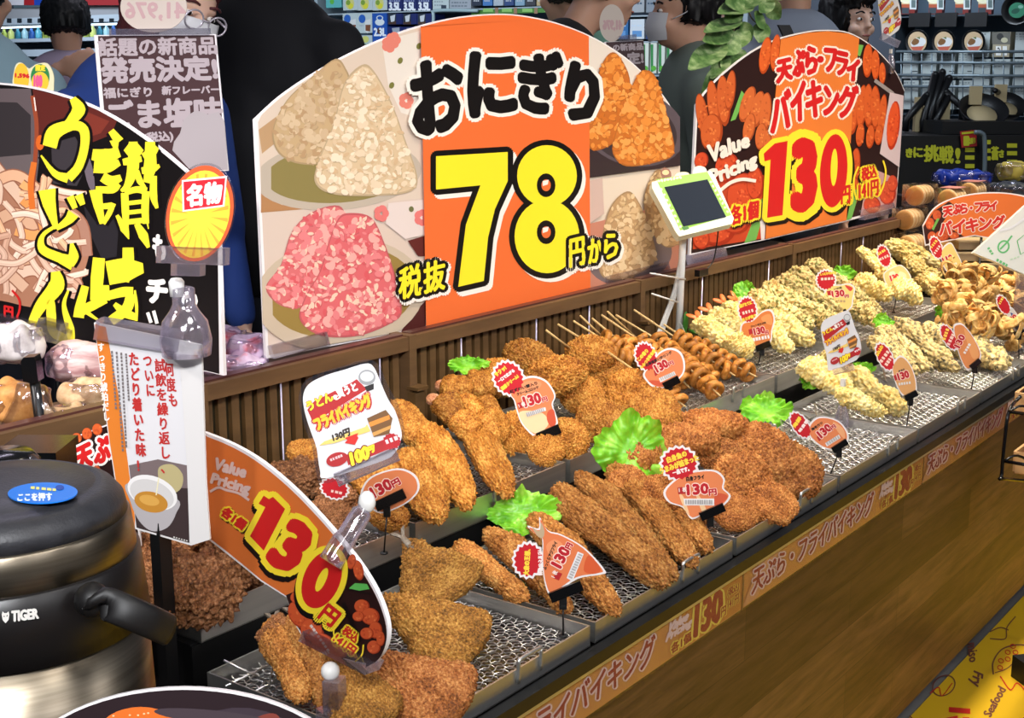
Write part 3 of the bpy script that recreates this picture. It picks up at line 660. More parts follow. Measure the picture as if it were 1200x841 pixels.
# ------------------------------------------------------------------ the udon board (crosswise, at the left)
b0, b1 = plZ(0.985).pt(0, 379), plZ(0.985).pt(262, 440)
UP_ = Plane(b1, np.cross(b1 - b0, (0, 0, 1)))
t = thing('udon_board', 'black arched udon board with yellow brush lettering and noodles, at the left', 'sign board', UP_.pt(130, 409))
UA = [(-70, 100), (-30, 96), (0, 97), (40, 102), (80, 113), (115, 127), (150, 147), (190, 176), (225, 206), (255, 236)]
slab('board', UP_, smooth_line(UA, 4).tolist() + [(262, 440), (-70, 362)], 0.006, BW, t)
pr = Print(UP_); BL2 = (16, 11, 11)
U2 = smooth_line(UA, 4) + np.array([-1, 2.0]); pr.poly(U2.tolist() + [(254.5, 242), (257, 438), (-69, 361)], BL2)
pr.poly([(-69, 103), (36, 104), (46, 185), (40, 240), (-69, 240)], (96, 84, 86)); pr.poly([(-69, 118), (20, 120), (36, 135), (36, 190), (-69, 190)], (52, 46, 48)); pr.poly([(-69, 190), (44, 180), (42, 225), (-69, 232)], (104, 92, 92))
pr.poly([(38, 104), (80, 115), (115, 129), (137, 142), (130, 158), (105, 168), (92, 150), (60, 160), (46, 175)], (92, 36, 30)); pr.poly([(95, 128), (128, 142), (118, 156), (100, 162)], (122, 50, 38))
pr.poly([(60, 168), (88, 160), (104, 190), (90, 218), (62, 215)], (58, 52, 56)); pr.poly([(98, 240), (112, 260), (140, 250), (136, 310), (120, 305), (104, 270)], (40, 36, 40)); pr.poly(oval(104, 200, 5, 26, -.2, 16), (108, 96, 104))
pr.poly(clip_poly(oval(20, 300, 92, 82, .15, 40), (-69, 361), (257, 438))[::1] if False else smooth_poly([(-60, 215), (0, 205), (45, 225), (75, 235), (100, 285), (104, 300), (85, 345), (45, 360), (0, 352), (-60, 345)], 5), (170, 118, 92))
for P, w, c in (([(-10, 190), (10, 215), (30, 240), (60, 290), (78, 330)], 13, (222, 186, 160)), ([(-10, 215), (15, 205), (35, 215), (52, 235), (60, 262)], 12, (226, 176, 140)), ([(-10, 262), (15, 250), (35, 262), (40, 290), (20, 310), (-8, 300)], 13, (214, 168, 136)), ([(10, 345), (22, 322), (45, 318), (60, 345)], 12, (228, 192, 168)), ([(-10, 330), (8, 320), (30, 338)], 12, (216, 174, 146)), ([(50, 300), (62, 318), (90, 330), (86, 350)], 10, (206, 160, 136)), ([(70, 240), (96, 262), (102, 300)], 11, (170, 124, 104)), ([(18, 270), (40, 276), (58, 268)], 11, (232, 160, 96)), ([(28, 232), (48, 250), (54, 268)], 15, (232, 150, 84)), ([(25, 215), (46, 232), (50, 255)], 9, (238, 170, 110))):
    stroke(pr, smooth_line(P), w + 3, (150, 96, 72)); stroke(pr, smooth_line(P), w, c)
rn = random.Random(5)
for i in range(34):
    x, y, a, l_ = rn.uniform(-20, 84), rn.uniform(218, 338), rn.uniform(-.9, 1.5), rn.uniform(26, 60); k = rn.uniform(-16, 16); u = np.array([math.cos(a), math.sin(a)]); v = np.array([-u[1], u[0]]); o = np.array([x, y])
    P = smooth_line([o - u * l_ / 2, o + v * k * .7, o + u * l_ / 2, o + u * l_ * .62 - v * k * .5]); P = np.clip(P, (-60, 208), (101, 350)); P = P[[0] + [j for j in range(1, len(P)) if np.linalg.norm(P[j] - P[j - 1]) > .3]]
    if len(P) < 4: continue
    c = [(226, 192, 168), (238, 208, 186), (206, 160, 134), (230, 180, 140), (216, 176, 152)][i % 5]; stroke(pr, P, 8.5, (156, 104, 82)); stroke(pr, P, 6.5, c); stroke(pr, P + np.array([-.8, -1]), 2, tuple(min(255, q + 14) for q in c))
stroke(pr, smooth_line([(38, 112), (43, 150), (40, 200), (36, 240)]), 5, (150, 70, 44)); stroke(pr, smooth_line([(40, 190), (36, 215), (38, 245)]), 7, (216, 112, 44)); stroke(pr, smooth_line([(40, 114), (42, 130)]), 1.5, (240, 220, 210)); pr.poly(oval(47, 167, 5, 9, 0, 12), (214, 100, 36))
UY = (244, 226, 52)
def brush(P, w):
    """a brush stroke of varying width: centre line px and widths"""
    Q = smooth_line(P); W_ = np.interp(np.linspace(0, 1, len(Q)), np.linspace(0, 1, len(w)), w); return Q, W_
def strokew(p, Q, W_, c):
    T = np.gradient(Q, axis=0); T /= np.maximum(np.linalg.norm(T, axis=1, keepdims=True), 1e-9); Nn = np.stack([-T[:, 1], T[:, 0]], 1) * (W_ / 2)[:, None]
    V = p.pl.pts(np.vstack([Q + Nn, Q - Nn]), p.lift(1e-5)); k = len(Q); p.mb.add(V, [(i, i + 1, k + i + 1, k + i) for i in range(k - 1)], p.mi(c))
BS = [ # u do n
    ([(85, 115), (92, 128), (84, 140), (72, 148)], [6, 13, 9, 2]), ([(58, 172), (64, 155), (85, 147), (98, 152), (99, 172), (92, 195), (80, 209)], [13, 14, 9, 9, 8, 8, 9]), ([(80, 209), (64, 203), (48, 182)], [9, 6, 1.5]),
    ([(55, 222), (58, 240), (66, 268)], [16, 12, 4]), ([(66, 268), (80, 258), (86, 250)], [4, 8, 11]), ([(66, 264), (50, 276), (50, 292), (70, 302), (86, 308)], [3, 4, 8, 9, 14]), ([(84, 285), (86, 300), (82, 311)], [3, 10, 7]), ([(82, 230), (88, 244)], [7, 5]), ([(92, 228), (97, 240)], [8, 5]),
    ([(65, 318), (66, 335), (48, 358), (36, 380)], [8, 15, 11, 7]), ([(36, 380), (44, 360), (58, 352), (60, 368), (62, 388), (78, 398)], [5, 5, 7, 9, 8, 9]), ([(80, 340), (75, 358), (82, 385), (83, 402)], [2, 4, 8, 7]),
    # left radical of the first kanji
    ([(130, 153), (140, 166)], [6, 9]), ([(134, 164), (136, 176)], [9, 3]), ([(108, 181), (124, 183), (140, 178)], [10, 14, 9]), ([(110, 195), (126, 196), (140, 190)], [12, 10, 6]), ([(120, 207), (130, 212), (142, 208)], [9, 10, 6]), ([(112, 222), (115, 240), (120, 262)], [12, 9, 5]), ([(112, 222), (132, 222), (140, 216)], [6, 7, 4]), ([(118, 242), (130, 241)], [5, 6]), ([(133, 238), (128, 250), (121, 262)], [5, 5, 4]),
    # right part of it
    ([(148, 172), (157, 178), (165, 172)], [8, 12, 8]), ([(156, 166), (156, 195), (150, 216), (142, 224)], [8, 11, 7, 3]), ([(144, 190), (156, 188), (166, 186)], [6, 8, 5]), ([(176, 166), (176, 195), (172, 214)], [9, 12, 6]), ([(168, 184), (178, 178), (184, 172)], [7, 9, 5]), ([(166, 200), (178, 198), (187, 194)], [6, 8, 3]), ([(180, 206), (180, 230), (184, 244)], [6, 7, 3]), ([(160, 200), (164, 212), (170, 220)], [5, 6, 3]),
    ([(146, 226), (147, 248), (148, 272)], [7, 7, 4]), ([(146, 226), (160, 222), (172, 224)], [5, 6, 7]), ([(171, 224), (170, 245), (171, 262)], [7, 7, 6]), ([(150, 238), (168, 236)], [4, 4]), ([(150, 249), (168, 247)], [4, 4]), ([(150, 260), (168, 258)], [5, 5]), ([(137, 252), (146, 268), (151, 280)], [3, 8, 1]), ([(160, 262), (168, 276), (174, 290)], [5, 9, 3]), ([(172, 258), (174, 268)], [2, 1]),
    # second kanji
    ([(116, 302), (114, 325), (112, 352)], [11, 12, 10]), ([(100, 335), (94, 358), (92, 372)], [7, 9, 10]), ([(92, 366), (108, 358), (124, 350)], [9, 9, 8]), ([(124, 334), (124, 352)], [6, 8]), ([(150, 290), (150, 310), (146, 330)], [10, 11, 8]), ([(126, 320), (148, 316), (168, 314)], [22, 22, 9]), ([(128, 346), (144, 342), (156, 342)], [8, 9, 9]), ([(154, 344), (148, 362), (130, 376)], [9, 10, 9]), ([(134, 356), (146, 366), (160, 372)], [4, 9, 6]), ([(158, 340), (160, 358), (160, 376)], [2, 3, 2]), ([(102, 366), (114, 374), (122, 376)], [4, 2, 1])]
BB = [brush(P, w) for P, w in BS]
for Q, W_ in BB: strokew(pr, Q, W_ * 1.25 + 7, BL2)
for Q, W_ in BB: strokew(pr, Q, W_ * 1.28, UY)
pr.text('も', [(180, 275), (193, 277), (193, 305), (180, 302)], [(WHT, 1.6)]); pr.text('チ', [(173, 327), (195, 329), (195, 355), (173, 353)], [(WHT, 2)]); pr.text('つ', [(216, 342), (230, 345), (230, 364), (216, 362)], [(WHT, 2)]); stroke(pr, [(173, 366), (177, 378)], 4, WHT); stroke(pr, [(180, 364), (184, 379)], 4, WHT)
pr.text('円', [(5, 358), (15, 360), (15, 372), (5, 370)], [(RED, .8)]); stroke(pr, smooth_line([(14, 340), (22, 350), (23, 362), (19, 374)]), 2.5, RED)
pr.build('print', t)
clip_box(t, -30, 372, 75, 396, UP_, 18, name='clear_foot', th=0.03); clip_box(t, 42, 384, 68, 391, UP_, 24, name='clear_foot', th=0.035)

# ------------------------------------------------------------------ maroon new-product signs beyond the boards
def newsign(p0, quad, ov, lab, lines, torn, mirror_txt, nm='new_product_sign'):
    pl = plF(p0); t = thing(nm, lab, 'sign', p0, 'maroon new-product signs')
    slab('board', pl, quad, 0.004, BW, t); pr = Print(pl)
    q = np.array(quad, float); c = q.mean(0); pr.poly((q - c) * np.array([.955, .985]) + c + np.array([1.2, 0]), (70, 44, 46))
    for st, qq, r in lines: pr.text(st, qq, [((180, 166, 170), r)])
    if torn is not None: pr.poly(torn, (176, 166, 168))
    pr.build('print', t)
    o = slab('oval_topper', pl, oval(*ov), 0.003, mat('cream_card', (204, 190, 178), 0.5), t)
    pr = Print(pl); x0, y0, x1, y1 = mirror_txt
    pr.text('41,976', [(x1, y0), (x0, y0), (x0, y1), (x1, y1)], [((196, 160, 160), 0.9)])
    pr.build('lettering', o)
    a, b_ = quad[0], quad[1]; clip_box(t, a[0] + 18, a[1] - 3, b_[0] - 8, b_[1] - 3, pl, 8, name='clear_clip', th=0.014)
    mb = MB(); f = pl.pt((quad[2][0] + quad[3][0]) / 2, quad[3][1]); mb.tube([f - pl.n * 0.01, np.array([f[0], f[1], 0.0]) - pl.n * 0.01], 0.004, 8); mb.build('post', BLACK, t)
    return t
p4 = at(185, 120, 2.62); p4[2] = 1.2
newsign(p4, [(110, 41), (253, 40), (268, 200), (124, 205)], (180, 8, 39, 30, 0, 36), 'maroon new-product sign with grey lettering and a cream oval above it, behind the udon board',
        [('話題の新商品', [(115, 45), (252, 43), (254, 63), (116, 66)], .9), ('発売決定!', [(118, 68), (252, 66), (255, 93), (120, 97)], 1.6), ('福にぎり', [(121, 103), (177, 102), (178, 113), (122, 115)], .6), ('新フレーバー', [(190, 101), (256, 100), (257, 109), (190, 111)], .6), ('ごま塩味', [(126, 119), (259, 114), (261, 147), (128, 151)], 1.6), ('(税込)', [(168, 156), (202, 153), (203, 166), (169, 169)], .7)],
        [(263, 142), (256, 131), (244, 134), (230, 129), (222, 134), (215, 141), (211, 156), (204, 166), (202, 176), (222, 198), (267, 199)], (147, 3, 217, 24))
p5 = at(728, 60, 3.7); p5[2] = 1.3
newsign(p5, [(708, 49), (754, 47), (758, 110), (712, 112)], (717, 27, 14.5, 22, 0, 30), 'small maroon new-product sign peeping over the right shoulder of the rice ball board',
        [('の新商品', [(718, 52), (753, 50), (754, 58), (719, 60)], .5), ('定!', [(735, 62), (753, 61), (754, 74), (736, 75)], .8)], None, (707, 24, 729, 36))

# small yellow tag above the udon board
zc_ = 2.35 / (ray(40, 85)[1]); pl = plF(at(40, 85, zc_)); t = thing('price_tag', 'small yellow and green double price tag above the udon board edge', 'price tag', pl.pt(40, 108))
slab('card', pl, smooth_poly([(17, 80), (24, 73), (33, 80), (38, 78), (43, 75), (55, 74), (62, 85), (63, 98), (58, 110), (18, 108)], 4), 0.003, mat('tag_cream', (228, 222, 180), 0.4), t)
pr = Print(pl); pr.poly(oval(25, 92, 9, 18), (240, 190, 50)); pr.poly(oval(47, 90, 11, 15), (44, 130, 70)); pr.poly(oval(47, 96, 10, 12), (238, 196, 52)); pr.text('1,596', [(18, 86), (34, 87), (34, 92), (18, 91)], [(RED, .6)]); pr.text('100', [(40, 88), (49, 88), (49, 102), (40, 102)], [((226, 90, 140), .8)]); pr.text('限定', [(42, 76), (53, 76), (53, 83), (42, 83)], [(YB, .5)])
pr.build('print', t); mb = MB(); f = pl.pt(42, 108); mb.tube([f - pl.n * .005, [f[0], f[1], 0.0]], 0.003, 6); mb.build('stem', BLACK, t)
# ================================================================== left foreground: jug, cards, clips
def dashes(pr, P0, P1, n, w, c, gap=0.35):
    """a column or row of unreadable small print"""
    P0, P1 = np.array(P0, float), np.array(P1, float); r = random.Random(int(P0[0] * 7 + P0[1])); d = (P1 - P0) / n; u = d / np.linalg.norm(d); nn = np.array([-u[1], u[0]]) * w / 2
    for i in range(n):
        a = P0 + d * i; b_ = a + d * (1 - gap * r.uniform(.5, 1.3)); pr.poly([a - nn, b_ - nn, b_ + nn, a + nn], c)
# ---- big insulated jug
JC = np.array([0.581, 0.951])
STEELB = noise_col(mat('brushed_steel', (130, 120, 104), 0.32, 1.0), [(0.3, (112, 102, 88)), (0.7, (142, 132, 116))], 4, 3, stretch=(1, 1, 40))
MB().n
mb = MB(); mb.box((JC[0], JC[1], 0.71), (0.30, 0.30, 0.06)); tag(mb.build('display_block', BLACK), 'low black block under the steel jug at the left', 'stand')
jug = thing('insulated_jug', 'brushed steel insulated jug with black band, black lid and blue sticker, lower left', 'jug', (JC[0], JC[1], 0.741))
c3 = (JC[0], JC[1], 0)
mb = MB(); mb.lathe([(0.0, 0.742), (0.108, 0.742), (0.114, 0.750), (0.1140, 0.90), (0.1100, 1.015)], c3, 96); mb.build('body', STEELB, jug)
mb = MB(); mb.lathe([(0.1090, 1.004), (0.1130, 1.005), (0.1075, 1.062), (0.1050, 1.064)], c3, 96); band = mb.build('band', mat('band_black', (20, 17, 17), 0.35), jug)
mb = MB(); mb.lathe([(0.1035, 1.062), (0.1050, 1.064), (0.1015, 1.092), (0.099, 1.095)], c3, 96); mb.build('collar', STEELB, jug)
LIDM = noise_col(mat('lid_grey_black', (44, 44, 48), 0.45), [(0.3, (38, 38, 42)), (0.7, (52, 52, 56))], 60, bump=0.2, bscale=400)
mb = MB(); mb.lathe([(0.0995, 1.094), (0.097, 1.106), (0.090, 1.115), (0.078, 1.120), (0.076, 1.1185), (0.074, 1.1205), (0.04, 1.1235), (0, 1.124)], c3, 96); lid = mb.build('lid', LIDM, jug)
sp = plZ(1.1245); pr = Print(sp)
mb = MB(); V = sp.pts(oval(50, 577, 41, 12, -.03, 40)); mb.prism(V[::-1], (0, 0, -0.001)); stk = mb.build('sticker', mat('sticker_blue', (30, 120, 220), 0.3), lid)
pr.text('ここを押す', [(22, 578), (60, 577), (62, 586), (20, 587)], [((230, 240, 250), .5)]); dashes(pr, (36, 571), (68, 574), 5, 3, (230, 220, 120)); pr.poly(oval(70, 571, 5, 3), (20, 70, 160))
pr.build('lettering', stk)
ang = math.atan2(-ray(24, 720)[1], -ray(24, 720)[0]); pt_ = np.array([JC[0] + 0.1115 * math.cos(ang), JC[1] + 0.1115 * math.sin(ang), 1.035])
lp = Plane(pt_, (math.cos(ang), math.sin(ang), 0.09)); pr = Print(lp, 0.0004); LW = (214, 210, 204)
pr.text('TIGER', [(14, 716), (44, 713), (45, 724), (14, 728)], [(LW, .9)])
pr.poly([(2, 720), (3, 716), (5, 718), (8, 718), (10, 716), (11, 720), (10, 726), (6.5, 730), (3, 726)], LW); pr.poly([(4, 721), (6, 722), (4.5, 723)], (20, 17, 17)); pr.poly([(9, 720), (7, 722), (9, 722)], (20, 17, 17))
pr.build('lettering', band)
P = []
for px, py, zc in ((108, 702, 1.012), (125, 707, 1.000), (150, 717, 1.000), (176, 728, 1.012), (198, 738, 1.035)): P.append(at(px, py, zc))
mb = MB(); Q = smooth_line(P, 6)
R_ = 0.011
V = []; T = np.gradient(Q, axis=0); T /= np.linalg.norm(T, axis=1, keepdims=True)
for q, tt in zip(Q, T):
    rad = q - np.array([JC[0], JC[1], q[2]]); rad /= np.linalg.norm(rad); w = np.cross(tt, rad); w /= np.linalg.norm(w)
    for k in range(12):
        a = 2 * math.pi * k / 12; V.append(q + 0.0125 * math.cos(a) * w + 0.006 * math.sin(a) * rad)
n_ = len(Q); mb.add(V, [(i * 12 + j, i * 12 + (j + 1) % 12, (i + 1) * 12 + (j + 1) % 12, (i + 1) * 12 + j) for i in range(n_ - 1) for j in range(12)] + [tuple(range(12)), tuple((n_ - 1) * 12 + j for j in range(12))], 0, True)
ce = at(108, 702, 1.012); mb.ell(ce, (0.0135, 0.0135, 0.0135)); mb.build('handle', mat('handle_black', (18, 16, 16), 0.5), jug)

# ---- big dark round board, bottom edge of the view
s7 = plF(at(215, 870, 0.92), 0, 12); t = thing('round_board', 'dark round photo board with a white rim at the bottom edge of the view', 'sign board', s7.pt(215, 1000))
slab('board', s7, oval(215, 925, 205, 120, 0, 64), 0.004, BW, t)
pr = Print(s7); pr.poly(oval(215, 925, 202, 117, 0, 64), (40, 26, 30)); pr.poly(oval(290, 905, 90, 75, .3), (62, 50, 58)); pr.poly(oval(165, 862, 52, 34, 0, 32), (226, 110, 40)); pr.poly(oval(300, 860, 16, 34, .9), (130, 60, 50))
pr.poly(oval(250, 840, 70, 8, .1), (70, 58, 64))
pr.ellipses([(165 + random.uniform(-35, 35), 862 + random.uniform(-28, -10), 1.4, 1, 0, 0) for _ in range(14)], [(250, 200, 150)])
pr.build('print', t); b7 = s7.pt(215, 925); mb = MB(); mb.tube([b7 - s7.n * .012, (b7[0], b7[1] + .03, 0.681)], 0.006, 8); mb.build('post', BLACK, t)

# ---- soup card with post
pb = plZ(0.681).pt(198, 812); s8 = Plane(pb + np.array([0, 0, 0]), plF(pb, -18, -3).n)
t = thing('soup_card', 'tall white and orange soup card with red brush writing on a black post', 'card stand', pb)
slab('card', s8, [(110, 378), (236, 404), (241, 560), (246, 632), (224, 639), (143, 615), (128, 520)], 0.003, mat('card_white', (222, 218, 216), 0.35), t)
pr = Print(s8); pr.poly([(111, 380), (124, 383), (142, 480), (158, 605), (158, 618), (144, 614), (129, 520)], (222, 126, 48))
pr.poly([(126, 384), (209, 401), (214, 470), (219, 545), (222, 636), (160, 618), (156, 590), (142, 480)], (220, 217, 219))
pr.poly([(151, 545), (185, 538), (219, 545), (222, 636), (160, 618)], (120, 104, 104)); pr.poly([(155, 572), (185, 570), (220, 572), (222, 636), (160, 618)], (62, 50, 50))
pr.poly(smooth_poly([(186, 548), (202, 544), (214, 556), (212, 572), (200, 578), (188, 568)], 5), (184, 170, 124)); 
pr.poly(smooth_poly([(150, 566), (153, 588), (163, 610), (178, 622), (196, 618), (206, 602), (207, 584)], 5), (176, 170, 172)); pr.poly(oval(178.5, 577, 30.5, 19, .38), (232, 228, 226)); pr.poly(oval(178, 579, 27, 16, .38), (206, 202, 200)); pr.poly(oval(177, 588, 20, 12, .24), (190, 132, 52)); pr.poly(oval(175, 586, 12, 6, .24), (212, 160, 78)); stroke(pr, [(186, 560), (183, 580)], 1.5, (230, 220, 180))
RB = (190, 52, 50)
pr.column('すっきり琥珀だし', (118, 401), (125, 494), 8, [((244, 236, 226), .4)])
pr.column('何度も', (197, 424), (204, 478), 11, [(RB, .5)]); pr.column('試飲を繰り返し、', (187, 420), (195, 556), 13, [(RB, .5)]); pr.column('ついに', (172, 414), (177, 466), 11, [(RB, .5)]); pr.column('たどり着いた味!', (156, 412), (167, 554), 12, [(RB, .6)])
for k, (x0, x1, y1) in enumerate(((131, 136, 480), (136.5, 144, 530), (142, 148, 525), (147.5, 151, 470))): dashes(pr, (x0, 411 + k), (x1, y1), 26 if k in (1, 2) else 16, 2.2, (120, 112, 112))
dashes(pr, (203, 629), (221, 634), 6, 1.5, (200, 196, 190))
pr.build('print', t)
mb = MB(); tp = s8.pt(189, 628, -0.008); mb.box(((tp[0] + pb[0]) / 2, (tp[1] + pb[1]) / 2, (tp[2] + .681) / 2), (0.018, 0.018, tp[2] - .681 + .04)); mb.box((pb[0], pb[1], 0.684), (0.06, 0.06, 0.006)); mb.build('post', BLACK, t)
clip_box(t, 111, 386, 206, 402, s8, 24, name='clear_clip', th=0.016)
mb = MB(); q = s8.pt(217, 382); S_ = 0.001055
mb.lathe([(0.028, -0.034), (0.030, -0.016), (0.026, 0.006), (0.017, 0.018), (0.013, 0.026), (0.013, 0.044), (0.010, 0.046)], q, 28); mb.build('clear_holder', CLEAR, t)
mb = MB(); q2 = s8.pt(207, 336); mb.lathe([(0.0, -0.012), (0.008, -0.011), (0.009, 0.006), (0.006, 0.010), (0, 0.011)], q2, 20); mb.build('joint', WHITE, t)
# ---- round speciality disc
s9 = plF(s8.pt(230, 250) , -6, 4); t = thing('speciality_disc', 'small oval yellow and red card with white characters in a clear clip', 'card', s9.pt(222, 305))
slab('card', s9, oval(234, 250, 40, 60, .22, 44), 0.002, FILM, t); slab('disc', Plane(s9.p + s9.n * .001, s9.n), oval(234, 250, 38.5, 57, .22, 44), 0.0018, mat('disc_orange', (222, 92, 52), 0.3), t)
pr = Print(s9, 0.0014); pr.poly(oval(234, 251, 34.5, 52, .22, 40), (248, 212, 64))
for k in range(20):
    a = k * 2 * math.pi / 20; c_, s_ = math.cos(a), math.sin(a)
    f = lambda r, da: (234 + r * 34 * math.cos(a + da) - r * 8 * math.sin(a + da), 252 + r * 50 * math.sin(a + da) + r * 6 * math.cos(a + da))
    pr.poly([f(.35, 0), f(.97, -.05), f(.97, .05)], (240, 166, 56))
pr.poly([(213, 211), (266, 206), (263, 242), (214, 248)], (240, 226, 226)); pr.poly([(215, 213), (264, 208.5), (261, 240), (216, 246)], (206, 34, 46))
pr.text('名物', [(219, 217), (260, 213), (258, 237), (220, 242)], [((250, 244, 244), 1.4)])
pr.build('print', t)
clip_box(t, 183, 298, 264, 301, s9, 20, name='clear_clip', th=0.016); clip_box(t, 200, 316, 234, 317, s9, 14, name='clear_socket', th=0.02)

# ---- arched 130 board, lower left
L0, L1 = at(243, 570, 1.70), at(450, 740, 1.43); s6 = Plane(L1, np.cross(L1 - L0, (0, 0, 1)) * np.array([1, 1, 0]))
t = thing('price_board', 'tilted orange arched board with a red 130, lower left in front of the trays', 'sign board', s6.pt(388, 790))
A6 = smooth_line([(238, 506), (270, 519), (300, 536), (332, 561), (362, 590), (396, 628), (424, 664), (443, 697), (453, 726), (454, 748), (446, 768), (430, 779)], 5)
slab('board', s6, A6.tolist() + [(385, 769), (358, 752), (345, 730), (336, 700), (306, 681), (270, 652), (243, 631)], 0.005, BW, t)
pr = Print(s6); I6 = A6 + np.array([-1.5, 3.0]); pr.poly([(241, 510)] + I6[1:-1].tolist() + [(429, 777), (386, 767), (359, 750), (346, 730), (337, 699), (306, 679), (271, 650), (244, 629)], (216, 112, 50))
pr.poly([(335, 697), (352, 690), (380, 680), (396, 655), (404, 640)] + [p for p in I6.tolist() if p[0] > 404 and p[1] > 642] + [(429, 777), (386, 767), (359, 750), (346, 730)], (44, 22, 20))
fryheap(pr, [(420, 668, 6, 12, -.2), (412, 658, 5, 9, .2), (424, 710, 9, 8, 0), (434, 722, 11, 10, .4), (420, 722, 7, 6, 0), (440, 738, 8, 10, 0), (430, 742, 8, 7, 0), (438, 758, 8, 8, 0), (446, 748, 5, 9, 0), (352, 720, 13, 18, -.6), (366, 738, 14, 14, -.5), (378, 752, 14, 10, .3), (394, 762, 14, 8, .3), (350, 700, 10, 8, 0)], (206, 86, 46))
pr.poly([(408, 690), (416, 683), (430, 684), (433, 690), (420, 692)], (96, 186, 88)); stroke(pr, [(398, 688), (436, 696)], 2, (30, 18, 18)); stroke(pr, [(402, 706), (422, 752)], 5, (24, 14, 14))
dashes(pr, (364, 732), (386, 764), 8, 3, (214, 200, 190))
W6 = (222, 190, 180)
pr.text('Value', rot_quad(270, 548, 38, 13, 16), [(W6, 1.1)]); pr.text('Pricing', rot_quad(270, 568, 46, 15, 16), [(W6, 1.1)]); stroke(pr, smooth_line([(246, 576), (256, 571), (265, 574), (280, 578), (292, 586)]), 3, W6)
pr.text('各1個', rot_quad(274, 607, 31, 12, 36), [(BLK, 3, (1.5, 2)), (YB, 3), (RED, .9)])
ONE6 = [(303, 590), (309, 580.5), (315, 584.5), (320, 582), (334, 596), (309, 645), (293, 628), (311, 594)]
Z6 = oval(377, 679, 21.5, 35, .38, 36)
for c, r, o_ in ((BLK, 7, (-2, 6)), (YB, 7, (0, 0))):
    fat(pr, ONE6, [(c, r, o_)]); pr.text('3', rot_quad(341, 640, 28, 52, 33), [(c, r + 6, o_)]); fat(pr, Z6, [(c, r, o_)])
pr.text('円', rot_quad(386, 721, 19, 20, 38), [(BLK, 6, (-1, 3)), (YB, 6)])
pr.poly(rot_quad(341, 640, 26, 46, 33), YB); pr.poly(ONE6, RED); pr.text('3', rot_quad(341, 640, 29, 54, 33), [(RED, 4.9)]); pr.poly(Z6, RED); pr.poly(oval(377, 679, 5, 15, .42, 20), YB); pr.text('円', rot_quad(386, 721, 19, 20, 38), [(RED, 1.2)])
pr.text('税込', rot_quad(411, 743, 20, 11, 38), [(YB, 2.6), (RED, .6)]); pr.text('141円', rot_quad(404, 755, 28, 11, 38), [(YB, 2.6), (RED, .6)])
stroke(pr, smooth_line([(394, 730), (391, 740), (393, 750)]), 1.8, YB); stroke(pr, smooth_line([(426, 755), (424, 767), (416, 775)]), 1.8, YB)
pr.build('print', t)
clip_box(t, 352, 745, 430, 785, s6, 13, name='clear_clip', th=0.02)
mb = MB(); q = s6.pt(387, 786, .004); mb.ell(q, (.011, .011, .011)); mb.build('joint', WHITE, t)
mb = MB(); f = s6.pt(392, 812, .004); mb.box(f, (0.022, 0.02, 0.036), R=rotz(20)); mb.box(f + np.array([0.005, -.002, -.03]), (0.05, 0.02, 0.026), R=rotz(-20)); mb.tube([f + np.array([0, 0, -.04]), (f[0], f[1], FMZ + .002)], 0.008, 10); mb.lathe([(0.03, FMZ + .001), (0.03, FMZ + .005)], (f[0], f[1], 0), 24); mb.build('clear_stand', CLEAR, t)

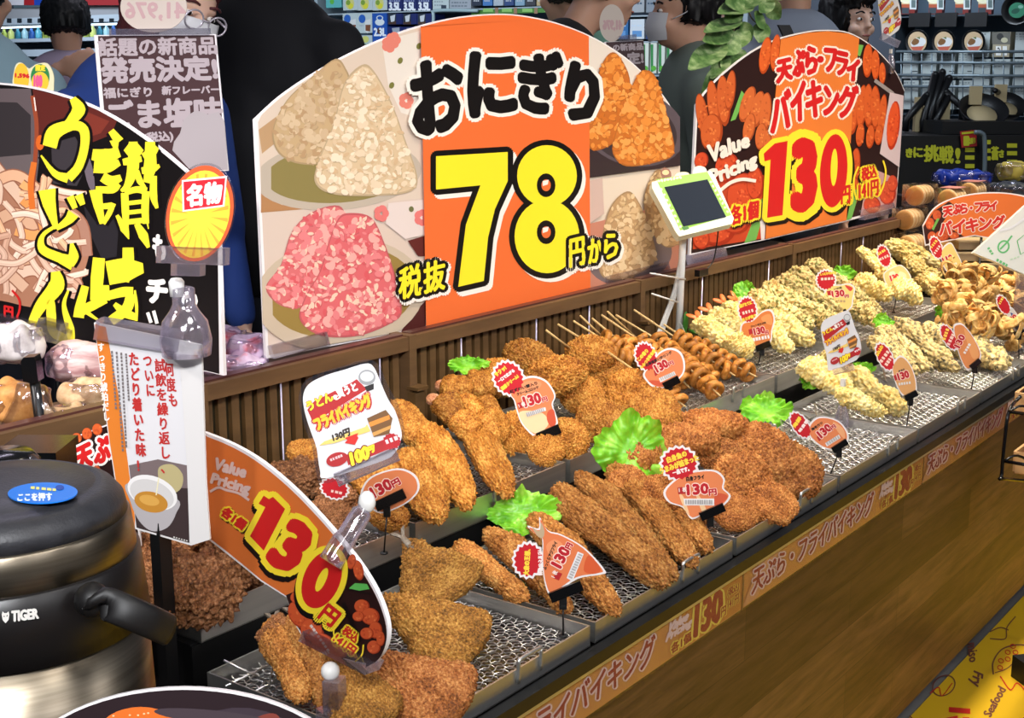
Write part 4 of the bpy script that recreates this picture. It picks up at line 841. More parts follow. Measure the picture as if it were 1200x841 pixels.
# ---- udon offer cards (canonical drawing in the pixels of the nearest one)
UO = [(355, 465), (362, 450), (381, 440), (404, 433), (428, 426), (438, 430), (447, 450), (455, 468), (463, 481), (470, 503), (470, 515), (463, 530), (448, 540), (383, 560), (375, 551), (371, 525), (364, 505), (358, 486)]
def udon_card(pl, f, r, lab, full=True):
    F_ = lambda L_: [f(*p) for p in L_]
    t = thing('offer_card', lab, 'card', pl.pt(*f(415, 560)), 'udon offer cards')
    slab('card', pl, F_(smooth_poly(UO, 4)), 0.0016, mat('card_grey_white', (218, 216, 218), 0.3), t)
    q = np.array(UO, float); c = q.mean(0); pr = Print(pl)
    pr.poly(F_([(360, 480), (368, 470), (412, 448), (418, 444), (430, 456), (372, 492), (366, 493)]), (176, 40, 42))
    if full: pr.poly(F_(oval(430, 442, 10, 9)), (150, 150, 152)); pr.poly(F_(oval(430, 441, 8, 6)), (206, 206, 206)); pr.poly(F_([(427, 453), (438, 449), (438, 456), (430, 459)]), (40, 36, 36))
    pr.line('うどん', f(361, 483), f(392, 469), 12.5 * r, [((140, 20, 24), 1.3 * r), (YB, .7 * r)]); pr.line('を', f(392, 470), f(398, 467), 7 * r, [(WHT, .5 * r)]); pr.line('買うと', f(397, 467), f(421, 457), 11.5 * r, [(WHT, .7 * r)])
    pr.line('フライバイキング', f(372, 506), f(438, 475), 17 * r, [((190, 40, 40), 3.2 * r), ((240, 190, 50), 1.2 * r)])
    pr.poly(F_([(374, 522), (380, 517), (428, 500), (430, 497), (434, 505), (392, 519)]), (236, 200, 110)); pr.poly(F_([(430, 490), (452, 480), (460, 490), (456, 508), (438, 512)]), (120, 84, 50)); pr.poly(F_([(432, 495), (456, 486), (457, 491), (434, 500)]), (226, 140, 60)); pr.poly(F_([(436, 507), (458, 498), (458, 502), (438, 511)]), (206, 150, 80))
    pr.text('130円', F_([(389, 509), (409, 501), (410, 510), (391, 517)]), [((60, 50, 46), .6 * r)])
    pr.poly(F_([(410, 512), (417, 508), (420, 513), (416, 521), (404, 519)]), (206, 50, 44))
    pr.poly(F_([(404, 513), (420, 507), (414, 521)]), (206, 50, 44))
    pr.poly(F_(oval(395, 538, 13, 8, -.3)), (170, 44, 46)); pr.poly(F_([(405, 533), (452, 514), (456, 526), (408, 545)]), (170, 44, 46)); pr.poly(F_(star(459, 517, 11, 10, 14)), (180, 40, 46))
    dashes(pr, f(387, 539), f(402, 533), 5, 3 * r, (226, 190, 190)); dashes(pr, f(452, 518), f(467, 512), 3, 5 * r, (236, 216, 216))
    pr.text('100', F_([(410, 531), (430, 522), (433, 536), (413, 545)]), [((120, 20, 20), 2.6 * r), (YB, 1.3 * r)]); pr.text('円', F_([(431, 524), (438, 521), (438, 529), (432, 532)]), [(YB, .8 * r)])
    pr.build('print', t); return t
pu = s6.pt(400, 660) + s6.n * 0.002; su = plF(pu, 8, 10)
t = udon_card(su, lambda x, y: (x, y), 1, 'large rounded udon offer card on a clear clip above the tilted orange price board')
slab('sleeve', Plane(su.p + su.n * -.0017, su.n), smooth_poly([(350, 465), (358, 446), (381, 435), (404, 428), (430, 421), (444, 428), (454, 450), (468, 477), (474, 503), (472, 520), (466, 534), (450, 545), (383, 566), (371, 556), (366, 525), (359, 505), (353, 486)], 4), 0.0008, FILM, t)
clip_box(t, 394, 563, 466, 532, su, 16, name='clear_clip', th=0.018)
mb = MB(); q = su.pt(430, 588); mb.ell(q, (.010, .010, .013)); mb.build('joint', WHITE, t)
mb = MB(); a = su.pt(424, 600); b_ = s6.pt(402, 655) + s6.n * .017; d = b_ - a; mb.tube(smooth_line([su.pt(428, 590), a, (a * .4 + b_ * .6), b_], 4), [0.008] * 4 + [.012] * 4 + [.014] * 5, 8); mb.build('clear_arm', CLEAR, t)
def amap(x0, y0, x1, y1): return lambda x, y: (x0 + (x - 355) / 115 * (x1 - x0), y0 + (y - 426) / 134 * (y1 - y0))
pF = plZ(FMZ).pt(986, 500)
su2 = plF(pF, 0, 4); t = udon_card(su2, amap(962, 364, 1009, 434), .42, 'smaller udon offer card standing in the front tray of yellow tempura fillets')
clip_box(t, 977, 436, 1001, 430, su2, 7, name='clear_clip', th=0.012); mb = MB(); mb.box(su2.pt(988, 448), (0.009, 0.009, 0.016)); mb.build('joint', WHITE, t)
mb = MB(); q = pF; mb.lathe([(0.016, 0.0), (0.015, 0.02), (0.006, 0.055), (0.005, 0.075)], q, 20); mb.build('clear_stand', CLEAR, t)
p13 = BP.pt(1043, 80) + np.array([0, -.012, 0]); su3 = plF(p13, 6, 4); t = udon_card(su3, amap(1029, -20, 1056, 47), .26, 'small udon offer card clipped to the top right edge of the tempura board', False)
clip_box(t, 1033, 42, 1054, 52, su3, 8, name='clear_clip', th=0.012); mb = MB(); mb.box(su3.pt(1044, 60), (0.008, 0.008, 0.014)); mb.build('joint', WHITE, t)
mb = MB(); mb.tube([su3.pt(1044, 64), su3.pt(1045, 75), su3.pt(1044, 86)], [.007, .011, .012], 8); mb.build('clear_arm', CLEAR, t)

# ---- half-hidden tempura sign behind the soup card
p11 = at(105, 540, 1.80); s11 = plF(p11, -10); t = thing('tempura_sign', 'half-hidden black and red tempura sign behind the soup card, above the jug', 'sign', s11.pt(108, 575))
slab('board', s11, [(76, 516), (150, 488), (165, 640), (88, 640)], 0.004, BW, t)
pr = Print(s11); pr.poly([(77, 517), (149, 490), (163, 638), (89, 638)], (40, 20, 18)); fryheap(pr, [(90, 513, 6, 6, 0), (102, 508, 6, 7, 0), (114, 503, 6, 7, 0), (84, 540, 5, 10, 0), (86, 556, 6, 8, 0), (112, 552, 6, 8, 0), (95, 574, 6, 8, 0)], (214, 96, 46))
for ch, q in (('天', [(88, 527), (106, 518), (108, 544), (91, 551)]), ('ぷ', [(109, 517), (127, 509), (129, 537), (112, 544)]), ('バ', [(84, 562), (106, 556), (108, 580), (90, 584)])): pr.text(ch, q, [(WHT, 4.5)])
for ch, q in (('天', [(88, 527), (106, 518), (108, 544), (91, 551)]), ('ぷ', [(109, 517), (127, 509), (129, 537), (112, 544)]), ('バ', [(84, 562), (106, 556), (108, 580), (90, 584)])): pr.text(ch, q, [(RED, 1.8)])
pr.build('print', t); mb = MB(); q = s11.pt(125, 600, -.012); mb.tube([q, (q[0], q[1], .681)], .005, 8); mb.build('post', BLACK, t)

# ---- black pole with clip head and clear arm, black containers, at far left
pp = at(49, 470, 1.92); t = thing('clip_pole', 'black pole with a clip head and clear plastic arm, left edge', 'sign holder', (pp[0], pp[1], .897))
P_ = Plane(pp, -FH)
a_, b_ = P_.pt(40, 441), P_.pt(50, 520)
mb = MB(); mb.tube([a_, b_, (b_[0], b_[1], .899)], .0075, 12); mb.lathe([(.035, .897), (.035, .902)], (b_[0], b_[1], 0), 24); mb.build('pole', BLACK, t)
slab('clip_head', Plane(pp + P_.n * .012, P_.n), [(24, 424), (27, 419), (40, 418), (42, 424), (45, 447), (40, 450), (27, 447)], 0.024, BLACKG, t)
mb = MB(); mb.tube([P_.pt(30, 450), P_.pt(29, 470), P_.pt(20, 500), P_.pt(12, 515)], [.012, .016, .022, .02], 10); mb.tube([P_.pt(46, 452), P_.pt(52, 480), P_.pt(64, 505)], [.008, .014, .02], 10); mb.build('clear_arm', FILM, t)
bp = at(46, 560, 1.62); t = thing('food_container', 'square glossy black container behind the jug lid, left edge', 'container', (bp[0], bp[1], .681))
zt = plF(bp).pt(60, 528)[2]
mb = MB(); mb.box((bp[0], bp[1], (.681 + zt) / 2), (.075, .07, zt - .681), R=rotz(36)); mb.build('body', BLACKG, t); mb = MB(); mb.box((bp[0], bp[1], zt + .004), (.080, .075, .010), R=rotz(36)); mb.build('lid', BLACKG, t)
bp2 = at(6, 555, 1.45); t = thing('food_container', 'rounded glossy black bowl with lid behind the jug, at the left edge', 'container', (bp2[0], bp2[1], .681)); zt = plF(bp2).pt(8, 530)[2]
mb = MB(); mb.lathe([(0.0, .682), (.030, .682), (.036, .80), (.034, zt - .03), (0.036, zt - .022)], (bp2[0], bp2[1], 0), 40); mb.build('body', BLACKG, t)
mb = MB(); mb.lathe([(.036, zt - .022), (.038, zt - .010), (.030, zt), (0, zt + .003)], (bp2[0], bp2[1], 0), 40); mb.build('lid', BLACKG, t)
# ================================================================== fried food
def _hash(i, j, k, s):
    n = (i * 374761393 + j * 668265263 + k * 2147483647 + s * 1274126177).astype(np.int64) & 0xffffffff
    n = ((n ^ (n >> 13)) * 1274126177) & 0xffffffff
    return ((n ^ (n >> 16)) & 0xffff) / 65535.0
def vnoise(P, s=0):
    """smooth value noise -1..1 at points P"""
    I = np.floor(P).astype(np.int64); F_ = P - I; U = F_ * F_ * (3 - 2 * F_); o = 0
    for a in (0, 1):
        for b_ in (0, 1):
            for c in (0, 1):
                w = (U[:, 0] if a else 1 - U[:, 0]) * (U[:, 1] if b_ else 1 - U[:, 1]) * (U[:, 2] if c else 1 - U[:, 2])
                o = o + w * _hash(I[:, 0] + a, I[:, 1] + b_, I[:, 2] + c, s)
    return o * 2 - 1
def worley(P, s=0):
    I = np.floor(P).astype(np.int64); best = np.full(len(P), 9.0)
    for a in (-1, 0, 1):
        for b_ in (-1, 0, 1):
            for c in (-1, 0, 1):
                J = I + np.array([a, b_, c]); q = np.stack([_hash(J[:, 0], J[:, 1], J[:, 2], s + t_) for t_ in (1, 2, 3)], 1) + J
                best = np.minimum(best, ((P - q) ** 2).sum(1))
    return np.sqrt(best)
ICO = {}
def ico(n):
    if n not in ICO:
        import bmesh
        bm = bmesh.new(); bmesh.ops.create_icosphere(bm, subdivisions=n, radius=1.0); bm.verts.ensure_lookup_table()
        ICO[n] = (np.array([v.co[:] for v in bm.verts]), [tuple(v.index for v in f.verts) for f in bm.faces]); bm.free()
    return ICO[n]
def vnormals(V, F):
    F = np.asarray(F); n = np.cross(V[F[:, 1]] - V[F[:, 0]], V[F[:, 2]] - V[F[:, 0]]); N_ = np.zeros_like(V)
    for k in range(3): np.add.at(N_, F[:, k], n)
    return N_ / np.maximum(np.linalg.norm(N_, axis=1, keepdims=True), 1e-12)
def food_mesh(name, m, L_, W_, H_, seed, shape='oval', sub=6, lump=0.08, lf=3.0, crumb=0.0016, cf=300, craggy=0.0):
    """one fried piece, L x W x H metres, long axis x, lying with its middle at z=0"""
    P, F = ico(sub); P = P.copy(); x, y, z = P.T
    if shape == 'oval':
        r = np.hypot(x, y); q = np.sign(z) * np.abs(z) ** 0.75
        V = np.stack([x, y, q], 1)
    elif shape == 'stick':
        t = x; wd = (1 - np.abs(t) ** 3.2) ** 0.42 * (1.0 - 0.22 * t); rr = np.maximum(np.hypot(y, z), 1e-6)
        V = np.stack([t, y / rr * wd * np.minimum(1, rr * 8), z / rr * wd * np.minimum(1, rr * 8)], 1)
    elif shape == 'fish':
        t = (x + 1) / 2; wd = np.where(t < .8, (0.10 + 0.95 * (t / .8) ** .85), 1.05 * np.sqrt(np.maximum(0, 1 - ((t - .8) / .2) ** 2)) ** 1) 
        rr = np.maximum(np.abs(y) + 1e-6, np.sqrt(np.maximum(1e-9, 1 - x * x))); yy = y / rr
        q = np.sign(z) * np.abs(z) ** .6; V = np.stack([x, yy * wd, q * (0.55 + 0.45 * np.minimum(1, t * 2)) * (1 - .35 * np.abs(yy) ** 3)], 1)
    elif shape == 'lump':
        V = P * (1 + 0.28 * vnoise(P * 1.4 + seed, seed))[:, None]
    V = V * np.array([L_ / 2, W_ / 2, H_ / 2])
    N_ = vnormals(V, F); s0 = max(L_, W_) / 2
    d = lump * s0 * vnoise(V / s0 * lf + seed * 7.3, seed) * min(1, H_ / s0 * 1.2)
    if craggy: 
        w_ = worley(V * (1 / craggy) + seed, seed + 5); d = d + craggy * 0.42 * (0.55 - w_)
    V = V + N_ * d[:, None]
    if crumb:
        N_ = vnormals(V, F); w_ = worley(V * cf + seed, seed); w2 = vnoise(V * cf * 2.1, seed + 9); V = V + N_ * (crumb * (0.5 - w_) * 3.2 + crumb * 1.1 * w2)[:, None]
    if shape == 'stick' and lump > .1: V[:, 1] += 0.1 * W_ * np.sin(V[:, 0] / L_ * 5 + seed)
    mb = MB(); mb.add(V, F, 0, True); return mb.mesh(name, m)
def crust(key, lo, mid, hi, rough=0.55, scale=45, bump=0.65, bs=520, green=None, sss=0.12):
    m = mat(key, mid, rough, spec=0.3, sss=sss); N, L, b = nodes(m)
    tc = N.new('ShaderNodeTexCoord'); oi = N.new('ShaderNodeObjectInfo'); ad = N.new('ShaderNodeVectorMath'); ad.operation = 'ADD'
    L.new(tc.outputs['Object'], ad.inputs[0]); L.new(oi.outputs['Random'], ad.inputs[1])
    n1 = N.new('ShaderNodeTexNoise'); n1.inputs['Scale'].default_value = scale; n1.inputs['Detail'].default_value = 8; n1.inputs['Roughness'].default_value = 0.72; L.new(ad.outputs[0], n1.inputs['Vector'])
    r = N.new('ShaderNodeValToRGB'); e = r.color_ramp.elements; e[0].position, e[0].color = 0.38, S(*lo); e[1].position, e[1].color = 0.63, S(*hi); q = e.new(0.5); q.color = S(*mid)
    n1b = N.new('ShaderNodeTexNoise'); n1b.inputs['Scale'].default_value = bs * .62; n1b.inputs['Detail'].default_value = 3; L.new(ad.outputs[0], n1b.inputs['Vector'])
    av = N.new('ShaderNodeMix'); av.inputs[0].default_value = .5; L.new(n1.outputs['Fac'], av.inputs[2]); L.new(n1b.outputs['Fac'], av.inputs[3]); L.new(av.outputs[0], r.inputs[0]); out = r.outputs[0]
    hs = N.new('ShaderNodeHueSaturation'); L.new(out, hs.inputs['Color']); mr = N.new('ShaderNodeMapRange'); mr.inputs[3].default_value = 0.66; mr.inputs[4].default_value = 1.16; L.new(oi.outputs['Random'], mr.inputs[0]); L.new(mr.outputs[0], hs.inputs['Value']); out = hs.outputs[0]
    if green:
        n3 = N.new('ShaderNodeTexNoise'); n3.inputs['Scale'].default_value = 130; n3.inputs['Detail'].default_value = 3; L.new(ad.outputs[0], n3.inputs['Vector'])
        r3 = N.new('ShaderNodeValToRGB'); r3.color_ramp.elements[0].position = 0.55; r3.color_ramp.elements[1].position = 0.63; L.new(n3.outputs['Fac'], r3.inputs[0])
        mx = N.new('ShaderNodeMix'); mx.data_type = 'RGBA'; mx.inputs[7].default_value = S(*green); L.new(r3.outputs[0], mx.inputs[0]); L.new(out, mx.inputs[6]); out = mx.outputs[2]
    L.new(out, b.inputs['Base Color'])
    n2 = N.new('ShaderNodeTexVoronoi'); n2.inputs['Scale'].default_value = bs; L.new(tc.outputs['Object'], n2.inputs['Vector'])
    bp = N.new('ShaderNodeBump'); bp.inputs['Strength'].default_value = bump; bp.inputs['Distance'].default_value = 0.002; bp.invert = True; L.new(n2.outputs['Distance'], bp.inputs['Height']); L.new(bp.outputs[0], b.inputs['Normal'])
    return m
GOLD = crust('crumb_golden', (126, 66, 16), (190, 122, 44), (232, 178, 90))
BROWNC = crust('crumb_brown', (104, 54, 20), (162, 98, 44), (206, 146, 80))
TAN = crust('crumb_tan', (110, 62, 22), (174, 112, 50), (220, 168, 96))
AJIC = crust('crumb_fish', (92, 62, 24), (156, 104, 40), (206, 158, 80), scale=28)
AJIR = crust('crumb_reddish', (96, 52, 22), (164, 98, 48), (212, 152, 90), scale=22)
DARKC = crust('crumb_dark', (80, 44, 22), (138, 88, 50), (192, 138, 96), scale=34)
PINKC = crust('crumb_pink', (190, 110, 70), (226, 156, 110), (240, 190, 150))
PALE = crust('batter_pale', (222, 182, 92), (246, 222, 142), (254, 242, 192), scale=26, bump=0.2, bs=260, rough=0.45)
AONORI = crust('batter_green', (180, 140, 78), (222, 198, 130), (242, 224, 170), scale=30, bump=0.25, bs=260, green=(112, 116, 58))
SKIN = crust('batter_skin', (120, 108, 74), (216, 190, 126), (244, 224, 168), scale=14, bump=0.2, bs=260, green=(110, 104, 84))
KAKI = crust('batter_tangle', (190, 134, 62), (228, 184, 110), (246, 216, 154), scale=30, bump=0.15, bs=200, rough=0.4)
RING = crust('ring_brown', (130, 76, 26), (184, 118, 48), (214, 150, 74), scale=40, bump=0.1, bs=150, rough=0.38)
def spot(p, y, r):
    """the point seen at px p in the upright plane y, or on the tray's mesh (plus r) where that would lie lower"""
    q = plY(y).pt(*p); zm = (FMZ if y < 1.23 else RMZ) + r
    return q if q[2] >= zm else plZ(zm).pt(*p)
def place_stick(me, name, p0, y0, p1, y1, w, lab, cat, grp, sx=1.0, h=None, roll=0.0, base=(0.17, 0.045)):
    """long piece from px p0 (on plane y0) to px p1 (on plane y1), w px wide; mesh is base[0] x base[1]"""
    zc = float(np.dot(plY(y1).pt(*p1) - CC, FWD)); r_ = w * zc / FPX * .42; a, b_ = spot(p0, y0, r_), spot(p1, y1, r_); c = (a + b_) / 2; L_ = float(np.linalg.norm(b_ - a)) * sx; wm = w * zc / FPX
    return put(name, me, lab, cat, frame(c, b_ - a, -FH * .35 + np.array([0, 0, 1]), (L_ / base[0], wm / base[1], (h or wm) / base[1]), roll), grp)
def place_disc(me, name, p, y, w, h, tilt, lab, cat, grp, roll=0.0, th=1.0, base=(0.1, 0.075, 0.03)):
    """flat piece centred on px p in the plane y, w x h px as seen, leaning tilt degrees from lying flat towards the eye"""
    t_ = math.radians(tilt); zc = float(np.dot(plY(y).pt(*p) - CC, FWD)); c = spot(p, y, min(w, h) * zc / FPX * .45 * math.sin(t_) + .012); n = np.array([0, 0, 1]) * math.cos(t_) - FH * math.sin(t_)
    x = np.array([RM[0, 0], RM[1, 0], 0]); x = x / np.linalg.norm(x); x = x * math.cos(math.radians(roll)) + np.cross(n, x) * math.sin(math.radians(roll))
    wm = w * zc / FPX; hm = h * zc / FPX / max(0.35, math.sin(math.radians(min(90, tilt + 24)))); s = wm / base[0]
    return put(name, me, lab, cat, frame(c, x, n, (s, hm / base[1], s * th), 0), grp)
# ---- meshes of each kind, several shapes of every kind
M_STK = [food_mesh('fish_stick', TAN, .17, .045, .036, i, 'stick', 6, .12, 2.8, .0018, 250) for i in range(3)]
M_CUT = [food_mesh('cutlet', GOLD, .1, .075, .030, 10 + i, 'oval', 6, .09, 2.2, .0018, 250) for i in range(4)]
M_LONGC = [food_mesh('long_cutlet', GOLD, .12, .062, .040, 20 + i, 'oval', 6, .09, 2.4, .0018, 250) for i in range(2)]
M_BRC = [food_mesh('brown_cutlet', BROWNC, .1, .075, .027, 30 + i, 'oval', 6, .12, 2.6, .0017, 270) for i in range(4)]
M_AJI = [food_mesh('fish_fry', (AJIC, AJIC, AJIR)[i], .14, .11, .030, 40 + i, 'fish', 6, .14, 2.4, .0019, 240) for i in range(3)]
M_DARK = [food_mesh('fried_chicken', DARKC, .1, .08, .06, 50 + i, 'lump', 6, .16, 3.0, .003, 160, craggy=.013) for i in range(3)]
M_PINK = [food_mesh('pink_croquette', PINKC, .05, .04, .03, 60, 'oval', 5, .08, 2.2, .0012, 330)]
M_BALL = [food_mesh('small_croquette', GOLD, .06, .038, .036, 64 + i, 'stick', 5, .08, 2.2, .0012, 330) for i in range(2)]
M_PALE = [food_mesh('tempura_stick', PALE, .15, .04, .034, 70 + i, 'stick', 6, .16, 3.2, .0022, 130, craggy=.010) for i in range(3)]
M_GRN = [food_mesh('flecked_tempura', AONORI, .15, .04, .036, 80 + i, 'stick', 6, .14, 3.2, .0022, 140, craggy=.012) for i in range(3)]
M_SKIN = [food_mesh('dark_skin_tempura', SKIN, .15, .04, .034, 90 + i, 'stick', 6, .14, 3.0, .002, 130, craggy=.009) for i in range(3)]

# ---- F1 long fish sticks
G = 'long fish sticks'
FS = [((540, 640), 1.195, (612, 702), 1.06, 36, 'leftmost long breaded fish stick in its front tray, low against the left tray wall'), ((577, 622), 1.19, (662, 712), 1.02, 38, 'second long breaded fish stick from the left, running under the fish-shaped card'),
      ((625, 606), 1.18, (722, 712), .985, 38, 'long breaded fish stick whose blunt tip sticks out below the black card clip'), ((655, 573), 1.19, (775, 684), .965, 42, 'thick long breaded fish stick in the middle of its pile, right of the fish-shaped card'),
      ((684, 557), 1.19, (786, 672), .97, 38, 'long breaded fish stick just right of the thick middle one'), ((716, 545), 1.195, (812, 656), .97, 38, 'second long breaded fish stick from the right end of its pile'), ((742, 548), 1.19, (826, 644), .965, 36, 'rightmost long breaded fish stick, by the right tray wall')]
for i, (p0, y0, p1, y1, w, lab) in enumerate(FS): place_stick(M_STK[i % 3], 'fish_stick', p0, y0, p1, y1, w, lab, 'fried fish', G, 1.06, roll=(i * 1.3) % 1 - .5)
place_stick(M_STK[1], 'fish_stick', (650, 622), 1.15, (700, 690), 1.04, 34, 'long breaded fish stick lying low behind the fish-shaped card', 'fried fish', G)
place_stick(M_STK[2], 'fish_stick', (700, 596), 1.16, (750, 668), 1.03, 34, 'long breaded fish stick lying underneath the thick middle ones', 'fried fish', G)
# ---- F2 round brown cutlets
G = 'round brown cutlets'
BC = [((834, 497), 1.17, 94, 30, 4, 0, 1.05, 'topmost round brown cutlet of the small stack behind the white-fish card'), ((802, 517), 1.12, 96, 34, 8, 4, 1.15, 'second round brown cutlet of the small stack, under the topmost'), ((756, 533), 1.15, 80, 34, 10, -5, 1.3, 'round brown cutlet lying flat right of the tall lettuce leaf'),
      ((738, 572), 1.10, 56, 62, 55, 25, .9, 'round brown cutlet standing on edge at the far left of its tray'), ((776, 584), 1.05, 56, 66, 55, 10, .9, 'round brown cutlet partly hidden behind the left edge of the white-fish card'), ((886, 520), 1.13, 84, 56, 45, -8, 1, 'round brown cutlet at the back right of its pile'),
      ((925, 552), 1.04, 78, 74, 50, -25, 1, 'large round brown cutlet at the right end of its pile by the empty tray'), ((870, 565), 1.035, 78, 80, 52, 12, 1, 'large round brown cutlet just right of the white-fish card'), ((862, 600), .985, 58, 50, 45, -10, .9, 'round brown cutlet lowest at the front, behind the black clip of the white-fish card'),
      ((848, 535), 1.10, 64, 48, 42, 5, 1, 'round brown cutlet above and right of the white-fish card'), ((815, 588), 1.02, 66, 62, 50, 0, 1, 'round brown cutlet hidden mostly behind the white-fish card'), ((905, 590), .985, 60, 54, 45, 20, .9, 'round brown cutlet at the front right, near the tray handle')]
for i, (p, y, w, h, ti, ro, th, lab) in enumerate(BC): place_disc(M_BRC[i % 4], 'brown_cutlet', p, y + (.012, -.012, 0)[i % 3], w * .9, h * .88, ti + (0, 9, -9)[i % 3] * (ti > 30), lab, 'cutlet', G, ro, th * 1.25)
# ---- F0 horse mackerel fries
G = 'horse mackerel fries'
FINM = noise_col(mat('fish_tail', (120, 110, 98), 0.35), [(.3, (84, 74, 66)), (.7, (150, 138, 122))], 60, stretch=(1, 6, 1))
def aji(me, p0, y0, p1, y1, w, lab, ns=.35, tail=True, th=1.0, dims=(.14, .11)):
    a, b_ = spot(p0, y0, .018), spot(p1, y1, .018); c = (a + b_) / 2; zc = float(np.dot(c - CC, FWD)); L_ = float(np.linalg.norm(b_ - a)); wm = w * zc / FPX
    o = put('fish_fry', me, lab, 'fried fish', frame(c, b_ - a, -FH * ns + np.array([0, 0, 1]), (L_ / dims[0], wm / dims[1], th), 0), G)
    if tail:
        mb = MB(); k = -dims[0] / 2 + .004
        for s_ in (-1, 1):
            F2 = [(k, 0), (k - .010, s_ * .003), (k - .026, s_ * .011), (k - .023, s_ * .004), (k - .012, 0)]
            mb.add([(x, y, .0018) for x, y in F2] + [(x, y, -.0018) for x, y in F2], [tuple(range(5)), tuple(range(9, 4, -1))] + [(i, (i + 1) % 5, (i + 1) % 5 + 5, i + 5) for i in range(5)])
        mb.tube([(k + .02, 0, 0), (k - .012, 0, 0)], [.007, .003], 8)
        tl = bpy.data.objects.new('tail', mb.mesh('tail', FINM)); COL.objects.link(tl); tl.parent = o
    return o
aji(M_AJI[0], (474, 632), 1.17, (530, 706), 1.09, 104, 'triangular golden fish fry propped upright at the back with its tail pointing up', .9)
aji(M_AJI[1], (446, 700), 1.12, (560, 766), .99, 100, 'large triangular fish fry lying in the middle, right of the tilted price board', .6, False, 1.2)
aji(M_AJI[2], (425, 770), 1.05, (540, 832), .93, 104, 'large reddish-brown fish fry at the bottom edge of the view', .6, False, 1.2)
aji(M_AJI[0], (385, 760), 1.07, (440, 850), .955, 80, 'dark greenish fish fry behind the clear clip stand at the bottom', .5, False)
aji(M_STK[0], (322, 728), 1.19, (352, 822), 1.05, 40, 'slender golden fish fry at the far left with a grey tail, under the price board', .35, True, .9, (.17, .045))
aji(M_STK[1], (345, 722), 1.17, (384, 826), 1.03, 46, 'slender golden fish fry second from the left with a grey tail', .35, True, 1, (.17, .045))
c_ = plY(1.17).pt(325, 738); put('fish_fry', M_DARK[0], 'knobbly brown fried piece between the two grey fish tails', 'fried fish', frame(c_, (1, .2, .1), (0, 0, 1), (.5, .42, .5)), G)
# ---- R0, R1 dark fried chicken and long cutlets
G = 'dark fried chicken pieces'
DC = [((240, 690), 1.33, 104, 84, 30, 0, 'large pinkish-brown fried chicken piece at the front of the dark chicken tray'), ((196, 650), 1.42, 90, 66, 30, 1, 'knobbly fried chicken piece behind the black post of the soup card'), ((272, 655), 1.43, 84, 70, 30, 2, 'dark fried chicken piece at the back under the orange price board'), ((250, 640), 1.47, 80, 60, 20, 0, 'very dark fried chicken piece at the very back of its tray'),
      ((176, 706), 1.34, 60, 64, 30, 1, 'fried chicken piece just right of the steel jug'), ((290, 668), 1.39, 56, 46, 30, 2, 'small dark fried chicken piece beside the wire mesh'),
      ((352, 562), 1.48, 72, 40, 20, 0, 'dark fried chicken piece right above the arched edge of the orange price board'), ((372, 548), 1.52, 78, 40, 20, 1, 'dark fried chicken piece left of the large udon offer card, topmost'), ((392, 590), 1.40, 60, 46, 30, 2, 'dark fried chicken piece behind the lower left corner of the large udon offer card'), ((402, 612), 1.34, 44, 36, 30, 0, 'small dark fried chicken piece at the clear clip arm')]
for p, y, w, h, ti, k, lab in DC: place_disc(M_DARK[k], 'fried_chicken', p, y, w, h, ti, lab, 'fried chicken', G, k * 40, 1.0, (.1, .08, .06))
G = 'golden long cutlets'
LC = [((548, 484), 1.47, (592, 576), 1.31, 48, 'rightmost golden long cutlet leaning in the tray beside the mesh'), ((500, 500), 1.45, (546, 590), 1.29, 48, 'golden long cutlet second from the right, right of the large udon offer card'), ((474, 530), 1.41, (514, 606), 1.275, 52, 'golden long cutlet at the front, half behind the oval price card'), ((462, 472), 1.52, (506, 530), 1.42, 46, 'golden long cutlet at the back top, right of the large udon offer card'), ((440, 590), 1.31, (470, 616), 1.262, 46, 'small golden cutlet lowest, behind the black clip of the oval price card'), ((420, 520), 1.50, (460, 590), 1.36, 56, 'golden long cutlet mostly behind the large udon offer card'), ((345, 520), 1.53, (380, 548), 1.47, 50, 'golden cutlet behind the dark chicken, left of the large udon offer card')]
for i, (p0, y0, p1, y1, w, lab) in enumerate(LC): place_stick(M_LONGC[i % 2], 'long_cutlet', p0, y0, p1, y1, w, lab, 'cutlet', G, 1.12, w * .00118, (i % 3 - 1) * .3, (.12, .062))
# ---- R2 big pile of croquettes
G = 'golden croquettes of the big pile'
BK = [((622, 420), 1.515, 78, 46, 38, 'topmost golden croquette at the back of the big pile, left of the skewers'), ((652, 440), 1.47, 84, 54, 42, 'large golden croquette in the middle of the big pile, right above the snowman-shaped card'), ((692, 414), 1.50, 66, 52, 50, 'golden croquette propped up highest on the right of the big pile'), ((682, 462), 1.43, 62, 54, 40, 'golden croquette right of the snowman-shaped card, second row'),
      ((704, 492), 1.36, 64, 58, 45, 'golden croquette in the front right part of the big pile'), ((742, 458), 1.42, 74, 60, 45, 'golden croquette left of the heart-shaped card'), ((768, 482), 1.35, 62, 62, 45, 'golden croquette in the shade under the heart-shaped card'), ((664, 514), 1.33, 62, 56, 45, 'golden croquette at the front right of the snowman-shaped card clip'), ((728, 506), 1.32, 64, 50, 40, 'golden croquette at the very front, above the tall lettuce leaf'),
      ((606, 508), 1.36, 54, 62, 45, 'golden croquette left of the snowman-shaped card, lower row'), ((640, 526), 1.31, 50, 46, 40, 'golden croquette behind the black clip of the snowman-shaped card'), ((585, 436), 1.50, 60, 38, 38, 'golden croquette at the back left of the big pile next to the lettuce'), ((752, 428), 1.47, 50, 40, 35, 'golden croquette hidden behind the heart-shaped card'), ((580, 500), 1.40, 40, 50, 45, 'golden croquette at the left front slope of the big pile'), ((712, 440), 1.46, 60, 44, 40, 'golden croquette under the highest one on the right of the big pile')]
